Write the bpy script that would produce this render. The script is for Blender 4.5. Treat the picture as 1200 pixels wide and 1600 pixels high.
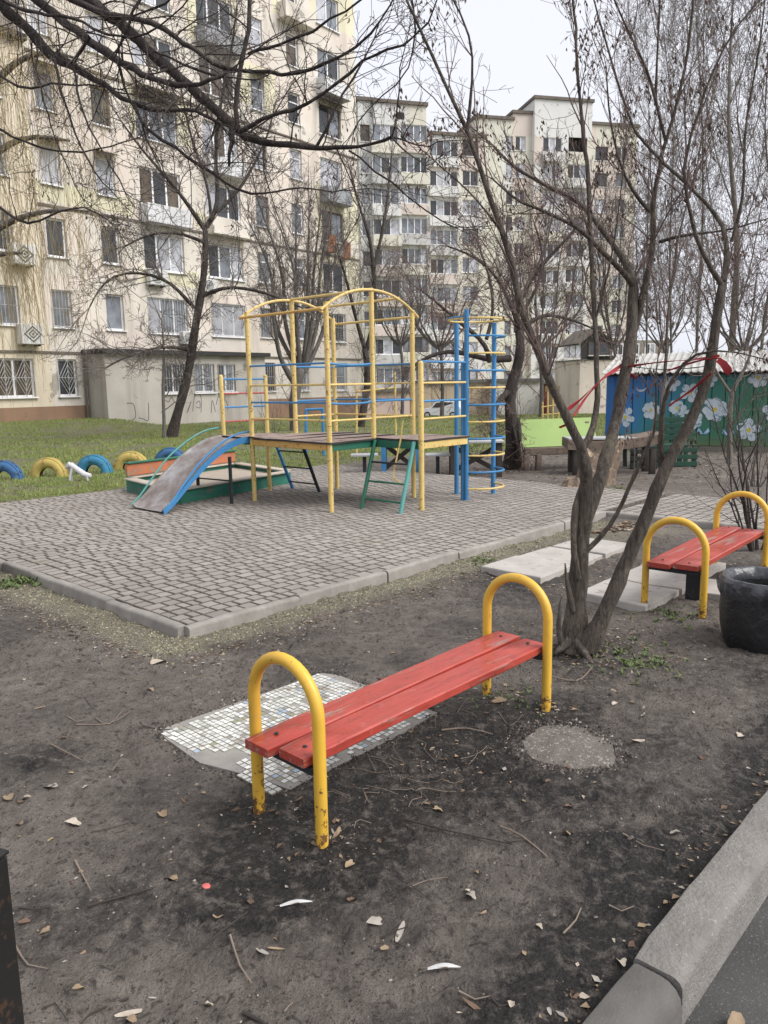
import bpy, math, random
import numpy as np
from math import sin, cos, radians, pi, sqrt, atan2
for _o in list(bpy.data.objects): bpy.data.objects.remove(_o)
S = bpy.context.scene
COL = S.collection
# ------------------------------------------------------------------ camera
FPX = 1200.0; PITCH = math.atan(200/1200); ROLL = 0.016; CAMZ = 1.6
FW = np.array([0, cos(PITCH), -sin(PITCH)]); _up = np.array([0, sin(PITCH), cos(PITCH)]); _rt = np.array([1., 0, 0])
RT = _rt*cos(ROLL) - _up*sin(ROLL); UP = _rt*sin(ROLL) + _up*cos(ROLL)
CC = np.array([0, 0, CAMZ])
cd = bpy.data.cameras.new('camera'); cam = bpy.data.objects.new('camera', cd); COL.objects.link(cam)
cd.sensor_fit = 'AUTO'; cd.sensor_width = 36; cd.lens = 36*FPX/1600; cd.clip_start = .05; cd.clip_end = 2000
from mathutils import Matrix, Vector
cam.matrix_world = Matrix(((RT[0], UP[0], -FW[0], 0), (RT[1], UP[1], -FW[1], 0), (RT[2], UP[2], -FW[2], CAMZ), (0, 0, 0, 1)))
S.camera = cam
# ------------------------------------------------------------------ overcast daylight
SUN_EL = radians(46); SUN_AZ = radians(112)      # azimuth clockwise from +Y: off to the right, well veiled
w = bpy.data.worlds.new('World'); S.world = w; w.use_nodes = True
nt = w.node_tree; nt.nodes.clear()
sky = nt.nodes.new('ShaderNodeTexSky'); sky.sky_type = 'NISHITA'; sky.sun_disc = False
sky.sun_elevation = SUN_EL; sky.sun_rotation = SUN_AZ; sky.air_density = 1.0; sky.dust_density = 4.0; sky.ozone_density = 1.0
hs = nt.nodes.new('ShaderNodeHueSaturation'); hs.inputs['Saturation'].default_value = .12
mxw = nt.nodes.new('ShaderNodeMix'); mxw.data_type = 'RGBA'; mxw.inputs[0].default_value = .72
mxw.inputs[7].default_value = (8.3, 8.5, 9.3, 1)     # the even cloud layer
bg = nt.nodes.new('ShaderNodeBackground'); bg.inputs['Strength'].default_value = .066
wo = nt.nodes.new('ShaderNodeOutputWorld')
nt.links.new(sky.outputs[0], hs.inputs['Color']); nt.links.new(hs.outputs[0], mxw.inputs[6])
nt.links.new(mxw.outputs[2], bg.inputs['Color']); nt.links.new(bg.outputs[0], wo.inputs['Surface'])
sd = bpy.data.lights.new('sun', 'SUN'); sd.energy = 1.75; sd.angle = radians(42); sd.color = (1, .97, .93)
sun = bpy.data.objects.new('sun', sd); COL.objects.link(sun)
_sdir = Vector((sin(SUN_AZ)*cos(SUN_EL), cos(SUN_AZ)*cos(SUN_EL), sin(SUN_EL)))
sun.rotation_euler = _sdir.to_track_quat('Z', 'Y').to_euler(); sun.location = (0, 0, 40)
S.view_settings.view_transform = 'Standard'; S.view_settings.look = 'None'; S.view_settings.gamma = 1
S.view_settings.exposure = 1.06
# ------------------------------------------------------------------ measuring helpers
def ray(x, y): return FW*FPX + RT*(x-600) - UP*(y-800)
def G(x, y, z=0.0):
    d = ray(x, y); return CC + d*((z-CAMZ)/d[2])
def D(x, y, Y):
    d = ray(x, y); return CC + d*(Y/d[1])
def uvec(deg): return np.array([sin(radians(deg)), cos(radians(deg)), 0.])
U = uvec(43); V = np.array([-U[1], U[0], 0.])
K = G(290, 993)
def KP(a, b, z=0.0): return K + U*a + V*b + np.array([0, 0, z])
ZP = .05                                            # top of the paving
F0 = G(518, 800, ZP)
def FP(a, b, z): return np.array([F0[0], F0[1], 0]) + U*a + V*b + np.array([0, 0, z])
def norm(a): a = np.asarray(a, float); return a/max(np.linalg.norm(a), 1e-9)
# ------------------------------------------------------------------ noise
_rt0 = np.random.RandomState(7); _TAB = _rt0.rand(256, 256).astype(np.float32)
def vnoise(x, y):
    xi = np.floor(x).astype(int); yi = np.floor(y).astype(int); fx = x-xi; fy = y-yi
    fx = fx*fx*(3-2*fx); fy = fy*fy*(3-2*fy)
    a = _TAB[xi & 255, yi & 255]; b = _TAB[(xi+1) & 255, yi & 255]; c = _TAB[xi & 255, (yi+1) & 255]; d = _TAB[(xi+1) & 255, (yi+1) & 255]
    return (a*(1-fx)+b*fx)*(1-fy)+(c*(1-fx)+d*fx)*fy
def fbm(x, y, o=4):
    s = 0; a = .5
    for i in range(o): s = s + a*vnoise(x*2**i+17.3*i, y*2**i+5.1*i); a *= .5
    return s
def sstep(a, b, x):
    t = np.clip((x-a)/(b-a), 0, 1); return t*t*(3-2*t)
# ------------------------------------------------------------------ materials
MATS = {}
def newmat(name):
    m = bpy.data.materials.new(name); m.use_nodes = True; t = m.node_tree
    return m, t, t.nodes['Principled BSDF']
def N(t, typ, **kw):
    n = t.nodes.new('ShaderNode'+typ)
    for k, v in kw.items(): setattr(n, k, v)
    return n
def noise(t, vec, scale, detail=4, rough=.55, dist=0):
    n = N(t, 'TexNoise'); n.inputs['Scale'].default_value = scale; n.inputs['Detail'].default_value = detail
    n.inputs['Roughness'].default_value = rough; n.inputs['Distortion'].default_value = dist
    if vec is not None: t.links.new(vec, n.inputs['Vector'])
    return n.outputs[0]
def ramp(t, fac, stops, const=False):
    r = N(t, 'ValToRGB'); e = r.color_ramp.elements
    while len(e) < len(stops): e.new(.5)
    for i, (p, c) in enumerate(stops):
        e[i].position = p; e[i].color = (*c, 1) if len(c) == 3 else c
    if const: r.color_ramp.interpolation = 'CONSTANT'
    t.links.new(fac, r.inputs[0]); return r.outputs[0]
def mixc(t, fac, a, b, typ='MIX'):
    n = N(t, 'Mix', data_type='RGBA', blend_type=typ)
    for s, v in ((0, fac), (6, a), (7, b)):
        if isinstance(v, (int, float)): n.inputs[s].default_value = v
        elif isinstance(v, tuple): n.inputs[s].default_value = (*v, 1) if len(v) == 3 else v
        else: t.links.new(v, n.inputs[s])
    return n.outputs[2]
def mathn(t, op, a, b=0.0, clamp=False):
    n = N(t, 'Math', operation=op, use_clamp=clamp)
    for i, v in enumerate((a, b)):
        if isinstance(v, (int, float)): n.inputs[i].default_value = v
        else: t.links.new(v, n.inputs[i])
    return n.outputs[0]
def wpos(t):
    g = N(t, 'NewGeometry'); return g.outputs['Position']
def opos(t): return N(t, 'TexCoord').outputs['Object']
def bump(t, b, h, strength, dist=.01):
    n = N(t, 'Bump'); n.inputs['Strength'].default_value = strength; n.inputs['Distance'].default_value = dist
    t.links.new(h, n.inputs['Height']); t.links.new(n.outputs[0], b.inputs['Normal'])
def mat(name, c1, c2=None, scale=6, rough=.8, bs=.3, bscale=60, bd=.004, chips=None, chipamt=.35, chipscale=25, metal=0, spec=.4, streak=None, wp=True, var=0.0):
    """two-tone noise colour, fine relief, optional chips of paint worn to another colour"""
    if name in MATS: return MATS[name]
    m, t, b = newmat(name); p = wpos(t) if wp else opos(t)
    c2 = c2 or tuple(x*.75 for x in c1)
    n1 = noise(t, p, scale, 5, .6)
    col = ramp(t, n1, [(.3, c1), (.7, c2)])
    if var:
        g = N(t, 'NewGeometry'); oi = N(t, 'ObjectInfo')
        s = mathn(t, 'FRACT', mathn(t, 'ADD', mathn(t, 'MULTIPLY', oi.outputs['Random'], 7.13), g.outputs['Random Per Island']))
        col = mixc(t, 1.0, col, ramp(t, s, [(0, (1-var,)*3), (1, (1+var*.6,)*3)]), 'MULTIPLY')
    if streak:
        mp = N(t, 'Mapping'); mp.inputs['Scale'].default_value = (1, 1, .12); t.links.new(p, mp.inputs[0])
        col = mixc(t, ramp(t, noise(t, mp.outputs[0], streak[1], 4), [(.5, (0, 0, 0)), (.72, (1, 1, 1))]), col, streak[0])
    if chips:
        f = ramp(t, noise(t, p, chipscale, 6, .65), [(.5+(.5-chipamt)*.62-.015, (0, 0, 0)), (.5+(.5-chipamt)*.62+.015, (1, 1, 1))])
        col = mixc(t, f, col, chips)
    t.links.new(col, b.inputs['Base Color']); b.inputs['Roughness'].default_value = rough
    b.inputs['Metallic'].default_value = metal; b.inputs['Specular IOR Level'].default_value = spec
    if bs: bump(t, b, noise(t, p, bscale, 5, .6), bs, bd)
    MATS[name] = m; return m
# ------------------------------------------------------------------ mesh helpers
class MB:
    def __init__(s): s.v = []; s.f = []; s.mi = []; s.m = 0
    def face(s, idx): s.f.append(tuple(idx)); s.mi.append(s.m)
    def add(s, pts): i = len(s.v); s.v.extend([tuple(map(float, p)) for p in pts]); return i
    def quad(s, a, b, c, d): i = s.add((a, b, c, d)); s.face((i, i+1, i+2, i+3)); return s
    def obox(s, c, ax, ay, az, bev=0.0):
        """oriented box, half-axis vectors; bev chamfers all vertical-loop edges top and bottom"""
        c = np.asarray(c, float); ax = np.asarray(ax, float); ay = np.asarray(ay, float); az = np.asarray(az, float)
        if not bev:
            i = s.add([c+x*ax+y*ay+z*az for z in (-1, 1) for x, y in ((-1, -1), (1, -1), (1, 1), (-1, 1))])
            for f in ((3, 2, 1, 0), (4, 5, 6, 7), (0, 1, 5, 4), (1, 2, 6, 5), (2, 3, 7, 6), (3, 0, 4, 7)): s.face([i+k for k in f])
            return s
        lx, ly, lz = (max(np.linalg.norm(a), 1e-6) for a in (ax, ay, az)); bx, by, bz = min(bev/lx, .45), min(bev/ly, .45), min(bev/lz, .45)
        rings = []
        for z, k in ((-1, 1), (-1+bz, 0), (1-bz, 0), (1, 1)):
            ex, ey = (1-bx, 1-by) if k else (1, 1)
            pts = [(-ex, -ey*(1-by)), (-ex*(1-bx), -ey), (ex*(1-bx), -ey), (ex, -ey*(1-by)), (ex, ey*(1-by)), (ex*(1-bx), ey), (-ex*(1-bx), ey), (-ex, ey*(1-by))]
            rings.append(s.add([c+x*ax+y*ay+z*az for x, y in pts]))
        for a, b in zip(rings, rings[1:]):
            for k in range(8): s.face((a+k, a+(k+1) % 8, b+(k+1) % 8, b+k))
        s.face([rings[0]+k for k in range(7, -1, -1)]); s.face([rings[-1]+k for k in range(8)]); return s
    def box(s, x0, x1, y0, y1, z0, z1, bev=0.0):
        return s.obox(((x0+x1)/2, (y0+y1)/2, (z0+z1)/2), ((x1-x0)/2, 0, 0), (0, (y1-y0)/2, 0), (0, 0, (z1-z0)/2), bev)
    def bar(s, a, b, w, h, up=(0, 0, 1), bev=0.0):
        a = np.asarray(a, float); b = np.asarray(b, float); t = norm(b-a); side = norm(np.cross(t, up)); u2 = np.cross(side, t)
        return s.obox((a+b)/2, (b-a)/2, side*w/2, u2*h/2, bev)
    def tube(s, pts, r, n=10, caps=True, closed=False):
        pts = [np.asarray(p, float) for p in pts]; k = len(pts); rr = r if hasattr(r, '__len__') else [r]*k
        T = []
        for i in range(k):
            if closed: T.append(norm(pts[(i+1) % k]-pts[i-1]))
            else: T.append(norm(pts[min(i+1, k-1)]-pts[max(i-1, 0)]))
        ref = np.array([.31, .2, .93]) if abs(T[0][2]) < .8 else np.array([.93, .31, .2])
        nn = norm(np.cross(T[0], ref)); rings = []
        for i in range(k):
            nn = norm(nn - T[i]*np.dot(nn, T[i])); b = np.cross(T[i], nn)
            rings.append(s.add([pts[i]+rr[i]*(cos(2*pi*j/n)*nn+sin(2*pi*j/n)*b) for j in range(n)]))
        for i in range(k if closed else k-1):
            a, b = rings[i], rings[(i+1) % k]
            for j in range(n): s.face((a+j, a+(j+1) % n, b+(j+1) % n, b+j))
        if caps and not closed:
            s.face([rings[0]+j for j in range(n-1, -1, -1)]); s.face([rings[-1]+j for j in range(n)])
        return s
    def prism(s, poly, z0, z1):
        n = len(poly); i = s.add([(p[0], p[1], z0) for p in poly]); j = s.add([(p[0], p[1], z1) for p in poly])
        for k in range(n): s.face((i+k, i+(k+1) % n, j+(k+1) % n, j+k))
        s.face([i+k for k in range(n-1, -1, -1)]); s.face([j+k for k in range(n)]); return s
    def lathe(s, prof, c, n=24, f=None):
        rings = []
        for r, z in prof:
            rings.append(s.add([(c[0]+(r*(f(2*pi*j/n, z) if f else 1))*cos(2*pi*j/n), c[1]+(r*(f(2*pi*j/n, z) if f else 1))*sin(2*pi*j/n), c[2]+z) for j in range(n)]))
        for a, b in zip(rings, rings[1:]):
            for j in range(n): s.face((a+j, a+(j+1) % n, b+(j+1) % n, b+j))
        return s
ROOT = {}
def mkobj(name, me, m, parent):
    o = bpy.data.objects.new(name, me); COL.objects.link(o)
    if m is not None:
        for q in (m if isinstance(m, (list, tuple)) else [m]): me.materials.append(q)
    if parent is not None: o.parent = parent
    return o
def smooth(me, ang=40):
    me.polygons.foreach_set('use_smooth', [True]*len(me.polygons))
    try: me.set_sharp_from_angle(angle=radians(ang))
    except Exception: pass
def build(name, mb, m, parent=None, sm=True, loc=None):
    """a mesh from world coordinates; under a thing it is stored relative to the thing's base"""
    root = parent
    while root is not None and root.parent is not None: root = root.parent
    o0 = np.array(ROOT.get(root.name, (0, 0, 0))) if root is not None else (np.array(loc) if loc is not None else np.zeros(3))
    me = bpy.data.meshes.new(name); vv = np.array(mb.v) - o0
    me.from_pydata(vv.tolist(), [], mb.f); me.polygons.foreach_set('material_index', mb.mi)
    if sm: smooth(me)
    me.update(); o = mkobj(name, me, m, parent)
    if root is None and loc is not None: o.location = loc; 
    return o
def tag(o, label, cat, group=None, kind=None):
    if label: o['label'] = label
    if cat: o['category'] = cat
    if group: o['group'] = group
    if kind: o['kind'] = kind
    return o
def thing(name, label, cat, loc, group=None):
    o = bpy.data.objects.new(name, None); COL.objects.link(o); o.location = tuple(map(float, loc)); o.empty_display_size = .1
    ROOT[o.name] = tuple(map(float, loc)); return tag(o, label, cat, group)
def struct(name, mb, m, sm=False):
    return tag(build(name, mb, m, None, sm), None, None, None, 'structure')
def npmesh(name, verts, quads, m, parent=None, tris=False, sm=True, matidx=None):
    me = bpy.data.meshes.new(name); nv = len(verts); k = 3 if tris else 4; nf = len(quads)
    root = parent
    while root is not None and root.parent is not None: root = root.parent
    if root is not None: verts = verts - np.array(ROOT.get(root.name, (0, 0, 0)))
    me.vertices.add(nv); me.vertices.foreach_set('co', np.ascontiguousarray(verts, dtype=np.float32).ravel())
    me.loops.add(nf*k); me.loops.foreach_set('vertex_index', np.ascontiguousarray(quads, dtype=np.int32).ravel())
    me.polygons.add(nf); me.polygons.foreach_set('loop_start', np.arange(0, nf*k, k, dtype=np.int32))
    me.polygons.foreach_set('loop_total', np.full(nf, k, dtype=np.int32))
    if matidx is not None: me.polygons.foreach_set('material_index', np.asarray(matidx, dtype=np.int32))
    me.polygons.foreach_set('use_smooth', np.full(nf, bool(sm)))
    me.update(calc_edges=True); me.validate()
    return mkobj(name, me, m, parent)
def tubes(polys, sides):
    """[(pts, radii)] -> verts, quads; polylines batched by length"""
    by = {}
    for p, r in polys: by.setdefault(len(p), []).append((p, r))
    VV = []; QQ = []; off = 0
    for n, L in by.items():
        P = np.array([a[0] for a in L], dtype=np.float64); R = np.array([a[1] for a in L], dtype=np.float64); B = len(L)
        T = np.empty_like(P); T[:, 1:-1] = P[:, 2:]-P[:, :-2]; T[:, 0] = P[:, 1]-P[:, 0]; T[:, -1] = P[:, -1]-P[:, -2]
        T /= np.maximum(np.linalg.norm(T, axis=2, keepdims=True), 1e-9)
        t0 = P[:, -1]-P[:, 0]; t0 /= np.maximum(np.linalg.norm(t0, axis=1, keepdims=True), 1e-9)
        ref = np.where(np.abs(t0[:, 2:3]) > .75, np.array([[.95, .3, .1]]), np.array([[.2, .3, .93]]))[:, None, :]
        Nn = np.cross(T, np.broadcast_to(ref, T.shape)); Nn /= np.maximum(np.linalg.norm(Nn, axis=2, keepdims=True), 1e-9); Bn = np.cross(T, Nn)
        a = np.arange(sides)*2*pi/sides
        ring = P[:, :, None, :] + R[:, :, None, None]*(np.cos(a)[None, None, :, None]*Nn[:, :, None, :]+np.sin(a)[None, None, :, None]*Bn[:, :, None, :])
        VV.append(ring.reshape(-1, 3))
        base = (np.arange(B)*n*sides)[:, None, None] + (np.arange(n-1)*sides)[None, :, None] + off
        j = np.arange(sides)[None, None, :]; j2 = (np.arange(sides)+1) % sides; j2 = j2[None, None, :]
        QQ.append(np.stack([base+j, base+j2, base+sides+j2, base+sides+j], axis=-1).reshape(-1, 4)); off += B*n*sides
    return np.concatenate(VV), np.concatenate(QQ)
def spline(pts, step):
    """Catmull-Rom through points (rows may carry radius as extra column), resampled about every step metres"""
    P = np.array(pts, float); n = len(P); out = []
    for i in range(n-1):
        p0, p1, p2, p3 = P[max(i-1, 0)], P[i], P[i+1], P[min(i+2, n-1)]
        k = max(1, int(round(np.linalg.norm((p2-p1)[:3])/step)))
        for j in range(k):
            t = j/k; out.append(.5*((2*p1)+(-p0+p2)*t+(2*p0-5*p1+4*p2-p3)*t*t+(-p0+3*p1-3*p2+p3)*t**3))
    out.append(P[-1]); return np.array(out)
# ================================================================== THE SETTING
def gz(X, Y):
    """height of the ground sheet"""
    X = np.asarray(X, float); Y = np.asarray(Y, float)
    a = (X-K[0])*U[0]+(Y-K[1])*U[1]; b = (X-K[0])*V[0]+(Y-K[1])*V[1]
    z = .034*(fbm(X*.9+40, Y*.9+9, 3)-.45) + .034*(fbm(X*3.1+3, Y*3.1, 3)-.45)
    z = z*sstep(0, 2, np.abs(Y)+.8)
    z = z - .12*sstep(.0, .06, a-.02)*sstep(.0, .06, b-.02)*(a < 7.66)*(b < 6.78) - .12*(a > 5.85)*(a < 7.66)*(b > -7)*(b <= .02)
    z = z - .018*sstep(.5, .1, np.hypot(np.minimum(a, 0), np.minimum(b, 0)))*((a < .03) | (b < .03))*(a > -.6)*(a < 5.6)*(b > -.6)*(b < 4.6)
    z = z - .30*sstep(3.47, 3.56, -b)
    fl = sstep(.62, .5, np.abs(a+.38)*.98)*sstep(.58, .44, np.abs(b+1.58)) + sstep(.34, .24, np.hypot(a-.2, b+2.68)) + sstep(.25, .1, np.abs(a-3.4)-.85)*sstep(.2, .08, np.abs(b+.8)-.3) + sstep(.25, .1, np.abs(a-3.2)-.85)*sstep(.2, .08, np.abs(b+1.8)-.3)
    z = z*(1-np.clip(fl, 0, 1)*.9)
    far = sstep(32, 80, Y)*1.75*sstep(-9, -2, X)
    z = z - far
    fs = (X-FA[0])*FD[0]+(Y-FA[1])*FD[1]; fo = (X-FA[0])*FN[0]+(Y-FA[1])*FN[1]
    z = z + .38*sstep(5.5, .8, fo)*sstep(1.2, -1.2, fs)*(fo > -20) + .06*sstep(12, 22, Y)*sstep(0, -6, X)
    return z
TH = radians(38.5); FD = np.array([sin(TH), cos(TH), 0]); FN = np.array([cos(TH), -sin(TH), 0]); FA = D(173, 600, 32.)
def FB(s, o, z): return np.array([FA[0], FA[1], 0]) + FD*s + FN*o + np.array([0, 0, z])
def clods(X, Y):
    '''trodden relief of the near soil: hollows, clods and crumbs'''
    near = sstep(11, 7, Y)*sstep(-2, .5, Y); a_ = (X-K[0])*U[0]+(Y-K[1])*U[1]; b_ = (X-K[0])*V[0]+(Y-K[1])*V[1]
    near = near*(1-.8*sstep(.56, .44, np.abs(a_+.38)*.98)*sstep(.5, .38, np.abs(b_+1.58)))*(1-.7*sstep(.3, .2, np.hypot(a_-.2, b_+2.68)))
    n1 = fbm(X*6.5, Y*6.5, 4); n2 = fbm(X*19+5, Y*19, 3); pat = sstep(.36, .6, fbm(X*1.4+31, Y*1.4, 3))
    return near*((.036+.045*pat)*(n1-.47) + (.022+.08*pat)*np.maximum(0, n2-.5) + .012*np.maximum(0, fbm(X*48+9, Y*48, 2)-.42) - .018*sstep(.56, .66, fbm(X*3.3+50, Y*3.3+4, 2)))
def axis_pts(lo, hi, fine_lo, fine_hi, fine, grow):
    a = list(np.arange(fine_lo, fine_hi, fine)); st = fine; x = a[-1]
    while x < hi: st *= grow; x += st; a.append(x)
    st = fine; x = a[0]
    while x > lo: st *= grow; x -= st; a.insert(0, x)
    return np.array(a)
def build_ground():
    xs = axis_pts(-500, 500, -2.6, 2.6, .017, 1.04); ys = axis_pts(-60, 900, 1.2, 5.4, .0155, 1.03)
    X, Y = np.meshgrid(xs, ys); Z = gz(X, Y)
    Z = Z + clods(X, Y)
    far = np.sqrt(X**2+Y**2); Z = Z - np.maximum(0, far-120)*.004
    nx, ny = len(xs), len(ys); verts = np.stack([X, Y, Z], -1).reshape(-1, 3)
    i = (np.arange(ny-1)[:, None]*nx+np.arange(nx-1)[None, :]).ravel(); q = np.stack([i, i+1, i+nx+1, i+nx], -1)
    a = (X-K[0])*U[0]+(Y-K[1])*U[1]; b = (X-K[0])*V[0]+(Y-K[1])*V[1]
    # dark damp soil round the bench legs, along the road kerb and in patches
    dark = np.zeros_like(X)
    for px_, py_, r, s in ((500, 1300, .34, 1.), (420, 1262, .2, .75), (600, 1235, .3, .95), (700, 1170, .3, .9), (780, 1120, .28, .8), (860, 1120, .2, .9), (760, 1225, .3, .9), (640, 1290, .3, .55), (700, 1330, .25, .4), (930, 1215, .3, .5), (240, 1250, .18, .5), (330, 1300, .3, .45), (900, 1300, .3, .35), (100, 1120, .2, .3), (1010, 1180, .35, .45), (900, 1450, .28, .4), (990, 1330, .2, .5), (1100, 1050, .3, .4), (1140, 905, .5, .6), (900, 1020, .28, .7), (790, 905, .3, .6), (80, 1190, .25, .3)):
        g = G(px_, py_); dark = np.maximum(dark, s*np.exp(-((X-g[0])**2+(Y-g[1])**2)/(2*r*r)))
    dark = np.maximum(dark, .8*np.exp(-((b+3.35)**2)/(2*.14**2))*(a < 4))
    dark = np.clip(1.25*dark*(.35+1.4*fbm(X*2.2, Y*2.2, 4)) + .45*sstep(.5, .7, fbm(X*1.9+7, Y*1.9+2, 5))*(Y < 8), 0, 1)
    # trodden yellowish grit along the outside of the paving kerb
    dist = np.maximum(np.maximum(-a-.05, -b-.05), -1); dist = np.where((a > 0) & (b > 0), -1, np.sqrt(np.maximum(-a, 0)**2+np.maximum(-b, 0)**2))
    wob = .26*(fbm(X*1.3+9, Y*1.3, 3)-.45)
    sand = sstep(.46, .26, dist+wob)*(dist > .0)*sstep(5.7, 5.2, a)*sstep(5.5, 4.8, b)
    sand = np.maximum(sand, ((a > 3.9) & (a < 5.5) & (b < .05) & (b > -1.1))*.7*sstep(.45, .6, fbm(X*2, Y*2, 3)+.05))
    # grass beyond the paving
    grs = grass_mask(X, Y)
    ob = npmesh('ground', verts, q, None); me = ob.data
    at = me.color_attributes.new('mask', 'FLOAT_COLOR', 'POINT')
    at.data.foreach_set('color', np.stack([dark, sand, grs, np.ones_like(X)], -1).astype(np.float32).ravel())
    m, t, bs = newmat('soil'); p = wpos(t); at_ = N(t, 'VertexColor', layer_name='mask'); sp = N(t, 'SeparateColor'); t.links.new(at_.outputs[0], sp.inputs[0])
    n1 = noise(t, p, 1.3, 6, .62); n2 = noise(t, p, 9, 6, .65); n3 = noise(t, p, 70, 5, .7); n4 = noise(t, p, 28, 4, .6, .6)
    c = ramp(t, n1, [(.28, (.155, .132, .114)), (.5, (.225, .193, .168)), (.75, (.28, .243, .21))])
    c = mixc(t, ramp(t, n2, [(.4, (0, 0, 0)), (.7, (.7, .7, .7))]), c, (.085, .072, .062))
    c = mixc(t, ramp(t, n3, [(.53, (0, 0, 0)), (.75, (.8, .8, .8))]), c, (.235, .207, .18))
    c = mixc(t, ramp(t, n4, [(.56, (0, 0, 0)), (.66, (.8, .8, .8))]), c, (.045, .039, .034))
    n5 = noise(t, p, 140, 3, .6); c = mixc(t, ramp(t, n5, [(.60, (0, 0, 0)), (.66, (.85, .85, .85))]), c, (.03, .026, .023)); c = mixc(t, ramp(t, noise(t, p, 95, 3, .6), [(.66, (0, 0, 0)), (.72, (.7, .7, .7))]), c, (.3, .265, .23))
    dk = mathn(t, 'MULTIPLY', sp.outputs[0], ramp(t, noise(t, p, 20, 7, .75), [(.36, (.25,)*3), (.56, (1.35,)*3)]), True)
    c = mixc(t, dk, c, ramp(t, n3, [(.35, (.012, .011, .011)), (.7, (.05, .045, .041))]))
    sd_ = mathn(t, 'MULTIPLY', sp.outputs[1], ramp(t, noise(t, p, 16, 5, .7), [(.3, (.5,)*3), (.55, (1.1,)*3)]), True)
    c = mixc(t, sd_, c, ramp(t, noise(t, p, 60, 4, .7), [(.3, (.13, .115, .08)), (.5, (.24, .215, .16)), (.7, (.34, .31, .245))]))
    gr = mathn(t, 'MULTIPLY', sp.outputs[2], ramp(t, noise(t, p, 3, 5, .7), [(.36, (.2,)*3), (.52, (1.0,)*3)]), True)
    c = mixc(t, gr, c, ramp(t, noise(t, p, 14, 5, .7), [(.3, (.085, .105, .03)), (.55, (.19, .225, .065)), (.75, (.29, .29, .14))]))
    t.links.new(c, bs.inputs['Base Color'])
    rg = mixc(t, dk, (.92,)*3, (.5,)*3); t.links.new(rg, bs.inputs['Roughness']); bs.inputs['Specular IOR Level'].default_value = .3
    hh = mathn(t, 'ADD', mathn(t, 'MULTIPLY', n3, .5), mathn(t, 'ADD', n2, mathn(t, 'MULTIPLY', n4, .6))); bump(t, bs, hh, 1.0, .06)
    me.materials.append(m); tag(ob, None, None, None, 'structure'); return ob
def grass_mask(X, Y):
    a = (X-K[0])*U[0]+(Y-K[1])*U[1]; b = (X-K[0])*V[0]+(Y-K[1])*V[1]
    wob = 1.2*(fbm(X*.5, Y*.5, 3)-.45)
    left = sstep(6.9, 7.4, b+wob*.25)*sstep(-.2, 1.2, a+wob)
    back = sstep(16.3, 18.5, Y+wob*2)*sstep(7.2, 4.0, X-.12*(Y-18)+wob)*.85 + sstep(21, 24, Y+wob)
    g = np.clip(np.maximum(left, back), 0, 1)
    n = fbm(X*1.1+3, Y*1.1+8, 4)
    g = g*np.clip(.45+1.3*sstep(.34, .58, n), 0, 1)
    return g*(1-((a > -.1) & (a < 7.75) & (b < 6.85) & (b > -20)))
build_ground()
# ---- road and its kerb
mconc = mat('kerb_concrete', (.25, .235, .215), (.155, .145, .132), 7, .9, 1.0, 75, .01, chips=(.31, .292, .27), chipamt=.27, chipscale=70)
mconc2 = mat('kerb_concrete_dark', (.135, .127, .117), (.085, .08, .074), 6, .8, .6, 120, .005, chips=(.165, .156, .145), chipamt=.25, chipscale=60)  # darker concrete tone for the nearest kerb stones
masph = mat('asphalt', (.075, .073, .07), (.045, .044, .043), 3, .9, .8, 160, .006, chips=(.14, .135, .13), chipamt=.33, chipscale=120)
mb = MB(); c = [KP(-14, -3.56, -.085), KP(30, -3.56, -.085), KP(30, -10, -.12), KP(-14, -10, -.12)]
mb.quad(*c[::-1]); struct('road', mb, masph)
def kerb_stone(a0, a1, b_in, b_out, z0, zt, rnd, m, parent, name='kerb_stone', axis='u', jz=0, jb=0, rndin=.012):
    """long kerb stone with one strongly rounded arris, slightly worn"""
    sgn = 1 if b_out > b_in else -1; wdt = abs(b_out-b_in); prof = [(0, z0), (0, zt-rndin)]
    prof += [(rndin*(1-cos(t)), zt-rndin+rndin*sin(t)) for t in (pi/4, pi/2)]
    prof += [(wdt-rnd+rnd*sin(t), zt-rnd+rnd*cos(t)) for t in (0, pi/8, pi/4, 3*pi/8, pi/2)] + [(wdt+.006, z0)]
    mb = MB(); k = len(prof); n = max(2, int((a1-a0)/.09)); rings = []; rs = random.Random(int(a0*100)+int(b_in*77))
    for i in range(n+1):
        a = a0+(a1-a0)*i/n; sh = .006 if i in (0, n) else 0
        wz = .012*(vnoise(np.array(a*7.), np.array(b_in*9.+3))-.5)+.008*(vnoise(np.array(a*31.), np.array(b_in*9.+8))-.5)
        rings.append(mb.add([(KP(a, b_in+jb+sgn*(p[0]*(1-sh*2)+sh*.3), p[1]+jz+float(wz)*(p[1] > z0+.02)-sh*(p[1] > z0)) if axis == 'u' else KP(b_in+jb+sgn*p[0], a, p[1]+jz+float(wz)-sh*(p[1] > z0))) for p in prof]))
    flip = (sgn > 0) == (axis == 'u')
    for r0, r1 in zip(rings, rings[1:]):
        for j in range(k-1):
            q = (r0+j, r0+j+1, r1+j+1, r1+j); mb.face(q if not flip else q[::-1])
    e0 = [rings[0]+j for j in range(k)]; e1 = [rings[-1]+j for j in range(k)]
    mb.face(e0 if flip else e0[::-1]); mb.face(e1[::-1] if flip else e1)
    o = build(name, mb, m, parent); return o
rk = [(-3.1, -1.9), (-1.895, -.83), (-.82, .55), (.56, 1.55), (1.56, 2.6), (2.61, 3.6)]
rkroot = bpy.data.objects.new('road_kerb', None); COL.objects.link(rkroot); rkroot['kind'] = 'structure'; ROOT['road_kerb'] = (0, 0, 0)
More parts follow.
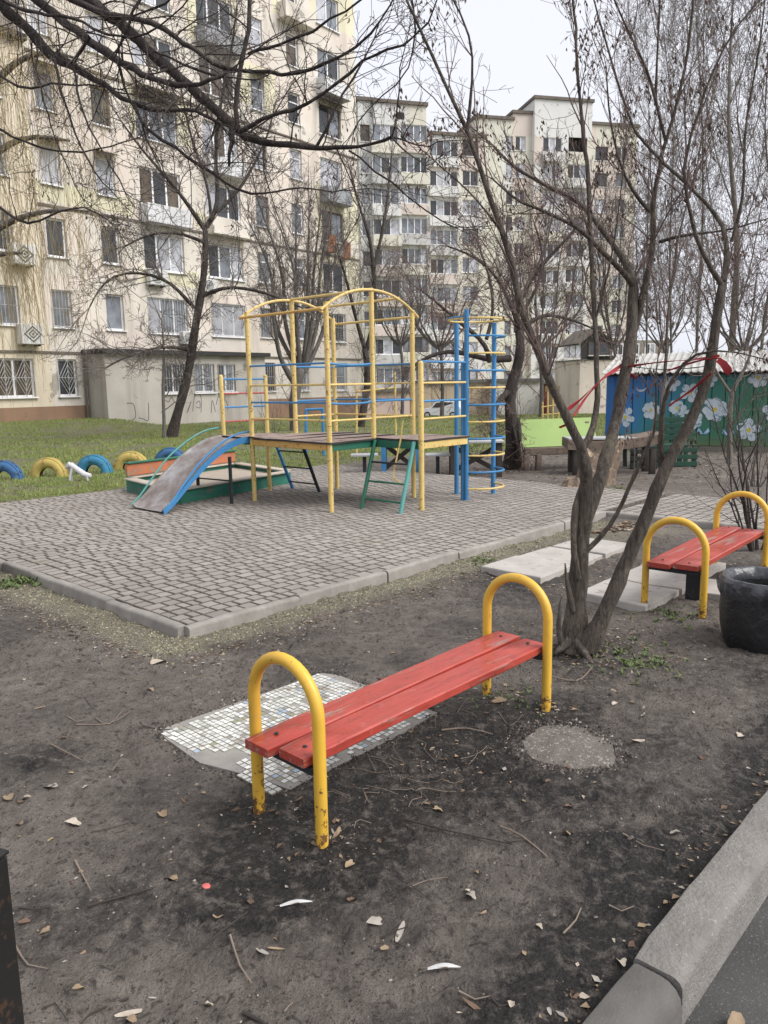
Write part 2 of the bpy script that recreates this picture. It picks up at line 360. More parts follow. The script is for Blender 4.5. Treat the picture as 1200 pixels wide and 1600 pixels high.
for i, (a0, a1) in enumerate(rk):
    low = i <= 1
    o = kerb_stone(a0, a1, -3.455, -3.592, -.3, .062-(.008 if low else 0), .06 if low else .03, mconc2 if low else mconc, rkroot, jb=-.004*(i % 2))
    if low: o['label'] = 'dark kerb stone with a well rounded edge'
# ---- paving
paving = MB(); paving.quad(*[KP(a, b, -.012) for a, b in ((.03, .03), (7.72, .03), (7.72, 6.84), (.03, 6.84))]); paving.quad(*[KP(a, b, -.012) for a, b in ((5.84, -7), (7.72, -7), (7.72, .028), (5.84, .028))])
mbed = mat('paving_bed', (.05, .044, .038), (.03, .027, .023), 8, .95, .4, 80)
PV = struct('paving', paving, mbed); ROOT['paving'] = (0, 0, 0)
def paver_mat():
    m, t, b = newmat('paver_concrete'); p = wpos(t); g = N(t, 'NewGeometry'); oi = N(t, 'ObjectInfo')
    s = mathn(t, 'FRACT', mathn(t, 'ADD', mathn(t, 'MULTIPLY', oi.outputs['Random'], 7.13), g.outputs['Random Per Island']))
    c = ramp(t, s, [(0, (.255, .229, .206)), (.5, (.288, .259, .234)), (1, (.33, .298, .27))])
    c = mixc(t, ramp(t, noise(t, p, .9, 5, .6), [(.3, (.45,)*3), (.55, (0,)*3)]), c, (.18, .157, .138))
    c = mixc(t, ramp(t, noise(t, p, 34, 5, .7), [(.56, (0,)*3), (.78, (.6,)*3)]), c, (.165, .145, .128))
    # moss and grime in irregular patches across the whole paving
    c = mixc(t, ramp(t, noise(t, p, 2.1, 4, .6), [(.62, (0,)*3), (.72, (.55,)*3)]), c, (.19, .165, .12))
    t.links.new(c, b.inputs['Base Color']); b.inputs['Roughness'].default_value = .88; b.inputs['Specular IOR Level'].default_value = .35
    bump(t, b, noise(t, p, 150, 4, .7), .45, .004); return m
mpaver = paver_mat(); mjoint = mat('paver_dirt_shade_edge', (.14, .123, .108), (.095, .083, .072), 5, .95, .4, 90); PJ = [1]*8+[0]  # joint dirt tone that also paints shade onto sunlit sides and chamfers
CW = .122; LEN = (.08, .12, .16)
def paver_geo(l, w, h=.06, ch=.007, gap=.005):
    x, y = l/2-gap, w/2-gap; v = []
    for z, ins in ((-h, 0), (-ch, 0), (0, ch)): v += [(-x+ins, -y+ins, z), (x-ins, -y+ins, z), (x-ins, y-ins, z), (-x+ins, y-ins, z)]
    f = []
    for r in (0, 4): f += [(r+k, r+(k+1) % 4, r+4+(k+1) % 4, r+4+k) for k in range(4)]
    f.append((8, 9, 10, 11)); return np.array(v), f
rng = random.Random(11); pav = []
row = 0; b = -3.6
while b < 6.8:
    a = 5.88 if b+CW/2 < .06 else .058
    bb = b
    if b < .058 < b+CW: b = .058; continue
    while a < 7.68:
        l = rng.choices(LEN, (.5, 2, .8))[0]
        if a+l > 7.72: l = 7.72-a
        if l > .04: pav.append((a+l/2, b+CW/2, l))
        a += l
    b += CW
pp = []
for a, b, l in pav:
    w_ = KP(a, b, ZP); v = w_-CC; k = v@FW; x = 600+FPX*(v@RT)/k; y = 800-FPX*(v@UP)/k
    pp.append((-(1/k) if (-15 < x < 1215 and 740 < y < 1600) else 9, a, b, l))
pp.sort(); ANG = atan2(U[1], U[0]); pmesh = {}
VS = []; FS = []; off = 0
for i, (k, a, b, l) in enumerate(pp):
    dz = rng.uniform(-.002, .0015) + .012*(float(fbm(np.array(a*.8), np.array(b*.8), 2))-.4); rx, ry, rz = rng.gauss(0, .006), rng.gauss(0, .006), rng.gauss(0, .008)
    if i < 300:
        key = round(l, 2)
        if key not in pmesh:
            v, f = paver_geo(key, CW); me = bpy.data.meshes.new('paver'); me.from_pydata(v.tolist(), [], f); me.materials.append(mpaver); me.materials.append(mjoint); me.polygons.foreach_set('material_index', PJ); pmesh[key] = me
        o = bpy.data.objects.new('paver', pmesh[key]); COL.objects.link(o); o.parent = PV
        w_ = KP(a, b, ZP+dz); o.location = tuple(w_); o.rotation_euler = (rx, ry, ANG+rz)
    else:
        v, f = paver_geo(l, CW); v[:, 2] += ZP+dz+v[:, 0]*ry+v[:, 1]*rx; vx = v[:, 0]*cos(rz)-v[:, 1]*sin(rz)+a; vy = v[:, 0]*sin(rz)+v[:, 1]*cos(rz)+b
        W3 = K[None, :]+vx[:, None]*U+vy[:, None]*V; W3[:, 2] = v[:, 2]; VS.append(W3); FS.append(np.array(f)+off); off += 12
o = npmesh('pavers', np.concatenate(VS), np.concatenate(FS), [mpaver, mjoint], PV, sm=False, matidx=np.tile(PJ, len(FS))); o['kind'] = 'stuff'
mpk = mat('paving_kerb_concrete', (.33, .305, .275), (.21, .192, .172), 6, .9, .6, 110, .004, chips=(.2, .182, .16), chipamt=.27, chipscale=50)
for i, a0 in enumerate(np.arange(.0, 5.7, .96)):
    kerb_stone(a0+.004, min(a0+.952, 5.78), .035, -.035, -.15, .07+.006*((i*7) % 3-1), .022, mpk, PV, jz=0, jb=.007*((i*5) % 3-1))
for i, b0 in enumerate(np.arange(.012, 4.7, .97)):
    kerb_stone(b0+.004, b0+.962, .035, -.038, -.15, .069+.005*((i*5) % 3-1), .022, mpk, PV, axis='v', jb=.006*((i*7) % 3-1))
for i, b0 in enumerate(np.arange(-3.85, -.0, .97)):
    kerb_stone(b0+.03, b0+.985, 5.855, 5.78, -.1, .066+.004*((i*5) % 3-1), .03, mpk, PV, axis='v', jb=.005*((i*7) % 3-1))
# ---- grass
def build_grass():
    rs = np.random.RandomState(5); n = 420000
    ang = rs.uniform(-.62, .62, n); d = 10.2*np.exp(rs.rand(n)*math.log(45/10.2)); X = d*np.sin(ang); Y = d*np.cos(ang)
    g = grass_mask(X, Y)*sstep(.36, .55, fbm(X*2.3, Y*2.3, 3)+.12)
    fo = (X-FA[0])*FN[0]+(Y-FA[1])*FN[1]; keep = (rs.rand(n) < g*.62) & (fo > .3)
    X = X[keep]; Y = Y[keep]; d = d[keep]; n = len(X); Z = gz(X, Y)
    h = rs.uniform(.02, .055, n)*(1+.012*d); wd = .0035+.00035*d; th = rs.uniform(0, 6.28, n); le = rs.uniform(.1, .8, n)*h; la = rs.uniform(0, 6.28, n)
    dx = np.cos(th)*wd; dy = np.sin(th)*wd
    v = np.stack([np.stack([X-dx, Y-dy, Z-.01], -1), np.stack([X+dx, Y+dy, Z-.01], -1), np.stack([X+np.cos(la)*le, Y+np.sin(la)*le, Z+h], -1)], 1).reshape(-1, 3)
    m = mat('grass_blades', (.155, .235, .05), (.28, .33, .11), 1.2, .7, 0, var=.35, chips=(.24, .2, .1), chipamt=.42, chipscale=9, spec=.2)
    o = npmesh('grass', v, np.arange(n*3).reshape(-1, 3), m, None, tris=True, sm=False)
    tag(o, 'patchy short grass between the paving and the apartment block', 'grass', None, 'stuff')
build_grass()
# ================================================================== BUILDINGS
class Facade:
    def __init__(s, A, deg): s.A = np.array([A[0], A[1], 0.]); s.d = uvec(deg); s.n = np.array([s.d[1], -s.d[0], 0]); s.rz = atan2(s.d[1], s.d[0])
    def P(s, a, o, z): return s.A + s.d*a + s.n*o + np.array([0, 0, z])
    def at(s, x, y, o=0):
        r = ray(x, y); t = ((s.A+s.n*o-CC)@s.n)/(r@s.n); p = CC+r*t; return float((p-s.A)@s.d), float(p[2])
    def wall(s, mb, s0, s1, z0, z1, ops, o=0, dep=.14, cuts_s=(), cuts_z=(), pick=None):
        xs = sorted({s0, s1, *[c for c in cuts_s if s0 < c < s1], *[q for a, z, w, h in ops for q in (a-w/2, a+w/2) if s0 < q < s1]})
        zs = sorted({z0, z1, *[c for c in cuts_z if z0 < c < z1], *[q for a, z, w, h in ops for q in (z-h/2, z+h/2) if z0 < q < z1]})
        for i in range(len(xs)-1):
            for j in range(len(zs)-1):
                cx, cz = (xs[i]+xs[i+1])/2, (zs[j]+zs[j+1])/2
                if any(abs(cx-a) < w/2 and abs(cz-z) < h/2 for a, z, w, h in ops): continue
                mb.m = pick(cx, cz) if pick else 0
                mb.quad(s.P(xs[i], o, zs[j]), s.P(xs[i+1], o, zs[j]), s.P(xs[i+1], o, zs[j+1]), s.P(xs[i], o, zs[j+1]))
        mb.m = 0
        for a, z, w, h in ops:
            c = [(a-w/2, z-h/2), (a+w/2, z-h/2), (a+w/2, z+h/2), (a-w/2, z+h/2)]
            for (p, q) in zip(c, c[1:]+c[:1]): mb.quad(s.P(p[0], o, p[1]), s.P(p[0], o-dep, p[1]), s.P(q[0], o-dep, q[1]), s.P(q[0], o, q[1]))
    def slab(s, mb, s0, s1, o0, o1, z0, z1, bev=0): mb.obox(s.P((s0+s1)/2, (o0+o1)/2, (z0+z1)/2), s.d*(s1-s0)/2, s.n*(o1-o0)/2, (0, 0, (z1-z0)/2), bev); return mb
def glass(name, c, rough=.06):
    m, t, b = newmat(name); p = wpos(t)
    col = ramp(t, noise(t, p, 1.6, 3), [(.35, c), (.65, tuple(x*.55 for x in c))]); t.links.new(col, b.inputs['Base Color'])
    b.inputs['Roughness'].default_value = rough; b.inputs['Specular IOR Level'].default_value = .6; return m
GL = [glass('glass_dark', (.05, .055, .062)), glass('glass_grey', (.22, .24, .27), .1), glass('glass_curtain', (.5, .51, .55), .25), glass('glass_brown', (.12, .095, .07), .15)]
mwf = mat('window_frame_white', (.8, .8, .81), (.7, .7, .71), 3, .5, 0); mwfd = mat('window_frame_brown', (.16, .1, .065), (.1, .07, .05), 3, .7, 0)
mbars = mat('white_bars', (.5, .5, .5), (.4, .38, .36), 3, .6, 0)
WM = {}
def win_meshes(w, h, cols, top, bars, fm):
    key = (round(w, 2), round(h, 2), cols, top, bars, fm.name)
    if key in WM: return WM[key]
    fr = MB(); t = .07
    fr.box(-w/2, -w/2+t, 0, .06, -h/2, h/2); fr.box(w/2-t, w/2, 0, .06, -h/2, h/2); fr.box(-w/2+t, w/2-t, .002, .058, -h/2, -h/2+t); fr.box(-w/2+t, w/2-t, .002, .058, h/2-t, h/2)
    for k in range(1, cols): x = -w/2+w*k/cols; fr.box(x-t*.55, x+t*.55, .004, .056, -h/2+t, h/2-t)
    if top:
        for k in range(cols):
            if top == 1 or k % 2 == 0: fr.box(-w/2+w*k/cols+t*.8, -w/2+w*(k+1)/cols-t*.8, .006, .054, h*.18, h*.18+.05)
    sill = MB(); sill.box(-w/2-.06, w/2+.06, -.2, .04, -h/2-.05, -h/2-.004)
    fme = bpy.data.meshes.new('window'); fme.from_pydata(fr.v, [], fr.f); fme.materials.append(fm)
    sme = bpy.data.meshes.new('sill'); sme.from_pydata(sill.v, [], sill.f); sme.materials.append(mwf)
    panes = []
    for g in GL:
        pm = MB(); x = w/cols/2-.01; pm.quad((-x, 0, -h/2+.02), (x, 0, -h/2+.02), (x, 0, h/2-.02), (-x, 0, h/2-.02))
        me = bpy.data.meshes.new('pane'); me.from_pydata(pm.v, [], pm.f); me.materials.append(g); panes.append(me)
    bme = None
    if bars:
        bb = MB(); y = -.15
        if bars == 1:
            k = int(w/.13)
            for i in range(k+1): x = -w/2+w*i/k; bb.tube([(x, y, -h/2), (x, y, h/2)], .011, 4)
            for z in (-h/2+.02, 0, h/2-.02): bb.tube([(-w/2, y-.01, z), (w/2, y-.01, z)], .011, 4)
        else:
            for q in range(cols):
                x0 = -w/2+w*q/cols; x1 = x0+w/cols; xm = (x0+x1)/2
                for f in (.15, .4, .7, 1.0):
                    L = [(x0+(x1-x0)*(1-f)/2, y, 0), (xm, y, h/2*f), (x1-(x1-x0)*(1-f)/2, y, 0), (xm, y, -h/2*f)]
                    for p, q2 in zip(L, L[1:]+L[:1]): bb.tube([p, q2], .011, 4)
                bb.tube([(xm, y, -h/2), (xm, y, h/2)], .011, 4); bb.tube([(x0, y, 0), (x1, y, 0)], .011, 4)
                for x in (x0, x1): bb.tube([(x, y, -h/2), (x, y, h/2)], .013, 4)
        bme = bpy.data.meshes.new('window_bars'); bme.from_pydata(bb.v, [], bb.f); bme.materials.append(mbars)
    WM[key] = (fme, sme, panes, bme); return WM[key]
wrng = random.Random(3)
def window(fc, root, a, z, w, h, cols=1, top=0, bars=0, fm=None, o=0, dep=.12, gl=None, sill=True):
    fme, sme, panes, bme = win_meshes(w, h, cols, top, bars, fm or mwf); rl = np.array(ROOT[root.name])
    o_ = bpy.data.objects.new('window', fme); COL.objects.link(o_); o_.parent = root; o_.location = tuple(fc.P(a, o-dep+.02, z)-rl); o_.rotation_euler = (0, 0, fc.rz)
    g0 = gl if gl is not None else wrng.choices(range(4), (3.2, 3.5, 3, .4))[0]
    for k in range(cols):
        g = g0 if wrng.random() < .6 else wrng.choices(range(4), (3.2, 3.5, 3, .4))[0]
        q = bpy.data.objects.new('pane', panes[g]); COL.objects.link(q); q.parent = o_; q.location = (-w/2+w*(k+.5)/cols, .03, 0)
    if sill: q = bpy.data.objects.new('sill', sme); COL.objects.link(q); q.parent = o_
    if bme: q = bpy.data.objects.new('window_bars', bme); COL.objects.link(q); q.parent = o_
    return o_
def visible(p):
    v = p-CC; k = v@FW
    if k < 1: return False
    x = 600+FPX*(v@RT)/k; y = 800-FPX*(v@UP)/k; return -40 < x < 1240 and -50 < y < 1600
def stucco(name, c1, c2, st=(.2, .18, .15)): return mat(name, c1, c2, .55, .92, .35, 14, .02, chips=tuple(.62*a for a in c2), chipamt=.3, chipscale=.9, streak=(tuple(.5*a+.5*b for a, b in zip(c2, st)), 1.1))
SB = stucco('stucco_beige', (.67, .62, .55), (.55, .505, .445), (.35, .315, .27)); SP = stucco('stucco_pinkish', (.69, .615, .54), (.56, .495, .435), (.37, .325, .28)); SG = stucco('stucco_greenish', (.68, .64, .48), (.58, .54, .39), (.46, .42, .32))
SY = stucco('stucco_ochre', (.68, .6, .47), (.56, .49, .38), (.42, .36, .27)); SC = stucco('annex_concrete', (.5, .47, .42), (.38, .35, .31), (.24, .215, .185)); SPL = stucco('plinth_brown', (.3, .185, .12), (.22, .14, .095), (.15, .11, .08))
mdark = mat('dark_bitumen', (.045, .043, .042), (.03, .03, .03), 2, .9, .3, 20)
mled = mat('ledge_dark', (.17, .145, .12), (.11, .095, .08), 2, .9, .3, 20)
mroofing = mat('roof_felt', (.16, .155, .15), (.11, .105, .1), 2, .9, .3, 20)
mint = mat('interior_dark', (.03, .03, .03), (.02, .02, .02), 2, .9, 0)
# ------------------------------------------------ the long block on the left
FC = Facade(FA, 38.5)
ZS = [2.04+2.62*k for k in range(9)]
def left_block():
    r = thing('apartment_building', 'long beige stucco apartment block of nine storeys behind the climbing frame', 'building', FC.P(0, 0, 0))
    cols = [(-1.85, .8, 1, 0), (.45, .82, 1, 0), (3.05, 2.05, 3, 0), (6.45, 2.05, 3, 0), (8.85, .85, 1, 1), (11.25, .85, 1, 1), (13.9, 1.7, 2, 0)]
    ops = []; wl = []
    for ci, (a, w_, n, tp) in enumerate(cols):
        for k, z in enumerate(ZS):
            if k == 0 and ci in (2, 3): continue
            if not visible(FC.P(a, 0, z)): continue
            h = 1.42 if n == 1 else 1.5; ops.append((a, z, w_, h)); wl.append((ci, k, a, z, w_, h, n, tp))
    mb = MB(); rs = random.Random(9); tint = {}
    def pick(cx, cz):
        if cz < .95: return 3
        i = sum(cx > q for q in (-.7, 1.7, 4.8, 7.7, 10, 12.6)); k = int((cz-.7)/2.62); zz = (cz-.7)/2.62-k
        key = (i, k, zz < .28)
        if key not in tint: tint[key] = rs.choices((0, 1, 2), (5, 4, 1.2))[0]
        if i <= 1 and k == 3 and zz < .3: return 2
        return tint[key]
    FC.wall(mb, -2.5, 16.0, -3, 25.2, ops, 0, .16, (-.7, 1.7, 4.8, 7.7, 10, 12.6), [.95]+[.7+2.62*k for k in range(1, 10)]+[.7+2.62*k+.73 for k in range(0, 9)], pick)
    build('wall', mb, [SB, SP, SG, SPL], r, False)
    mb = MB(); q = FC.P
    mb.quad(q(16, 0, -3), q(16, -14, -3), q(16, -14, 25.2), q(16, 0, 25.2)); mb.quad(q(-2.5, -14, -3), q(-2.5, 0, -3), q(-2.5, 0, 25.2), q(-2.5, -14, 25.2)); mb.quad(q(16, -14, -3), q(-2.5, -14, -3), q(-2.5, -14, 25.2), q(16, -14, 25.2))
    build('end_wall', mb, SP, r, False)
    mb = MB(); FC.slab(mb, -2.6, 16.15, -14.1, .15, 25.2, 25.6); build('roof', mb, mroofing, r, False)
    for z in (8.42, 3.0, 13.7):
        mb = MB(); FC.slab(mb, -2.49, 16.02, .002, .05, z-.05, z+.04); build('ledge', mb, mled, r, False)
    mb = MB(); FC.slab(mb, -2.4, 15.9, -.6, -.55, 0, 25); build('interior', mb, mint, r, False)
    for ci, k, a, z, w_, h, n, tp in wl:
        bars = 2 if (k == 0 and ci == 0) else (1 if (k <= 1 and rs.random() < .6) or k == 0 else 0)
        window(FC, r, a, z, w_, h, n, tp, bars, None if rs.random() < .8 else mwfd)
    # balconies: enclosed boxes hung on the two wide columns, crates on the last one
    for a, k, wd, dp, c in ((3.05, 3, 2.2, .55, 0), (6.45, 3, 2.2, .5, 1), (6.45, 4, 2.2, .5, 0), (13.9, 4, 1.9, .6, 2), (3.05, 5, 2.2, .6, 1), (13.9, 6, 1.9, .6, 0), (11.25, 7, 1.9, .6, 1), (6.45, 6, 2.2, .6, 2)):
        z = ZS[k]
        if not visible(FC.P(a, 0, z)): continue
        mb = MB(); FC.slab(mb, a-wd/2, a+wd/2, .003, dp, z-1.45, z-.78); FC.slab(mb, a-wd/2-.04, a+wd/2+.04, .004, dp+.05, z-1.52, z-1.452)
        if c == 2:
            for i in range(9): x = a-wd/2+wd*i/8; mb.tube([FC.P(x, dp-.03, z-.78), FC.P(x, dp-.03, z-.2)], .012, 4)
            mb.tube([FC.P(a-wd/2, dp-.03, z-.2), FC.P(a+wd/2, dp-.03, z-.2)], .015, 4)
        build('balcony', mb, (mat('balcony_white', (.62, .62, .63), (.5, .5, .5), 1, .7, .1), SB, mat('balcony_grey', (.3, .31, .33), (.22, .23, .24), 2, .7, .1))[c], r, False)
    for a, z, ww in ((13.35, 8.95, .62), (14.5, 8.75, .6)):
        mb = MB()
        for i in range(5): FC.slab(mb, a-ww/2+ww*i/5+.01, a-ww/2+ww*(i+1)/5-.01, .42, .45, z-.45, z+.4)
        FC.slab(mb, a-ww/2, a+ww/2, .02, .415, z-.45, z-.4); FC.slab(mb, a-ww/2-.01, a+ww/2+.01, .4, .418, z+.3, z+.36)
        tag(build('balcony_crate', mb, mat('rust_planks', (.3, .13, .06), (.19, .085, .045), 6, .8, .3), r, False), None, None)
    # canopies over upper windows
    for a, k, wd in ((-1.85, 4, 1.0), (3.05, 4, 2.3), (-1.85, 3, .9), (.45, 3, .9), (8.85, 5, 1.0), (13.9, 5, 2)):
        z = ZS[k]+.78
        if visible(FC.P(a, 0, z)):
            mb = MB(); p = [FC.P(a-wd/2, .01, z+.2), FC.P(a+wd/2, .01, z+.2), FC.P(a+wd/2, .5, z), FC.P(a-wd/2, .5, z)]
            for dz in (0, -.03): mb.quad(*[x+np.array([0, 0, dz]) for x in p])
            build('canopy', mb, mled, r, False)
    return r
left_block()
def left_wing():
    r = thing('apartment_building', 'lower ochre five-storey wing behind hanging willow twigs at far left', 'building', FC.P(-7, 0, 0))
    ops = [(-3.95, z, 1.5 if k == 0 else .85, 1.42) for k, z in enumerate(ZS[:5])] + [(-6.3, z, .85, 1.42) for z in ZS[:5]]
    mb = MB(); FC.wall(mb, -16, -2.51, -3, 13.9, ops, .01, .16, (), [.95], lambda x, z: 1 if z < .95 else 0); build('wall', mb, [SY, SPL], r, False)
    mb = MB(); q = FC.P; mb.quad(q(-2.51, .01, 13.3), q(-2.51, -10, 13.3), q(-2.51, -10, 13.9), q(-2.51, .01, 13.9)); build('parapet', mb, SY, r, False)
    mb = MB(); FC.slab(mb, -16.1, -2.512, -10, .3, 13.9, 14.1); build('roof', mb, mdark, r, False)
    mb = MB(); FC.slab(mb, -15.9, -2.515, .012, .06, 2.95, 3.04); build('ledge', mb, mled, r, False)
    mb = MB(); FC.slab(mb, -15.8, -2.6, -.6, -.55, 0, 13); build('interior', mb, mint, r, False)
    for a, z, w_, h in ops:
        if visible(FC.P(a, 0, z)) : window(FC, r, a, z, w_, h, 2 if w_ > 1 else 1, 0, 2 if z < 3 else 1, None, .01, gl=3 if z < 3 else None)
left_wing()
def annex():
    o = 1.35; s0, s1 = -1.05, 7.35
    r = thing('annex', 'grey concrete ground-floor annex with barred windows and faint graffiti', 'annex', FC.P(s0, o, 0))
    ops = [(2.15, 1.98, 1.1, 1.25), (3.75, 1.98, 1.1, 1.25), (5.0, 1.98, 1.0, 1.25)]
    mb = MB(); FC.wall(mb, s0, s1, -2, 2.95, ops, o, .16, (1.15,), [.5], lambda x, z: 1 if z < .35 and x > 1.2 else 0)
    q = FC.P; mb.quad(q(s0, 0.01, -2), q(s0, o, -2), q(s0, o, 2.95), q(s0, .01, 2.95)); mb.quad(q(s1, o, -2), q(s1, .01, -2), q(s1, .01, 2.95), q(s1, o, 2.95))
    build('wall', mb, [SC, SC], r, False)
    mb = MB(); FC.slab(mb, s0-.2, s1+.15, .06, o+.25, 2.95, 3.12); build('roof', mb, mdark, r, False)
    mb = MB(); FC.slab(mb, s0+.05, s1-.05, .5, .55, 0, 2.9); build('interior', mb, mint, r, False)
    for a, z, w_, h in ops: window(FC, r, a, z, w_, h, 2, 0, 1, None, o)
    mb = MB(); mb.tube([q(s0-.14, .12, -.2), q(s0-.14, .12, 3.0)], .05, 6); build('drainpipe', mb, mled, r)
    # graffiti: sprayed strokes
    mg = mat('spray_paint', (.12, .1, .12), (.08, .07, .09), 5, .8, 0)
    G2 = [[(3.0, .55), (3.15, 1.2), (3.35, 1.35), (3.5, 1.1), (3.45, .5)], [(3.2, .9), (3.4, 1.0), (3.4, .7), (3.2, .75)], [(2.7, .5), (2.95, 1.0), (2.75, .55)], [(4.3, .8), (4.5, 1.2), (4.65, .7), (4.85, 1.15)], [(1.6, 1.1), (1.8, 1.0), (1.95, 1.2), (2.1, .95)], [(-.2, 1.0), (.1, .95), (.15, .45), (-.1, .3)], [(.3, .4), (.5, .35), (.75, .3), (.8, 1.0)], [(4.0, .45), (4.1, 1.0), (4.25, .5)]]
    for st in G2:
        pts = spline([(*p, 0) for p in st], .06); mb = MB()
        for p0, p1 in zip(pts, pts[1:]):
            t_ = norm(p1-p0); nx, nz = -t_[1]*.016, t_[0]*.016
            mb.quad(*[q(x, o+.004, z) for x, z in ((p0[0]-nx, p0[1]-nz), (p1[0]-nx, p1[1]-nz), (p1[0]+nx, p1[1]+nz), (p0[0]+nx, p0[1]+nz))])
        build('graffiti', mb, mg, r, False)
annex()
# ------------------------------------------------ air conditioners on the long block
mac = mat('ac_white', (.6, .6, .58), (.5, .49, .47), 2, .6, 0); macd = mat('ac_grille', (.06, .065, .07), (.04, .04, .045), 4, .6, 0)
def air_con(a, z, label, diamond=False, o=0, s=1.0):
    r = thing('air_conditioner', label, 'air conditioner', FC.P(a, o, z), 'air conditioners on the apartment blocks')
    w_, h, dp = (.86*s, .74*s, .42) if diamond else (.8*s, .56*s, .3)
    mb = MB(); FC.slab(mb, a-w_/2, a+w_/2, o+.05, o+.05+dp, z-h/2, z+h/2, .02); build('casing', mb, mac, r)
    mb = MB(); oo = o+.05+dp+.006
    if diamond:
        for f0, f1 in ((1, .8), (.55, .38), (.16, 0)):
            k = 4; L = lambda f: [(a-w_*.4*f, z), (a, z+h*.42*f), (a+w_*.4*f, z), (a, z-h*.42*f)]
            A_, B_ = L(f0), L(f1)
            for i in range(4): mb.quad(*[FC.P(p[0], oo, p[1]) for p in (A_[i], A_[(i+1) % 4], B_[(i+1) % 4], B_[i])])
    else:
        ca = a-w_*.12; R_ = h*.4; n = 20
        for f0, f1 in ((1, .86), (.7, .58), (.42, .3), (.16, 0)):
            for i in range(n):
                t0, t1 = 2*pi*i/n, 2*pi*(i+1)/n
                mb.quad(*[FC.P(ca+R_*f*cos(t), oo, z+R_*f*sin(t)) for f, t in ((f0, t0), (f0, t1), (f1, t1), (f1, t0))])
    build('grille', mb, macd, r, False)
    mb = MB()
    for x in (a-w_*.3, a+w_*.3): FC.slab(mb, x-.02, x+.02, o+.002, o+.05+dp, z-h/2-.06, z-h/2-.003)
    build('bracket', mb, macd, r, False)
air_con(-3.4, 6.45, 'white air conditioner box with dark diamond pattern, the upper one at far left', True, .01)
air_con(-3.35, 3.62, 'white air conditioner box with dark diamond pattern, the lower one at far left', True, .01)
air_con(3.75, 8.8, 'small white air conditioner under a wide window, right of a white balcony front')
air_con(2.45, 6.2, 'white air conditioner below a third-floor window, half hidden by twigs', False, 0, 1.15)
air_con(3.9, 3.75, 'pale air conditioner just above the annex roof', False)
air_con(7.6, 8.9, 'white air conditioner beside the second wide window column, above the dark ledge')
air_con(5.2, 6.1, 'white air conditioner between the two wide window columns')
# ------------------------------------------------ the two far blocks
CR = stucco('far_cream', (0.654, 0.628, 0.533), (0.585, 0.559, 0.473), (0.499, 0.473, 0.404)); CW_ = stucco('far_white', (0.688, 0.679, 0.654), (0.619, 0.611, 0.593), (0.516, 0.507, 0.490)); CP = stucco('far_pink', (0.636, 0.559, 0.499), (0.568, 0.490, 0.439), (0.482, 0.421, 0.378)); CGn = stucco('far_pale_green', (0.65, 0.635, 0.545), (0.585, 0.57, 0.485), (0.49, 0.475, 0.41)); CG_ = stucco('far_grey', (0.533, 0.525, 0.507), (0.447, 0.439, 0.421), (0.378, 0.370, 0.353))
def far_block(name, label, A, deg, sections, cat='building'):
    fc = Facade(A, deg); r = thing(name, label, cat, fc.P(0, 0, -2)); rs = random.Random(len(label)); q = fc.P
    for (x0, x1, ytop, o, mats, cols, zk0, dz) in sections:
        xm = (x0+x1)/2; s0 = fc.at(x0, 350, o)[0]; s1 = fc.at(x1, 350, o)[0]; ztop = fc.at(xm, ytop, o)[1]; ops = []; wl = []
        for (cx, w_, n, kind) in cols:
            a = fc.at(cx, 350, o)[0]; z = fc.at(cx, zk0, o)[1]; k = 0
            while z > .2:
                if z+.75 < ztop: ops.append((a, z, w_, 1.45)); wl.append((a, z, w_, n, kind, k))
                z -= dz; k += 1
        tint = {}
        def pick(cx, cz):
            key = (round(cx/3.1), int((cz+.3)/dz))
            if key not in tint: tint[key] = rs.randrange(len(mats))
            return tint[key]
        z0s = fc.at(xm, zk0, o)[1]
        mb = MB(); fc.wall(mb, s0, s1, -4, ztop, ops, o, .15, [s0+3.1*i for i in range(1, 6)], [z0s-dz*(i+.5) for i in range(-1, 11)], pick); build('wall', mb, mats, r, False)
        mb = MB(); mb.quad(q(s1, o, -4), q(s1, o-12, -4), q(s1, o-12, ztop), q(s1, o, ztop)); mb.quad(q(s0, o-12, -4), q(s0, o, -4), q(s0, o, ztop), q(s0, o-12, ztop)); build('side_wall', mb, mats[0], r, False)
        mb = MB(); fc.slab(mb, s0-.15, s1+.15, o-12, o+.2, ztop, ztop+.3); build('roof', mb, mled, r, False)
        mb = MB(); fc.slab(mb, s0+.05, s1-.05, o-.8, o-.75, -2, ztop-.1); build('interior', mb, mint, r, False)
        for a, z, w_, n, kind, k in wl:
            wk = rs.random()
            if kind == 'l' and abs(z-fc.at(906, 238, o)[1]) < 1 and x0 == 833 and a > s0+3: continue
            window(fc, r, a, z, w_, 1.45, n, 0, 0, mwf if wk < .82 else mwfd, o)
            if kind == 'l':
                mb = MB(); fc.slab(mb, a-w_/2-.12, a+w_/2+.12, o+.003, o+.22+.25*rs.random(), z-1.75, z-.78)
                build('balcony', mb, rs.choice([CW_, CW_, CR, CP, CG_]), r, False)
    return r, fc
ra, fa = far_block('apartment_building', 'distant cream and white apartment block with stacked glazed balconies', D(566, 600, 74.), 75,
    [(563, 587, 158, -.5, [CR, CW_], [(573, .9, 1, 'w')], 208, 2.75), (587, 667, 163, 0, [CW_, CW_, CG_, CR], [(604, 2.5, 3, 'l'), (648, 2.6, 4, 'l')], 208, 2.72), (667, 757, 213, -3, [CR, CW_, CP], [(694, 2.9, 4, 'l'), (735, 1.7, 2, 'w')], 232, 2.75)])
s_, z_ = fa.at(626, 181); mb = MB(); fa.slab(mb, s_-.35, s_+.35, .003, .02, z_-.3, z_+.3); build('vent', mb, mint, ra, False)
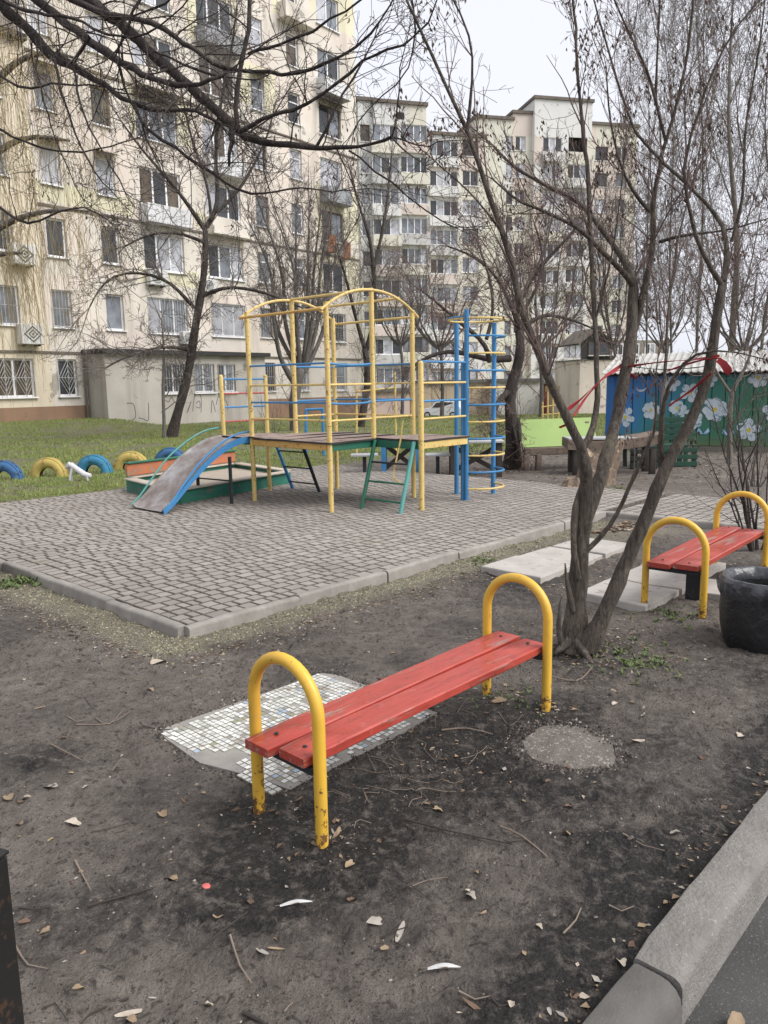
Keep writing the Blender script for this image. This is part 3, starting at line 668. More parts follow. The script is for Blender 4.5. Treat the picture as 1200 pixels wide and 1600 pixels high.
rb, fb = far_block('apartment_building', 'distant pale green and pink apartment block with stepped roofline at right', D(742, 600, 86.), 77,
    [(742, 800, 186, 0, [CGn, CGn, CW_], [(796, .9, 1, 'w')], 224, 2.72), (800, 833, 178, 0.004, [CP, CR, CGn], [(812, 1.2, 2, 'w')], 224, 2.72), (833, 921, 157, .6, [CW_, CW_, CP, CR], [(861, 2.2, 3, 'l'), (900, 2.2, 3, 'l')], 226, 2.72), (921, 992, 197, 0, [CP, CP, CR], [(937, 1.5, 2, 'w'), (968, 1.3, 2, 'w')], 240, 2.72)])
# ------------------------------------------------ low buildings at the back
mgarage = stucco('garage_beige', (.55, .46, .36), (.47, .39, .3), (.38, .31, .24)); mgwhite = stucco('garage_white', (.64, .63, .6), (.55, .54, .5), (.45, .43, .4))
mred = mat('shed_red', (.22, .055, .045), (.15, .04, .035), 3, .7, .2)
def low_box(name, label, cat, x0, x1, ytop, Y, deg, m, depth=5, roofm=None, roofh=.25, roofo=.3, doors=0, doorm=None, parts=None):
    fc = Facade(D((x0+x1)/2, 600, Y), deg); s0 = fc.at(x0, 620)[0]; s1 = fc.at(x1, 620)[0]; z1 = fc.at((x0+x1)/2, ytop)[1]; z0 = -2.6
    r = thing(name, label, cat, fc.P((s0+s1)/2, 0, -1)); q = fc.P
    mb = MB(); fc.slab(mb, s0, s1, -depth, 0, z0, z1); build('wall', mb, m, r, False)
    mb = MB(); fc.slab(mb, s0-.15, s1+.15, -depth-.1, roofo, z1+.003, z1+roofh); build('roof', mb, roofm or mroofing, r, False)
    for i in range(doors):
        w_ = (s1-s0)/doors; a = s0+w_*(i+.5); mb = MB(); fc.slab(mb, a-w_*.42, a+w_*.42, .004, .05, z0, z1-.35); d_ = build('door', mb, doorm or m, r, False)
        mb = MB(); fc.slab(mb, a-.02, a+.02, .052, .065, z0, z1-.4); build('door_seam', mb, mled, d_, False)
    return r, fc, s0, s1, z1
low_box('garage', 'low beige garage block behind the lawn, left of the white one', 'garage', 655, 772, 598, 70, 82, mgarage, doors=3, doorm=stucco('door_tan', (.52, .42, .31), (.44, .35, .25), (.34, .27, .2)))
low_box('garage', 'low white garage with grey flat roof behind the dark leaning tree', 'garage', 773, 843, 596, 69, 82, mgwhite, doors=1, doorm=mgwhite)
low_box('shed', 'small dark red shed beside the white garage', 'shed', 845, 872, 600, 70, 84, mred, 3)
low_box('garden_wall', 'pale pinkish wall with white gate far behind the climbing frame', 'wall', 566, 640, 612, 60, 80, stucco('pink_wall', (.6, .47, .42), (.5, .4, .36), (.4, .33, .3)), .4)
low_box('kiosk', 'brown ground-floor kiosk with dark shop window left of the painted shed', 'kiosk', 872, 912, 612, 66, 84, stucco('kiosk_tan', (.4, .31, .22), (.3, .24, .17), (.2, .16, .12)), 3, mat('kiosk_awning', (.45, .36, .16), (.35, .28, .13), 2, .7, .1), .5, .7, 2, mint)
def gable_house():
    r, fc, s0, s1, z1 = low_box('house', 'small pale house with a dark gable roof behind the painted shed', 'house', 905, 1042, 562, 62, 80, stucco('house_wall', (.62, .55, .48), (.52, .46, .4), (.4, .35, .3)), 5, mdark, .05, .1)
    q = fc.P; sg = fc.at(952, 580)[0]; mb = MB(); zt = z1+2.3
    fc.wall(mb, s0, sg, z1+.06, zt-.9, [], .05); mb.quad(q(s0, .05, zt-.9), q(sg, .05, zt-.9), q((s0+sg)/2, .05, zt), q((s0+sg)/2, .05, zt)); build('gable', mb, r.children[0].data.materials[0], r, False)
    mb = MB(); m_ = (s0+sg)/2
    for (a, b_) in (((s0-.3, zt-1.15), (m_, zt+.05)), ((m_, zt+.05), (sg+.3, zt-1.15))):
        for dz in (0, .12): mb.quad(q(a[0], .35, a[1]+dz), q(b_[0], .35, b_[1]+dz), q(b_[0], -4, b_[1]+dz), q(a[0], -4, a[1]+dz))
        mb.quad(q(a[0], .35, a[1]), q(b_[0], .35, b_[1]), q(b_[0], .35, b_[1]+.12), q(a[0], .35, a[1]+.12))
    build('gable_roof', mb, mled, r, False)
    mb = MB(); fc.slab(mb, sg+.02, s1, -4, 0, z1+.06, z1+1.5); build('upper_wall', mb, mat('dark_boards', (.26, .235, .21), (.18, .16, .145), 3, .9, .2), r, False)
    for a, z in ((fc.at(927, 558)[0], z1+.85), (fc.at(943, 558)[0], z1+.85)): window(fc, r, a, z, .9, 1.0, 1, 0, 0, mwfd, .06, -.03, 0)
    for x in (965, 990, 1015): window(fc, r, fc.at(x, 550)[0], z1+.8, .9, .9, 2, 0, 0, mwf, .0, -.03, 0)
gable_house()
# ================================================================== OBJECTS
def paint(name, c, rust=(.12, .06, .03), amt=.3, sc=30, rough=.45, wp=True):
    return mat(name, c, tuple(x*.8 for x in c), 3, rough, .25, 45, .003, chips=rust, chipamt=amt, chipscale=sc, wp=wp)
YEL = paint('yellow_paint', (.74, .47, .06), (.17, .09, .03), .31, 42); YELO = paint('yellow_paint_faded', (.7, .52, .19), (.3, .15, .06), .33, 25); ORG = paint('orange_paint', (.64, .38, .1), (.3, .14, .05), .35, 20)
BLU = paint('blue_paint', (.05, .22, .46), (.16, .2, .25), .3, 25); GRN = paint('green_paint', (.025, .15, .095), (.09, .1, .08), .31, 25); LGRN = paint('pale_green_paint', (.1, .33, .3), (.2, .26, .22), .33, 20)
REDP = paint('red_pipe_paint', (.42, .09, .07), (.4, .3, .25), .32, 25); DKB = paint('dark_pipe', (.022, .026, .032), (.07, .05, .04), .3, 25)
def seat_red():
    m, t, b = newmat('red_seat_paint'); p = wpos(t)
    dl = N(t, 'VectorMath', operation='DOT_PRODUCT'); t.links.new(p, dl.inputs[0]); dl.inputs[1].default_value = tuple(U)
    dv = N(t, 'VectorMath', operation='DOT_PRODUCT'); t.links.new(p, dv.inputs[0]); dv.inputs[1].default_value = tuple(V)
    cb = N(t, 'CombineXYZ'); t.links.new(mathn(t, 'MULTIPLY', dl.outputs['Value'], .08), cb.inputs[0]); t.links.new(dv.outputs['Value'], cb.inputs[1]); sx = N(t, 'SeparateXYZ'); t.links.new(p, sx.inputs[0]); t.links.new(sx.outputs[2], cb.inputs[2])
    gr = noise(t, cb.outputs[0], 60, 5, .6); n1 = noise(t, p, 5, 5, .6)
    c = ramp(t, n1, [(.3, (.34, .042, .028)), (.7, (.41, .066, .048))])
    c = mixc(t, ramp(t, gr, [(.5, (0,)*3), (.66, (.75,)*3)]), c, (.24, .035, .028))
    c = mixc(t, ramp(t, noise(t, p, 38, 6, .7), [(.61, (0,)*3), (.64, (.9,)*3)]), c, (.16, .05, .035))
    c = mixc(t, ramp(t, noise(t, p, 9, 5, .7), [(.6, (0,)*3), (.72, (.55,)*3)]), c, (.5, .17, .14))
    sc2 = noise(t, cb.outputs[0], 22, 6, .7, .3); c = mixc(t, ramp(t, sc2, [(.565, (0,)*3), (.6, (.8,)*3)]), c, ramp(t, gr, [(.4, (.2, .12, .095)), (.6, (.36, .25, .21))]))
    t.links.new(c, b.inputs['Base Color']); t.links.new(ramp(t, n1, [(.3, (.26,)*3), (.7, (.42,)*3)]), b.inputs['Roughness']); bump(t, b, gr, .35, .004); return m
RED = seat_red()
def hoop_yellow():
    m, t, b = newmat('hoop_yellow_paint'); p = wpos(t); n1 = noise(t, p, 3, 5, .6); n2 = noise(t, p, 24, 8, .75); n3 = noise(t, p, 11, 5, .65)
    c = ramp(t, n1, [(.3, (.72, .44, .05)), (.7, (.6, .35, .045))]); c = mixc(t, ramp(t, n3, [(.55, (0,)*3), (.75, (.45,)*3)]), c, (.45, .3, .07))
    sx = N(t, 'SeparateXYZ'); t.links.new(p, sx.inputs[0]); lo = ramp(t, sx.outputs[2], [(.0, (.15,)*3), (.22, (.02,)*3), (.3, (0,)*3)])     # splashed and rusted near the soil
    f = ramp(t, mathn(t, 'ADD', n2, lo), [(.63, (0,)*3), (.65, (1,)*3)]); c = mixc(t, f, c, ramp(t, n3, [(.4, (.1, .05, .025)), (.6, (.2, .1, .04))]))
    t.links.new(c, b.inputs['Base Color']); b.inputs['Roughness'].default_value = .42; bump(t, b, n2, .25, .003); return m
HY = hoop_yellow()
# ------------------------------------------------ benches
def bench(label, c0, c1, wdt, hgt, seat, r, hooplean=0, extra=False, zb=0):
    c0 = np.array(c0); c1 = np.array(c1); d = norm(c1-c0); s = np.array([d[1], -d[0], 0]); base = (c0+c1)/2
    t = thing('park_bench', label, 'bench', (*base[:2], 0), 'yellow hoop benches')
    for k, c in enumerate((c0, c1)):
        pts = [c+s*wdt/2+np.array([0, 0, z]) for z in np.linspace(-.08, hgt-wdt/2, 7)]
        pts += [c+s*wdt/2*cos(q)+np.array([0, 0, hgt-wdt/2+wdt/2*sin(q)]) for q in np.linspace(.17, pi-.17, 15)] + [c-s*wdt/2+np.array([0, 0, z]) for z in np.linspace(hgt-wdt/2, -.08, 7)]
        ln = d*hooplean*(1 if k else -1)
        pts = [p+ln*max(0, p[2]) for p in pts]
        build('hoop', MB().tube(pts, r, 14), HY, t)
        mb = MB(); a = c+d*(.0)+np.array([0, 0, seat-.058]); mb.bar(a-s*(wdt/2-r), a+s*(wdt/2-r), .035, .03, bev=.004); build('crossbar', mb, DKB, t)
    L = np.linalg.norm(c1-c0); pw = (wdt-2*r-.02)/2-.004
    for k in (-1, 1):
        off = s*k*(pw/2+.009); n = 12; mb = MB(); ax0, ax1 = c0-d*(.075 if k < 0 else .045)+off, c1+d*.05+off
        # plank, slightly bowed and worn
        rs = random.Random(k+5); rings = []; th = .042; h = pw/2; bv = .006
        for i in range(n+1):
            f = i/n; p = ax0+(ax1-ax0)*f+np.array([0, 0, seat-th/2+.003*sin(f*3.1+k)]); e = .004 if i in (0, n) else 0
            pr = [(-h+bv+e, th/2-e), (h-bv-e, th/2-e), (h-e, th/2-bv), (h-e, -th/2+bv), (h-bv-e, -th/2+e), (-h+bv+e, -th/2+e), (-h+e, -th/2+bv), (-h+e, th/2-bv)]
            rings.append(mb.add([p+s*(x+.0012*rs.uniform(-1, 1))+np.array([0, 0, z]) for x, z in pr]))
        for a, b in zip(rings, rings[1:]):
            for j in range(8): mb.face((a+j, a+(j+1) % 8, b+(j+1) % 8, b+j))
        mb.face([rings[0]+j for j in range(7, -1, -1)]); mb.face([rings[-1]+j for j in range(8)])
        pl = build('plank', mb, RED, t)
        for c_ in (c0+d*.02, c1-d*.02): build('bolt', MB().lathe([(.009, 0), (.008, .004), (0, .006)], c_+off+np.array([0, 0, seat+.0005]), 8), DKB, pl)
    if extra:
        mb = MB(); c = c0+d*.42; mb.obox(c+np.array([0, 0, seat/2-.045]), d*.02, s*wdt*.14, (0, 0, seat/2), .004); build('support', mb, DKB, t)
    return t
bench('red plank bench with yellow hoop ends in the foreground, over the mosaic slab', (-.365, 2.59, 0), (.65, 3.675, 0), .355, .648, .335, .023)
bench('red plank bench with yellow hoop ends beside the black litter bin', (1.98, 5.11, 0), (2.965, 6.265, 0), .40, .66, .37, .024, 0, True)
# ------------------------------------------------ climbing frame
def climbing_frame():
    t = thing('climbing_frame', 'yellow, blue and green pipe climbing frame with arched roof, deck and round ladder', 'climbing frame', FP(.8, .8, ZP), None)
    SU, SV = 1.56, 1.53; ZD = .925; ZE = 2.50; ZA = 2.74; PR = .032
    P3 = lambda a, b, z: FP(a, b, z)
    def post(a, b, z0, z1, m, r=PR, cap=False, name='post', n=10):
        mb = MB(); pts = [P3(a, b, z0), P3(a, b, (z0+z1)/2), P3(a, b, z1)]; rr = [r, r, r]
        if cap: pts += [P3(a, b, z1+.5*r), P3(a, b, z1+.85*r)]; rr += [r*.8, r*.25]
        return build(name, mb.tube(pts, rr, n), m, t)
    B = -.2
    post(0, 0, B, ZE+.07, YELO); post(SU, 0, B, ZE+.06, YELO); post(0, SV, B, ZE+.06, YELO); post(SU, SV, B, ZE+.06, YELO)
    post(SU/2, 0, ZD-.09, ZA, YELO); post(SU/2, SV, ZD-.09, ZA, YELO)
    # barrel roof of bent pipe
    def arch(b, m):
        o = .1; R = []
        for q in np.linspace(0, 1, 17): a = -o+(SU+2*o)*q; R.append(P3(a, b, ZE-.03+(ZA-ZE+.05)*(1-(abs(2*q-1))**2.2)))
        return build('roof_arch', MB().tube(R, .018, 8), YELO, t)
    arch(-.02, YELO); arch(SV+.02, ORG)
    def rail(a0, b0, a1, b1, z, m, r=.0135, name='rail', sag=0, z1=None):
        z1 = z if z1 is None else z1; A = P3(a0, b0, z); Bq = P3(a1, b1, z1); pts = [A+(Bq-A)*f+np.array([0, 0, -sag*sin(pi*f)]) for f in (0, .25, .5, .75, 1)]
        return build(name, MB().tube(pts, r, 8), m, t)
    zr = lambda q: ZE-.03+(ZA-ZE+.05)*(1-(abs(2*q-1))**2.2)
    for q in (0, .5, .78, 1): a = -.1+(SU+.2)*q; rail(a, -.02, a, SV+.02, zr(q)+.012, ORG if q == 0 else YELO, .018, 'roof_rail')
    RZ = ((1.86, BLU), (1.605, YELO), (1.385, BLU), (1.17, YELO))
    for z, m in RZ:
        rail(0, 0, 0, SV, z, m); rail(0, 0, SU/2, 0, z-.004, m, .0135, 'rail', .02 if m == BLU else 0); rail(SU, 0, SU, SV, z+.003, m); rail(SU/2, SV, SU, SV, z-.003, m)
    rail(SU/2, 0, SU, 0, 1.387, BLU); rail(SU/2, 0, SU, 0, 1.172, YELO)
    # main deck: edge beams, warped worn boards
    DW = mat('deck_ply', (.33, .25, .215), (.22, .165, .145), 5, .85, .4, 40, .004, chips=(.13, .1, .085), chipamt=.36, chipscale=7); DE = mat('deck_edge', (.05, .042, .04), (.03, .027, .026), 6, .9, .3, 30)
    def beam(a0, b0, a1, b1, m, h=.085, w_=.035, z=None): z = z or ZD-.075; return build('beam', MB().bar(P3(a0, b0, z), P3(a1, b1, z), w_, h, bev=.004), m, t)
    beam(-.005, .035, -.005, SV-.035, ORG); beam(.035, 0, SU+.0, 0, GRN, .1); beam(SU, .035, SU, SV-.035, GRN); beam(.035, SV, SU-.035, SV, YELO)
    rs = random.Random(4)
    def board(a0, a1, b0, b1, z=ZD, tilt=0, warp=.012):
        mb = MB(); n = 6; top = []; bot = []
        for i in range(n+1):
            for j in (0, 1):
                a = a0+(a1-a0)*i/n; b = b0 if j == 0 else b1; zz = z+warp*sin(i/n*pi+j)+tilt*(j-.5); top.append(P3(a, b, zz)); bot.append(P3(a, b, zz-.022))
        it = mb.add(top); ib = mb.add(bot)
        for i in range(n):
            a, b, c, d = 2*i, 2*i+1, 2*i+3, 2*i+2; mb.m = 0; mb.face((it+a, it+d, it+c, it+b)); mb.m = 1
            mb.face((ib+a, ib+b, ib+c, ib+d)); mb.face((it+a, ib+a, ib+d, it+d)); mb.face((it+b, it+c, ib+c, ib+b))
        mb.face((it, it+1, ib+1, ib)); mb.face((it+2*n, ib+2*n, ib+2*n+1, it+2*n+1)); return build('deck_board', mb, [DW, DE], t, False)
    nb = 4
    for i in range(nb): board(-.05, SU+.02, -.05+i*(SV+.08)/nb, -.05+(i+1)*(SV+.08)/nb-.012, ZD+.004*i-.02, .01*rs.uniform(-1, 1), .006+.012*rs.random())
    # right balcony towards the round ladder
    EA0, EA1, EB = SU/2, 1.7, -.8
    post(EA0, EB, B, 1.84, YELO, .034, True); rail(EA0, EB, EA0, EB+.02, 1.84, YELO)
    beam(EA0, -.035, EA0, EB+.03, GRN, .095); beam(EA0+.03, EB, EA1, EB, YELO, .085); beam(EA1+.02, EB+.03, EA1+.02, -.03, YELO)
    board(EA0-.02, EA1+.03, -.42, -.06, ZD-.005, .004, .004); board(EA0-.02, EA1+.03, EB-.03, -.43, ZD-.008, .004, .006)
    aw = G(727, 782, ZP)-F0
    for z, m in RZ: rail(EA0, EB, float(aw@U), float(aw@V), z, m)
    # round ladder
    cw_ = G(744, 775.5, ZP)-F0; cu, cv, R = float(cw_@U), float(cw_@V), .375; ang = {}
    for k_, q_ in (('a', (727, 782)), ('b', (781, 769)), ('c', (703, 770))): w3 = G(*q_, ZP)-F0; ang[k_] = atan2(float(w3@V)-cv, float(w3@U)-cu) % (2*pi)
    if ang['b'] < ang['a']: ang['b'] += 2*pi
    pt = lambda q, z: P3(cu+R*cos(q), cv+R*sin(q), z)
    for k, z1 in (('a', 2.53), ('b', 2.4), ('c', 2.4)):
        p = pt(ang[k], 0); build('post', MB().tube([pt(ang[k], B), pt(ang[k], 1.2), pt(ang[k], z1)], .032, 10), BLU, t)
    qa = ang['a']-.13; build('post', MB().tube([pt(qa, B), pt(qa, 1.2), pt(qa, 1.87)], .03, 10), BLU, t)
    zz = 2.42; i = 0
    while zz > .2:
        m = (YELO, BLU)[i % 2]
        if i == 0: pts = [pt(2*pi*k/36, zz) for k in range(36)]; build('ring', MB().tube(pts, .0145, 8, closed=True), YELO, t)
        else: pts = [pt(q, zz) for q in np.linspace(ang['a'], ang['b']+.1, 15)]; build('rung', MB().tube(pts, .0135, 8), m, t)
        zz -= .222; i += 1
    pts = [pt(q, 2.44) for q in np.linspace(ang['c'], ang['a'], 8)]; build('rung', MB().tube(pts, .0135, 8), BLU, t)
    # green ladder to the right of the arched bay
    for b in (-.06, -.72): build('ladder_rail', MB().tube([P3(EA0-.04, b, ZD-.03), P3(.42, b-.03, ZP-.06)], .026, 10), GRN if b > -.5 else LGRN, t)
    for f in (.3, .56, .8): a = EA0-.04+(.42-EA0+.04)*f; z = ZD-.03+(ZP-.03-ZD)*f; rail(a, -.07, a, -.73, z, DKB if f < .4 else GRN, .013, 'ladder_rung')
    build('bent_handrail', MB().tube([P3(EA0-.05, -.55, 1.15), P3(EA0-.07, -.52, .9), P3(.63, -.47, .5), P3(.6, -.5, .45), P3(.56, -.68, .38)], .011, 8), YELO, t)
    # landing for the slide, with low posts
    LB0, LB1, LA = SV+.06, 2.2, .8
    for a, b in ((0.02, 2.2), (LA, 2.2)): post(a, b, B if a > .5 else ZD-.1, 1.74, YELO, .03, True)
    for k, z in enumerate((1.7, 1.5, 1.31, 1.11)): rail(.02, 2.2, LA, 2.2, z, (BLU, REDP)[k % 2], .013)
    beam(0.02, SV+.03, .02, 2.17, GRN, .07); beam(LA, SV+.03, LA, 2.17, GRN); beam(.05, 2.2, LA-.03, 2.2, YELO)
    board(-.03, LA+.03, SV+.04, 2.21, ZD-.01, .006, .008)
    # dark ladder at the back of the landing
    for b in (2.1, 1.5): build('ladder_rail', MB().tube([P3(LA+.02, b, ZD-.06), P3(LA+.36, b-.03, ZP-.05)], .025, 10), DKB if b < 2 else BLU, t)
    for f in (.25, .53, .8): a = LA+.02+.34*f; z = ZD-.06+(ZP-ZD)*f; rail(a, 2.1, a, 1.5, z, DKB, .012, 'ladder_rung')
    return t
climbing_frame()
# ------------------------------------------------ slide
def slide():
    t = thing('slide', 'worn grey metal slide with blue and green side rails below the climbing frame', 'slide', FP(-1.2, 1.8, ZP))
    b0, b1 = 1.6, 2.18
    prof = spline([(0.04, .9, 0), (-.2, .88, 0), (-.45, .79, 0), (-.74, .615, 0), (-1.02, .39, 0), (-1.27, .17, 0), (-1.41, .08, 0)], .08)
    wid = lambda i: .12*(i/len(prof))
    m, tt, b = newmat('slide_metal'); p = wpos(tt); n1 = noise(tt, p, 3.5, 6, .7); n2 = noise(tt, p, 18, 6, .7)
    c = ramp(tt, n1, [(.35, (.15, .115, .1)), (.5, (.24, .21, .2)), (.68, (.36, .35, .355))]); c = mixc(tt, ramp(tt, n2, [(.58, (0,)*3), (.7, (.7,)*3)]), c, (.2, .11, .075))
    tt.links.new(c, b.inputs['Base Color']); b.inputs['Metallic'].default_value = .1; b.inputs['Roughness'].default_value = .55; bump(tt, b, n2, .15)
    mb = MB(); rows = []
    cross = [(0, .03), (.02, .01), (.06, 0), (.5, -.006), (.94, 0), (.98, .01), (1, .03)]
    for i, q in enumerate(prof):
        w0, w1 = b0-wid(i)*.5, b1+wid(i)*.5; rows.append(mb.add([FP(q[0], w0+(w1-w0)*f, q[1]+h) for f, h in cross]))
    for r0, r1 in zip(rows, rows[1:]):
        for j in range(6): mb.face((r0+j, r0+j+1, r1+j+1, r1+j))
    build('chute', mb, m, t)
    for s_, mm, lab in ((0, BLU, None), (1, LGRN, None)):
        mb = MB(); rows = []
        for i, q in enumerate(prof):
            f = q[0]; bb = (b0-wid(i)*.5-.012) if s_ == 0 else (b1+wid(i)*.5+.012); sg = -1 if s_ == 0 else 1; e = .0 if i < len(prof)-1 else -.02
            rows.append(mb.add([FP(f, bb, q[1]-.055+.02*(i/len(prof))), FP(f, bb+sg*.02, q[1]-.055+.02*(i/len(prof))), FP(f, bb+sg*.02, q[1]+.03), FP(f, bb, q[1]+.03)]))
        for r0, r1 in zip(rows, rows[1:]):
            for j in range(4): mb.face((r0+j, r0+(j+1) % 4, r1+(j+1) % 4, r1+j))
        mb.face([rows[0]+j for j in range(4)]); mb.face([rows[-1]+j for j in range(3, -1, -1)])
        sb = build('side_board', mb, BLU if s_ == 0 else mat('slide_side_bare', (.32, .26, .2), (.22, .18, .14), 6, .6, .2, chips=(.1, .3, .3), chipamt=.4, chipscale=12), t)
        lift = .085 if s_ == 0 else .12
        pts = [FP(q[0], (b0-wid(i)*.5-.02) if s_ == 0 else (b1+wid(i)*.5+.07), q[1]+lift*min(1, (len(prof)-1-i)/8)+.01) for i, q in enumerate(prof)]
        build('handrail', MB().tube(pts, .0125, 8), BLU if s_ == 0 else LGRN, t)
    for q in ((-.42, 2.24), (-.36, 1.56)): build('support_post', MB().tube([FP(q[0], q[1], -.1), FP(q[0], q[1], .68)], .024, 8), DKB, t)
    build('support_bar', MB().tube([FP(-.45, 2.24, .36), FP(-.36, 1.56, .36)], .011, 6), DKB, t)
slide()
# ------------------------------------------------ sandbox
def sandbox():
    Pc = [KP(3.24, 6.6), KP(2.95, 4.75), KP(5.35, 5.25), KP(5.62, 7.1)]; cen = sum(Pc)/4
    t = thing('sandbox', 'low green timber sandbox with an orange seat board behind the slide', 'sandbox', (*cen[:2], .04))
    wv = mat('sandbox_green', (.02, .125, .085), (.035, .19, .14), 4, .75, .3, 30, .004, chips=(.12, .13, .1), chipamt=.34, chipscale=9); wt = mat('sandbox_top', (.5, .44, .37), (.38, .33, .28), 5, .8, .2)
    for i in range(4):
        a, b = Pc[i], Pc[(i+1) % 4]; z = np.array([0, 0, .13]); d = norm(b-a); build('side_board', MB().bar(a+z+d*.025, b+z-d*.025 if i % 2 else b+z+d*.02, .05, .2, bev=.006), wv, t)
        z = np.array([0, 0, .243]); build('edge_board', MB().bar(a+z+d*.09, b+z-d*.09, .16, .022, bev=.004), wt, t)
    mb = MB(); mb.face([mb.add([p+np.array([0, 0, .17])]) for p in Pc]); build('sand', mb, mat('sand', (.4, .34, .28), (.3, .26, .21), 6, .95, .5, 60, .006), t, False)
    a, b = Pc[0]+np.array([0, 0, .36]), Pc[3]+np.array([0, 0, .36]); d = norm(b-a); s = np.array([d[1], -d[0], 0])
    og = mat('seat_orange', (.48, .17, .08), (.36, .12, .06), 4, .7, .3, 40, .004, chips=(.25, .2, .15), chipamt=.38, chipscale=8)
    build('seat_back', MB().bar(a+d*.0, b, .04, .18, bev=.006), og, t); build('seat_cap', MB().bar(a-s*.0+np.array([0, 0, .107]), b+np.array([0, 0, .107]), .1, .025, bev=.004), GRN, t)
    for p in (a, b): build('seat_leg', MB().bar(p+d*(.05 if p is a else -.05)+np.array([0, 0, -.105]), p+d*(.05 if p is a else -.05)+np.array([0, 0, -.3]), .08, .06), og, t)
sandbox()
# ------------------------------------------------ half tyres
def tyre(label, px_, py_, Rm, m, deg):
    c = G(px_, py_, .0); c[2] = float(gz(c[0], c[1])); t = thing('half_tyre', label, 'tyre', c, 'half-buried tyres edging the grass')
    d = uvec(deg); mb = MB(); r = .105; n = 18; rings = []
    pr = [(r*.95*cos(q), r*.9*sin(q)) for q in np.linspace(.5, 2*pi-.5, 14)]            # hollow tyre section, open towards the hub
    s = np.array([d[1], -d[0], 0])
    for i in range(n+1):
        q = -.12+(pi+.24)*i/n; rd = d*cos(q)+np.array([0, 0, sin(q)])
        gro = 1
        rings.append(mb.add([c+rd*(Rm-x*gro)+s*y for x, y in pr]))
    k = len(pr)
    for a, b in zip(rings, rings[1:]):
        for j in range(k-1): mb.face((a+j, a+j+1, b+j+1, b+j))
    build('carcass', mb, m, t)
    mb = MB()                                    # tread grooves as raised ribs round the crown
    for y in (-.045, 0, .045):
        pts = [c+(d*cos(q)+np.array([0, 0, sin(q)]))*(Rm+r*.93-abs(y)*.12)+s*y for q in np.linspace(-.1, pi+.1, 20)]; mb.tube(pts, .012, 5)
    build('tread', mb, m, t)
BT = paint('tyre_blue', (.05, .14, .3), (.03, .04, .06), .36, 12, .75); YT = paint('tyre_yellow', (.52, .4, .12), (.3, .2, .06), .37, 10, .75); BT2 = paint('tyre_light_blue', (.05, .23, .38), (.04, .08, .12), .34, 12, .75)
tyre('blue half-buried tyre cut by the left edge of the picture', 8, 750, .25, BT, 100)
tyre('yellow half-buried tyre, nearest the left edge, left of the white toy', 77, 745, .25, YT, 98)
tyre('light blue half-buried tyre just right of the white toy', 148, 740, .25, BT2, 97)
tyre('yellow half-buried tyre behind the left end of the orange seat board', 206, 734, .26, YT, 96)
tyre('blue half-buried tyre mostly hidden behind the orange seat board', 268, 728, .26, BT, 96)
# ------------------------------------------------ white toy
def toy():
    c = G(118, 752, .0); c[2] = float(gz(c[0], c[1])); t = thing('toy', 'small white plastic toy lying between the yellow and light blue tyres', 'toy', c); m = mat('toy_white', (.62, .6, .62), (.5, .48, .5), 6, .6, .1)
    X = lambda x, y, z: c+np.array([x, y, z])
    mb = MB(); mb.tube([X(-.08, 0, .28), X(-.06, 0, .29), X(.02, 0, .23), X(.16, 0, .12), X(.27, 0, .09), X(.29, 0, .085)], [.02, .055, .05, .055, .045, .01], 10); build('body', mb, m, t)
    mb = MB(); mb.tube([X(-.15, 0, .23), X(-.13, 0, .25), X(-.07, 0, .3), X(-.04, 0, .28)], [.015, .04, .055, .02], 8); build('head', mb, m, t)
    for x0, x1, y, z0 in ((-.06, -.07, .03, .24), (-.03, -.09, -.03, .24), (.2, .23, .03, .1), (.22, .24, -.03, .1)): build('leg', MB().tube([X(x0, y, z0), X((x0+x1)/2-.01, y, z0/2), X(x1, y, -.01)], [.026, .02, .016], 7), m, t)
toy()
# ------------------------------------------------ litter bin
def litter_bin():
    c = np.array([2.29, 4.47, 0]); t = thing('litter_bin', 'black litter bin lined with a folded black plastic bag', 'litter bin', c)
    m, tt, b = newmat('bag_plastic'); p = wpos(tt); n1 = noise(tt, p, 14, 5, .6, 1.2); b.inputs['Base Color'].default_value = (.016, .0165, .018, 1); b.inputs['Roughness'].default_value = .42; b.inputs['Specular IOR Level'].default_value = .5; bump(tt, b, n1, .55, .02)
    m2, tt, b = newmat('bag_plastic_lip'); p = wpos(tt); n1 = noise(tt, p, 22, 5, .65, 1.5); tt.links.new(ramp(tt, n1, [(.35, (.02, .02, .024)), (.65, (.07, .072, .082))]), b.inputs['Base Color']); b.inputs['Roughness'].default_value = .28; bump(tt, b, noise(tt, p, 9, 3, .5, 1.0), .5, .03)  # paler blue-grey blotches paint highlights of the folds into the lip colour
    rs = random.Random(2); ph = [rs.uniform(0, 6.28) for _ in range(9)]
    wr = lambda q, z: 1+.012*sin(5*q+ph[0]+9*z)+.009*sin(11*q+ph[1]-14*z)+.006*sin(23*q+ph[2]+5*z)
    mb = MB().lathe([(.0, -.02), (.2, -.02), (.225, .03), (.243, .12), (.25, .22), (.252, .33), (.25, .38)], c, 56, wr); build('drum', mb, m, t)
    wl = lambda q, z: 1+.022*sin(6*q+ph[3])*(.5+z)+.016*sin(13*q+ph[4]+20*z)+.012*sin(29*q+ph[5])
    mb = MB().lathe([(.262, .315), (.272, .335), (.278, .37), (.272, .41), (.25, .428), (.225, .426), (.205, .405), (.2, .36), (.195, .2), (.18, .05), (0, .04)], c, 72, wl); lip = build('bag', mb, [m2, m], t)
    for f in lip.data.polygons:
        if f.center.z < .36 and (f.center.x**2+f.center.y**2) < .215**2: f.material_index = 1
litter_bin()
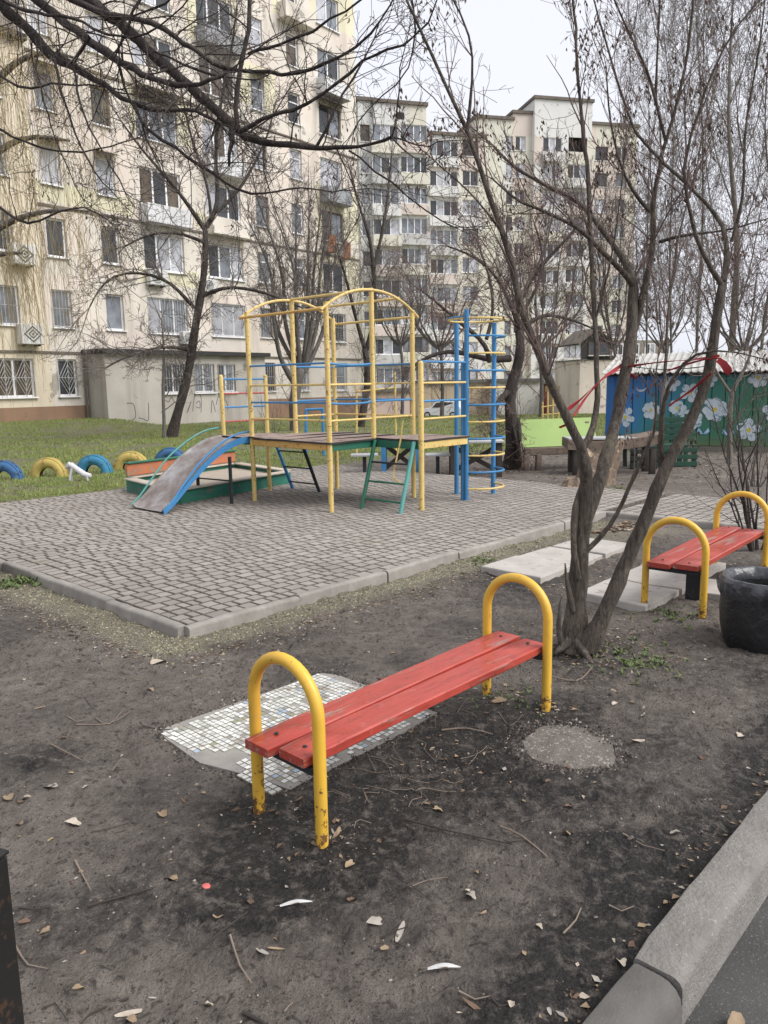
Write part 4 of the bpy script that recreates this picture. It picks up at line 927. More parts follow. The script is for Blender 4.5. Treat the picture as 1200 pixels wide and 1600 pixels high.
# ------------------------------------------------ black post in the lower left corner
mb = MB(); pc = D(-42, 1345, 1.25); dp = uvec(20)
t = thing('metal_post', 'dark rusty square metal post at the lower left corner', 'post', (pc[0], pc[1], 0)); mpost = paint('post_black', (.016, .015, .014), (.05, .03, .02), .35, 20)
sd2 = np.array([dp[1], -dp[0], 0]); build('shaft', MB().obox((pc[0], pc[1], pc[2]/2-.1), dp*.035, sd2*.045, (0, 0, pc[2]/2+.1), .004), mpost, t); build('cap', MB().obox((pc[0], pc[1], pc[2]+.005), dp*.037, sd2*.047, (0, 0, .004), .002), mpost, t)
# ------------------------------------------------ mosaic slab under the bench
def mosaic():
    c = KP(-.38, -1.56); t = thing('mosaic_slab', 'cracked concrete slab with small white mosaic tiles lying under the near bench', 'slab', (*c[:2], 0)); rs = random.Random(8)
    poly = [(-.9, -1.22), (-.86, -1.13), (.12, -1.18), (.16, -1.28), (.13, -2.0), (-.3, -2.02), (-.82, -2.01), (-.84, -1.85), (-.93, -1.55)]
    i0 = MB(); i0.prism([KP(*p)[:2] for p in poly], -.05, .007); build('slab', i0, mat('slab_cement', (.3, .28, .255), (.2, .185, .17), 8, .9, .4, 70), t, False)
    mb = MB(); st = .0292; mats = [mat('tile_white', (.66, .66, .63), (.52, .52, .5), 9, .35, 0, var=.25, chips=(.3, .275, .24), chipamt=.36, chipscale=11), mat('tile_grey', (.36, .35, .33), (.28, .27, .25), 9, .5, 0, var=.3), mat('tile_blue', (.32, .4, .5), (.26, .33, .42), 9, .4, 0), mat('tile_olive', (.3, .29, .2), (.22, .21, .15), 9, .6, 0)]
    na, nb = 34, 28
    for i in range(na):
        for j in range(nb):
            a, b = -.88+i*st, -1.19-j*st
            e = float(fbm(np.array(a*5+2), np.array(b*5), 3)); e2 = float(fbm(np.array(a*9+20), np.array(b*9), 3))
            edge = (i < 2 and j > 9 and j < 20) or (i < 5 and 12 < j < 17) or (j > 25 and i < 20 and rs.random() < .2)
            if edge or (e > .58 and rs.random() < .75) or rs.random() < .02: continue
            mb.m = 0
            if e2 > .60: mb.m = rs.choice((1, 1, 3, 2))
            elif rs.random() < .06: mb.m = rs.choice((1, 2))
            h = st/2-.0026; dz = .0105+rs.uniform(-.0012, .0012); q = [KP(a+x*h, b+y*h, dz+rs.uniform(-.0006, .0006)) for x, y in ((-1, -1), (1, -1), (1, 1), (-1, 1))]; lo = [p-np.array([0, 0, .008]) for p in q]
            k = mb.add(q+lo); mb.face((k, k+1, k+2, k+3))
            mb.m = 3
            for s_ in range(4): mb.face((k+s_, k+4+s_, k+4+(s_+1) % 4, k+(s_+1) % 4))
    o = build('mosaic_tiles', mb, mats, t, False); o['kind'] = 'stuff'
mosaic()
# ------------------------------------------------ concrete slabs of the little path
mslab = mat('path_slab', (.45, .42, .385), (.34, .315, .288), 4, .9, .4, 90, .004, chips=(.25, .228, .205), chipamt=.3, chipscale=14)
def path_slab(label, pts, z1=.045):
    P_ = [KP(*p) for p in pts]; c = sum(P_)/len(P_); mb = MB(); n = len(P_); top = [c+(p-c)*.985 for p in P_]
    i = mb.add([(p[0], p[1], -.05) for p in P_]); j = mb.add([(p[0], p[1], z1-.008) for p in P_]); k = mb.add([(p[0], p[1], z1+random.Random(str(p[0])).uniform(-.004, .004)) for p in top])
    for q in range(n):
        for a, b in ((i, j), (j, k)): mb.face((a+q, a+(q+1) % n, b+(q+1) % n, b+q))
    mb.face([k+q for q in range(n)]); o = build('concrete_slab', mb, mslab, None, False, loc=(*c[:2], 0)); tag(o, label, 'slab', 'concrete path slabs')
path_slab('worn concrete slab nearest the foreground hoop of the near bench', [(2.58, -.5), (3.115, -.5), (3.12, -1.07), (2.57, -1.09)], .058)
path_slab('worn concrete slab in the middle of the row behind the multi-stemmed tree', [(3.155, -.49), (3.695, -.5), (3.69, -1.05), (3.165, -1.08)], .042)
path_slab('worn concrete slab at the far end of the row behind the multi-stemmed tree', [(3.74, -.5), (4.28, -.52), (4.27, -1.06), (3.73, -1.06)], .048)
path_slab('cracked concrete slab left of the far bench, its near left piece', [(2.4, -1.52), (2.96, -1.5), (2.9, -1.8), (2.93, -2.06), (2.37, -2.05)], .05)
path_slab('cracked concrete slab with a broken edge under the near hoop of the far bench', [(2.985, -1.5), (3.5, -1.5), (3.46, -2.02), (3.2, -2.1), (2.96, -2.07), (2.93, -1.81)], .05)
path_slab('narrow concrete slab under the far bench planks', [(3.53, -1.48), (4.0, -1.5), (4.02, -2.02), (3.5, -2.03)], .046)
path_slab('concrete slab right of the far bench planks, partly under leaves', [(3.0, -2.1), (3.44, -2.07), (3.5, -2.4), (3.05, -2.45)], .04)
def patch():
    c = G(888, 1167); mb = MB(); n = 44; rs = random.Random(6); pts = []
    for k in range(n):
        q = 2*pi*k/n; r = 1+.07*sin(2*q+1)+.05*sin(3*q)+.025*sin(7*q)+.035*rs.uniform(-1, 1); p = c+U*(.2*r*cos(q))+V*(.23*r*sin(q)); pts.append(p)
    i = mb.add([(p[0], p[1], -.04) for p in pts]); j = mb.add([(*(c+(p-c)*.93)[:2], .004) for p in pts]); m_ = mb.add([(*(c+(p-c)*.5)[:2], .011) for p in pts]); e = mb.add([(c[0], c[1], .012)])
    for k in range(n):
        k2 = (k+1) % n; mb.face((i+k, i+k2, j+k2, j+k)); mb.face((j+k, j+k2, m_+k2, m_+k)); mb.face((m_+k, m_+k2, e))
    o = build('concrete_stub', mb, mat('rough_concrete', (.19, .168, .148), (.115, .102, .09), 16, .95, 1.0, 110, .012, chips=(.32, .29, .26), chipamt=.36, chipscale=60), None, True, loc=(*c[:2], 0)); tag(o, 'flat pale lump of concrete set in the dark soil right of the near bench', 'concrete')
patch()
# ------------------------------------------------ furniture behind the paving
mwood = mat('weathered_wood', (.2, .155, .12), (.125, .095, .075), 8, .9, .5, 40, .006, chips=(.08, .062, .05), chipamt=.36, chipscale=14); mdkw = mat('dark_wood', (.055, .046, .04), (.035, .03, .027), 8, .9, .4, 30)
mlime = mat('lime_board', (.28, .39, .12), (.23, .33, .1), 2, .6, .1, 30); mtop = mat('pale_table_top', (.42, .42, .42), (.32, .33, .34), 5, .7, .2)
def lounge():
    c = G(850, 735); t = thing('wooden_bench', 'heavy wooden bench with a lime green backboard, behind the paving', 'bench', c); d = uvec(84); s = np.array([-d[1], d[0], 0]); P_ = lambda a, o, z: c+d*a+s*o+np.array([0, 0, z])
    L0, L1 = -.42, 1.05
    mb = MB(); p = [P_(L0+.05, .08, .42), P_(L1, .08, .44), P_(L1, .5, .92), P_(L0-.06, .5, .9)]; nrm = norm(np.cross(p[1]-p[0], p[3]-p[0]))
    i = mb.add(p); j = mb.add([q-nrm*.03 for q in p]); mb.face((i, i+1, i+2, i+3)); mb.face((j+3, j+2, j+1, j))
    for k in range(4): mb.face((i+k, j+k, j+(k+1) % 4, i+(k+1) % 4))
    build('backboard', mb, mlime, t, False)
    build('apron', MB().bar(P_(L0+.06, .05, .34), P_(L1, .05, .36), .06, .14, bev=.01), mwood, t)
    build('side_post', MB().bar(P_(L0-.07, .42, .94), P_(L0+.02, .05, .25), .09, .1, up=tuple(d), bev=.01), mdkw, t)
    for a in (L0+.1, L0+.33, L1-.1): build('leg', MB().bar(P_(a, .05, -.05), P_(a, .05, .3), .1, .1, up=tuple(s), bev=.01), mwood, t)
    for a in (L0+.1, L1-.1): build('leg', MB().bar(P_(a, .45, -.05), P_(a, .45, .85), .08, .08, up=tuple(s), bev=.01), mwood, t)
lounge()
def plank_table():
    c = G(965, 742); t = thing('wooden_table', 'low wooden table with a thick curved plank edge, left of the green pallet seat', 'table', c); d = uvec(93); s = np.array([-d[1], d[0], 0]); P_ = lambda a, o, z: c+d*a+s*o+np.array([0, 0, z])
    mb = MB(); n = 10; f0 = []
    for i in range(n+1):
        a = -.85+1.6*i/n; sg = .06*((i/n)-.3)**2*4; f0.append(mb.add([P_(a, 0, .42+sg), P_(a, 0, .58+sg), P_(a, .6, .60+sg), P_(a, .6, .45+sg)]))
    for a, b in zip(f0, f0[1:]):
        for j in range(4): mb.face((a+j, a+(j+1) % 4, b+(j+1) % 4, b+j))
    mb.face([f0[0]+j for j in range(4)]); mb.face([f0[-1]+j for j in range(3, -1, -1)]); build('top', mb, mwood, t)
    mb = MB(); mb.obox(P_(-.05, .31, .615), d*.78, s*.27, (0, 0, .012)); build('cloth', mb, mtop, t, False)
    for a, o in ((-.7, .08), (.6, .08), (-.7, .5), (.6, .5)): build('leg', MB().bar(P_(a, o, -.05), P_(a, o, .44), .1, .1, up=tuple(s), bev=.01), mdkw, t)
plank_table()
def pallet_seat(label, c, deg, wd, hh, back=True, m=None):
    t = thing('pallet_seat', label, 'seat', c, 'seats knocked together from pallets'); d = uvec(deg); s = np.array([-d[1], d[0], 0]); P_ = lambda a, o, z: c+d*a+s*o+np.array([0, 0, z]); m = m or GRN
    for k in range(3): build('slat', MB().bar(P_(-wd/2, 0, .06+k*.13), P_(wd/2, 0, .06+k*.13), .03, .08, bev=.004), m, t)
    for k in range(5): build('slat', MB().bar(P_(-wd/2, .06+k*.11, .4), P_(wd/2, .06+k*.11, .4), .09, .025, bev=.004), m, t)
    for a in (-wd/2+.05, 0, wd/2-.05): build('post', MB().bar(P_(a, .03, -.05), P_(a, .03, .38), .08, .05, up=tuple(s)), m, t); build('post', MB().bar(P_(a, .5, -.05), P_(a, .58, hh if back else .36), .06, .07, up=tuple(s)), m, t)
    if back:
        for k in range(4): z = .48+k*(hh-.5)/4; build('slat', MB().bar(P_(-wd/2, .50+.012*k, z+.03), P_(wd/2, .50+.012*k, z+.03), .025, .095, bev=.004), m, t)
DG = paint('pallet_green', (.02, .075, .05), (.03, .04, .035), .33, 14, .7)
pallet_seat('dark green slatted pallet seat with a high back before the flower shed', G(1062, 730), 94, .62, .95, True, DG)
pallet_seat('dark green low pallet box without a back, left of the high-backed one', G(1006, 733), 92, .5, .5, False, mat('pallet_dark', (.03, .05, .04), (.02, .03, .027), 6, .8, .2))
def picnic(label, cx, cy, wd, deg, legm, topm, bt=True, name='table'):
    c = G(cx, cy); t = thing('picnic_table', label, 'table', c, 'outdoor tables behind the paving'); d = uvec(deg); s = np.array([-d[1], d[0], 0]); P_ = lambda a, o, z: c+d*a+s*o+np.array([0, 0, z])
    for k in range(4): build('plank', MB().bar(P_(-wd/2, k*.16, .6), P_(wd/2, k*.16, .6), .15, .035, bev=.004), topm, t)
    for a in (-wd/2+.08, wd/2-.08):
        for o in (.0, .46): build('leg', MB().bar(P_(a, o, -.05), P_(a, o, .58), .09, .06, up=tuple(s)), legm, t)
    build('brace', MB().bar(P_(-wd/2+.1, .2, .08), P_(wd/2-.1, .2, .5), .04, .08), mdkw, t); build('brace', MB().bar(P_(-wd/2+.1, .25, .5), P_(wd/2-.1, .25, .08), .04, .08), mdkw, t)
picnic('small table with bright blue legs and crossed braces under the climbing frame', 625, 740, .74, 92, BLU, mtop)
picnic('dark wooden table behind the round blue ladder', 744, 745, .95, 92, mdkw, mtop)
def stool(label, px_, py_, L=.42):
    c = G(px_, py_); t = thing('stool', label, 'stool', c, 'low stools by the blue-legged table'); build('seat', MB().obox(c+np.array([0, 0, .36]), (L/2, 0, 0), (0, .15, 0), (0, 0, .02), .006), mtop, t); build('leg', MB().tube([c+np.array([0, 0, -.05]), c+np.array([0, 0, .34])], .035, 8), DKB, t)
stool('low stool on one dark leg, left of the blue-legged table', 570, 742, .48); stool('low stool on one dark leg, right of the blue-legged table', 684, 742, .44)
mbark_s = mat('stump_wood', (.26, .2, .15), (.14, .105, .08), 10, .95, .9, 24, .03, chips=(.36, .27, .18), chipamt=.37, chipscale=9)
def stump(label, px_, py_, h, r, lean, seed):
    c = G(px_, py_); rs = random.Random(seed); mb = MB(); ph = [rs.uniform(0, 6.3) for _ in range(6)]; n = 20; rings = []
    for z, k in ((-.05, 1.35), (.05, 1.15), (.15, 1.0), (h*.6, .95), (h*.85, .92), (h, .85)):
        rings.append(mb.add([c+np.array([lean[0]*z+r*k*(1+.16*sin(3*q+ph[0])+.1*sin(7*q+ph[1]))*cos(q), lean[1]*z+r*k*(1+.16*sin(3*q+ph[0])+.1*sin(7*q+ph[1]))*sin(q), z+(.12*h*sin(2*q+ph[2])+.06*h*sin(5*q+ph[3]) if z > h*.8 else 0)]) for q in [2*pi*j/n for j in range(n)]]))
    for a, b in zip(rings, rings[1:]):
        for j in range(n): mb.face((a+j, a+(j+1) % n, b+(j+1) % n, b+j))
    e = mb.add([c+np.array([lean[0]*h, lean[1]*h, h*.9])])
    for j in range(n): mb.face((rings[-1]+j, rings[-1]+(j+1) % n, e))
    tag(build('tree_stump', mb, mbark_s, None, True, loc=tuple(c)), label, 'stump', 'old stumps behind the paving')
stump('torn reddish tree stump behind the split stem of the foreground tree', 915, 762, .55, .17, (.25, .1), 3)
stump('leaning pale tree stump right of the torn reddish stump', 942, 757, .62, .14, (.3, .05), 8)
stump('short dark stump lying low left of the torn reddish stump', 893, 764, .16, .13, (.1, 0), 12)
# ------------------------------------------------ painted shed
def shed():
    p0 = G(947, 702, .0); p1 = G(1262, 708, .0); d = norm(p1-p0); s = np.array([d[1], -d[0], 0]); L = np.linalg.norm(p1-p0); H = 1.74
    t = thing('painted_shed', 'long metal shed painted blue and green with big white flowers', 'shed', p0); P_ = lambda a, o, z: p0+d*a+s*o+np.array([0, 0, z])
    m, tt, b = newmat('mural_paint'); p = wpos(tt); vm = N(tt, 'VectorMath', operation='SUBTRACT'); tt.links.new(p, vm.inputs[0]); vm.inputs[1].default_value = tuple(p0); dt = N(tt, 'VectorMath', operation='DOT_PRODUCT'); tt.links.new(vm.outputs[0], dt.inputs[0]); dt.inputs[1].default_value = tuple(d)
    sx = N(tt, 'SeparateXYZ'); tt.links.new(p, sx.inputs[0]); nz = noise(tt, p, 1.6, 4, .6)
    f = mathn(tt, 'ADD', mathn(tt, 'ADD', mathn(tt, 'MULTIPLY', dt.outputs['Value'], .33), mathn(tt, 'MULTIPLY', sx.outputs[2], -.32)), mathn(tt, 'MULTIPLY', nz, .55))
    c = ramp(tt, f, [(.1, (.03, .16, .42)), (.3, (.03, .18, .25)), (.5, (.03, .165, .15)), (.85, (.035, .155, .09))])
    c = mixc(tt, ramp(tt, mathn(tt, 'ADD', sx.outputs[2], mathn(tt, 'MULTIPLY', nz, .25)), [(.28, (1,)*3), (.5, (0,)*3)]), c, (.09, .15, .07)); tt.links.new(c, b.inputs['Base Color']); b.inputs['Roughness'].default_value = .55
    np_ = 15; wp_ = L/np_
    for i in range(np_): build('wall_panel', MB().obox(P_((i+.5)*wp_, -.02+.004*(i % 2), .12+(H-.12)/2), d*(wp_/2-.008), s*.02, (0, 0, (H-.12)/2), .006), m, t, False)
    build('body', MB().obox(P_(L/2, -1.2, H/2), d*(L/2-.02), s*1.14, (0, 0, H/2)), m, t, False)
    mblue = paint('corner_blue', (.03, .13, .36), (.03, .1, .2), .25, 12)
    build('corner_post', MB().obox(P_(.06, .025, H/2+.04), d*.09, s*.015, (0, 0, H/2-.04)), mblue, t, False)
    build('footing', MB().obox(P_(L/2, .005, .04), d*L/2, s*.06, (0, 0, .07)), mat('footing', (.19, .18, .15), (.13, .12, .1), 4, .9, .4), t, False)
    mr = mat('asbestos_sheet', (.46, .45, .425), (.33, .32, .3), 2, .85, .3, 40, .006, chips=(.28, .27, .25), chipamt=.37, chipscale=4)
    mb = MB(); n = 90; rows = []                              # corrugated lean-to roof
    for o, z in ((.32, H+.02), (-2.5, H+.52)): rows.append([P_(-.1+(L+.2)*i/n, o, z+.02*cos(i*2*pi/3)) for i in range(n+1)])
    a = mb.add(rows[0]); b_ = mb.add(rows[1]); a2 = mb.add([q-np.array([0, 0, .02]) for q in rows[0]])
    for i in range(n): mb.face((a+i, a+i+1, b_+i+1, b_+i)); mb.face((a2+i, a2+i+1, a+i+1, a+i))
    build('roof', mb, mr, t); build('fascia', MB().bar(P_(0, .06, H+.0), P_(L, .06, H+.0), .05, .1), mdark, t, False)
    mw = mat('petal_white', (.58, .63, .68), (.4, .5, .56), 7, .7, 0, chips=(.16, .28, .32), chipamt=.36, chipscale=8); my = mat('flower_yellow', (.6, .48, .06), (.5, .4, .05), 3, .6, 0); mb2 = mat('butterfly_blue', (.15, .35, .7), (.5, .6, .8), 9, .6, 0)
    fl = [(977, 652, 30), (1017, 641, 24), (1058, 638, 22), (1078, 613, 28), (1048, 600, 20), (1117, 640, 38), (1080, 655, 26), (1170, 672, 36), (1108, 592, 24), (1185, 590, 30), (1210, 640, 34)]
    for x, y, rpx in fl:
        r_ = ray(x, y); nn = s; tq = ((p0-CC)@nn)/(r_@nn); q = CC+r_*tq; a = (q-p0)@d; z = q[2]; R_ = rpx*.0148*.6*random.Random(y).uniform(.8, 1.15)
        if z > H-.1: z = H-.1-R_*.3
        mb = MB()
        rf = random.Random(x); npt = rf.choice((5, 6, 6, 7))
        for k in range(npt):
            th = k*2*pi/npt+rf.uniform(0, .25)+x*.1; kk = rf.uniform(.55, .72); ca, cz = a+R_*kk*cos(th), z+R_*kk*sin(th); oo = .012+.0006*k; pts = [mb.add([P_(ca+R_*.36*cos(w_)*1, oo, cz+R_*.36*sin(w_))]) for w_ in [2*pi*j/10 for j in range(10)]]
            mb.face(pts)
        pts = [mb.add([P_(a+R_*.4*cos(w_), .017, z+R_*.4*sin(w_))]) for w_ in [2*pi*j/12 for j in range(12)]]; mb.face(pts)
        fo = build('painted_flower', mb, mw, t, False)
        mb = MB(); mb.face([mb.add([P_(a+R_*.17*cos(w_), .0185, z+R_*.2*sin(w_))]) for w_ in [2*pi*j/10 for j in range(10)]]); build('flower_centre', mb, my, fo, False)
    for x, y in ((1099, 674), (1138, 676)):
        r_ = ray(x, y); q = CC+r_*(((p0-CC)@s)/(r_@s)); a, z = (q-p0)@d, q[2]; mb = MB()
        for sg in (-1, 1): mb.quad(P_(a, .011, z-.05), P_(a+sg*.1, .0115, z+.08), P_(a+sg*.13, .0115, z+.0), P_(a+sg*.05, .011, z-.06))
        build('painted_butterfly', mb, mb2, t, False)
    r_ = ray(1002, 606); q = CC+r_*(((p0-CC)@s)/(r_@s)); a, z = (q-p0)@d, q[2]; mb = MB()
    for k in range(8):
        t0, t1 = pi+.2+k*.33, pi+.2+(k+1)*.33; w0, w1 = .035*sin(pi*k/8)+.006, .035*sin(pi*(k+1)/8)+.006
        mb.quad(*[P_(a+rr*cos(tt2), .0115, z+.04+rr*sin(tt2)) for rr, tt2 in ((.12-w0, t0), (.12+w0*.3, t0), (.12+w1*.3, t1), (.12-w1, t1))])
    build('painted_moon', mb, mw, t, False)
shed()
# ------------------------------------------------ white car
def car():
    Y = 66; c = D(694, 650, Y); c[2] = float(gz(c[0], c[1])); t = thing('parked_car', 'white hatchback parked far behind the lawn', 'car', c); d = uvec(118); s = np.array([d[1], -d[0], 0])   # nose towards the left
    P_ = lambda a, o, z: c+d*a+s*o+np.array([0, 0, z]); mwht = mat('car_white', (.7, .71, .73), (.65, .66, .68), 2, .25, 0); mgl = GL[0]; mt = mat('tyre_rubber', (.02, .02, .02), (.015, .015, .015), 5, .8, 0)
    side = [(-1.85, .3), (-1.88, .65), (-1.7, .82), (-1.0, .93), (-.45, 1.42), (.2, 1.5), (1.2, 1.46), (1.72, 1.0), (1.85, .85), (1.85, .3)]
    mb = MB(); rings = []
    for o, k in ((-.84, .93), (-.78, 1), (.78, 1), (.84, .93)): rings.append(mb.add([P_(a*(.985 if k < 1 else 1), o*(1 if z < .9 else .84), .3+(z-.3)*k) for a, z in side]))
    n = len(side)
    for a, b in zip(rings, rings[1:]):
        for j in range(n): mb.face((a+j, a+(j+1) % n, b+(j+1) % n, b+j))
    mb.face([rings[0]+j for j in range(n)]); mb.face([rings[-1]+j for j in range(n-1, -1, -1)]); build('body', mb, mwht, t)
    for sg in (-1, 1):
        mb = MB(); o = sg*.735; mb.face([mb.add([P_(a, o*1.03 if z < 1 else o*.97, z)]) for a, z in ((-.8, .95), (-.4, 1.36), (.25, 1.4), (.25, .95))]); mb.face([mb.add([P_(a, o*1.03 if z < 1 else o*.97, z)]) for a, z in ((.32, .95), (.32, 1.4), (1.1, 1.36), (1.45, .98))]); build('side_window', mb, mgl, t, False)
        for a in (-1.2, 1.15): w_ = build('wheel', MB().tube([P_(a, sg*.62, .3), P_(a, sg*.86, .3)], .3, 16), mt, t); build('rim', MB().tube([P_(a, sg*.84, .3), P_(a, sg*.875, .3)], .19, 12), mac, w_)
    mb = MB(); mb.quad(P_(-1.01, -.6, .97), P_(-1.01, .6, .97), P_(-.5, .55, 1.41), P_(-.5, -.55, 1.41)); build('windscreen', mb, mgl, t, False)
    for o in (-.6, .6): build('headlight', MB().obox(P_(-1.82, o, .68), d*.06, s*.17, (0, 0, .07), .02), GL[1], t)
    build('number_plate', MB().obox(P_(-1.9, 0, .45), d*.01, s*.25, (0, 0, .06)), mac, t, False)
car()
# ------------------------------------------------ thin yellow and blue frames on the lawn
def pole_frame(name, label, cat, pts, Y, ztop_px, m, r, bars):
    P_ = [D(x, y, Y) for x, y in pts]; c = P_[0].copy(); t = thing(name, label, cat, c)
    for p, zt in zip(P_, ztop_px): q = D(zt[0], zt[1], Y); build('post', MB().tube([p-np.array([0, 0, .2]), q], r, 8), m, t)
    for (x0, y0), (x1, y1) in bars: build('bar', MB().tube([D(x0, y0, Y), D(x1, y1, Y)], r*.8, 8), m, t)
pole_frame('carpet_rail', 'thin yellow pole frame standing on the lawn behind the deck', 'rail', [(557, 712), (619, 712)], 18, [(557, 604), (617, 581)], YELO, .025, [((557, 612), (618, 606))])
pole_frame('pull_up_frame', 'low blue pipe frame behind the yellow deck railing', 'frame', [(478, 715), (506, 712)], 17.5, [(478, 640), (504, 639)], BLU, .035, [((477, 640), (506, 639))])
pole_frame('yellow_fence', 'small pale yellow pipe fence on the lawn before the white garage', 'fence', [(848, 662), (856, 664), (864, 664), (873, 662)], 31, [(848, 628), (856, 612), (864, 614), (873, 622)], YELO, .03, [((846, 636), (876, 632)), ((846, 648), (876, 646))])
# ================================================================== TREES
def bark(name, c1, c2, c3, sc=14, lich=None):
    m, t, b = newmat(name); p = wpos(t); mp = N(t, 'Mapping'); mp.inputs['Scale'].default_value = (1, 1, .22); t.links.new(p, mp.inputs[0])
    n1 = noise(t, mp.outputs[0], sc*2.6, 7, .72, .9); n2 = noise(t, p, 2.5, 4, .6)
    c = ramp(t, n1, [(.3, c1), (.52, c2), (.75, c3)]); c = mixc(t, ramp(t, n2, [(.4, (0,)*3), (.7, (.5,)*3)]), c, c1)
    if lich: c = mixc(t, ramp(t, noise(t, p, 6, 5, .65), [(.58, (0,)*3), (.7, (.6,)*3)]), c, lich)
    t.links.new(c, b.inputs['Base Color']); b.inputs['Roughness'].default_value = .9; b.inputs['Specular IOR Level'].default_value = .25; bump(t, b, mathn(t, 'ADD', n1, mathn(t, 'MULTIPLY', noise(t, p, sc*6, 4, .7), .4)), 1.0, .03); return m
BK1 = bark('bark_grey_brown', (.045, .037, .031), (.155, .13, .108), (.31, .27, .225), 20, (.3, .275, .19)); BK2 = bark('bark_dark', (.024, .02, .018), (.075, .062, .056), (.18, .152, .135), 12); BK3 = bark('bark_grey', (.08, .072, .067), (.15, .135, .125), (.26, .24, .22), 8); BK4 = bark('bark_pale', (.1, .088, .075), (.19, .17, .145), (.28, .255, .22), 8)
TW1 = mat('twig_purple_brown', (.19, .135, .122), (.11, .08, .076), 3, .85, 0, spec=.2); TW2 = mat('twig_dark', (.045, .037, .035), (.075, .06, .055), 3, .85, 0, spec=.2); TW3 = mat('twig_grey', (.2, .172, .158), (.12, .102, .094), 2, .85, 0, spec=.2); TW4 = mat('twig_willow', (.36, .28, .14), (.24, .19, .1), 2, .8, 0, spec=.2); TW5 = mat('twig_pale', (.19, .165, .15), (.12, .1, .092), 2, .85, 0, spec=.2)
SEED = mat('seed_keys', (.07, .05, .04), (.12, .085, .06), 20, .85, 0)
def vadd(a, b, k=1.): return (a[0]+b[0]*k, a[1]+b[1]*k, a[2]+b[2]*k)
def vnorm(a):
    l = sqrt(a[0]*a[0]+a[1]*a[1]+a[2]*a[2]) or 1e-9; return (a[0]/l, a[1]/l, a[2]/l)
def perp(d, rg):
    while 1:
        v = (rg.gauss(0, 1), rg.gauss(0, 1), rg.gauss(0, 1)); k = v[0]*d[0]+v[1]*d[1]+v[2]*d[2]; v = (v[0]-k*d[0], v[1]-k*d[1], v[2]-k*d[2])
        if v[0]**2+v[1]**2+v[2]**2 > .01: return vnorm(v)
def grow(out, rg, p, d, L, r, lvl, prm):
    """one twig and, recursively, its side twigs; out[lvl] collects (points, radii)"""
    n = prm['seg'][lvl]; st = L/n; pts = [p]; up = prm['up'][lvl]; ji = prm['jit'][lvl]; dirs = [d]
    for i in range(n):
        d = vnorm((d[0]+rg.gauss(0, ji), d[1]+rg.gauss(0, ji), d[2]+rg.gauss(0, ji)+up)); p = vadd(p, d, st); pts.append(p); dirs.append(d)
    rt = prm.get('tip', .35); out[lvl].append((pts, [max(prm['rmin'], r*(1-(1-rt)*i/n)) for i in range(n+1)]))
    if lvl+1 < len(prm['seg']):
        k = prm['kids'][lvl]; k = int(k)+(rg.random() < k-int(k))
        for _ in range(k):
            f = prm['from'][lvl]+(1-prm['from'][lvl])*rg.random(); x = f*n; i = min(int(x), n-1); q = tuple(pts[i][j]+(pts[i+1][j]-pts[i][j])*(x-i) for j in range(3))
            a = radians(rg.gauss(prm['ang'], 12)); v = perp(dirs[i], rg); nd = vnorm(tuple(dirs[i][j]*cos(a)+v[j]*sin(a) for j in range(3)))
            grow(out, rg, q, nd, L*prm['ratio'][lvl]*rg.uniform(.6, 1.25)*(1.15-.6*f), r*prm.get('rr', .55)*(1-.4*f), lvl+1, prm)
    return pts
def limb(tr, Ys, step=.12):
    """pixel trace [(x, y, width_px)] with depths -> sampled points + radii"""
    n = len(tr); rows = []
    for i, (x, y, wpx) in enumerate(tr):
        Y = Ys[0]+(Ys[1]-Ys[0])*(i/max(1, n-1)) if len(Ys) == 2 else Ys[i]
        p = D(x, y, Y); rows.append((*p, wpx/2*Y/1215))
    S_ = spline(rows, step)
    for _ in range(3):
        T_ = S_.copy(); T_[1:-1] = .25*S_[:-2]+.5*S_[1:-1]+.25*S_[2:]; S_ = T_
    return S_
def dress(out, rg, S_, prm, spacing, L, r0=.5, f0=.15, upb=.35, side=1.0, ang=55):
    """side twigs along a traced limb"""
    acc = 0; n = len(S_); tot = 0
    for i in range(1, n-1):
        seg = S_[i+1][:3]-S_[i][:3]; l = np.linalg.norm(seg); acc += l; tot += l
        if i/n < f0: continue
        sp = spacing*(1.3-.7*i/n)
        while acc > sp:
            acc -= sp*rg.uniform(.6, 1.4); d = vnorm(seg); v = perp(d, rg); v = vnorm((v[0], v[1], v[2]+upb)); a = radians(rg.gauss(ang, 14))
            nd = vnorm(tuple(d[j]*cos(a)+v[j]*sin(a) for j in range(3)))
            grow(out, rg, tuple(S_[i][:3]), nd, L*rg.uniform(.5, 1.3)*(1.2-.6*i/n), min(S_[i][3]*r0, prm['r0']), 0, prm)
    e = S_[-1]; d = vnorm(S_[-1][:3]-S_[-2][:3])
    for _ in range(3): v = perp(d, rg); grow(out, rg, tuple(e[:3]), vnorm(tuple(d[j]*.9+v[j]*.35 for j in range(3))), L*rg.uniform(.6, 1.1), min(e[3]*.8, prm['r0']), 0, prm)
def seeds(out, rg, frac, lo=.018, hi=.034):
    v = []; f = []
    ends = [p[0][-1] for lv in out[1:] for p in lv]
    for e in ends:
        if rg.random() > frac: continue
        for _ in range(rg.randint(4, 10)):
            L = rg.uniform(lo, hi); q = (e[0]+rg.gauss(0, .02), e[1]+rg.gauss(0, .02), e[2]-rg.uniform(0, .1)); a = rg.uniform(0, 6.28); w_ = L*.22; tx = rg.gauss(0, .4); k = len(v)
            v += [q, (q[0]+cos(a)*w_, q[1]+sin(a)*w_, q[2]-L*.4), (q[0]+tx*L, q[1]+tx*L*.5, q[2]-L), (q[0]-cos(a)*w_, q[1]-sin(a)*w_, q[2]-L*.5)]; f.append((k, k+1, k+2, k+3))
    return np.array(v), np.array(f)
FINE = 1.0
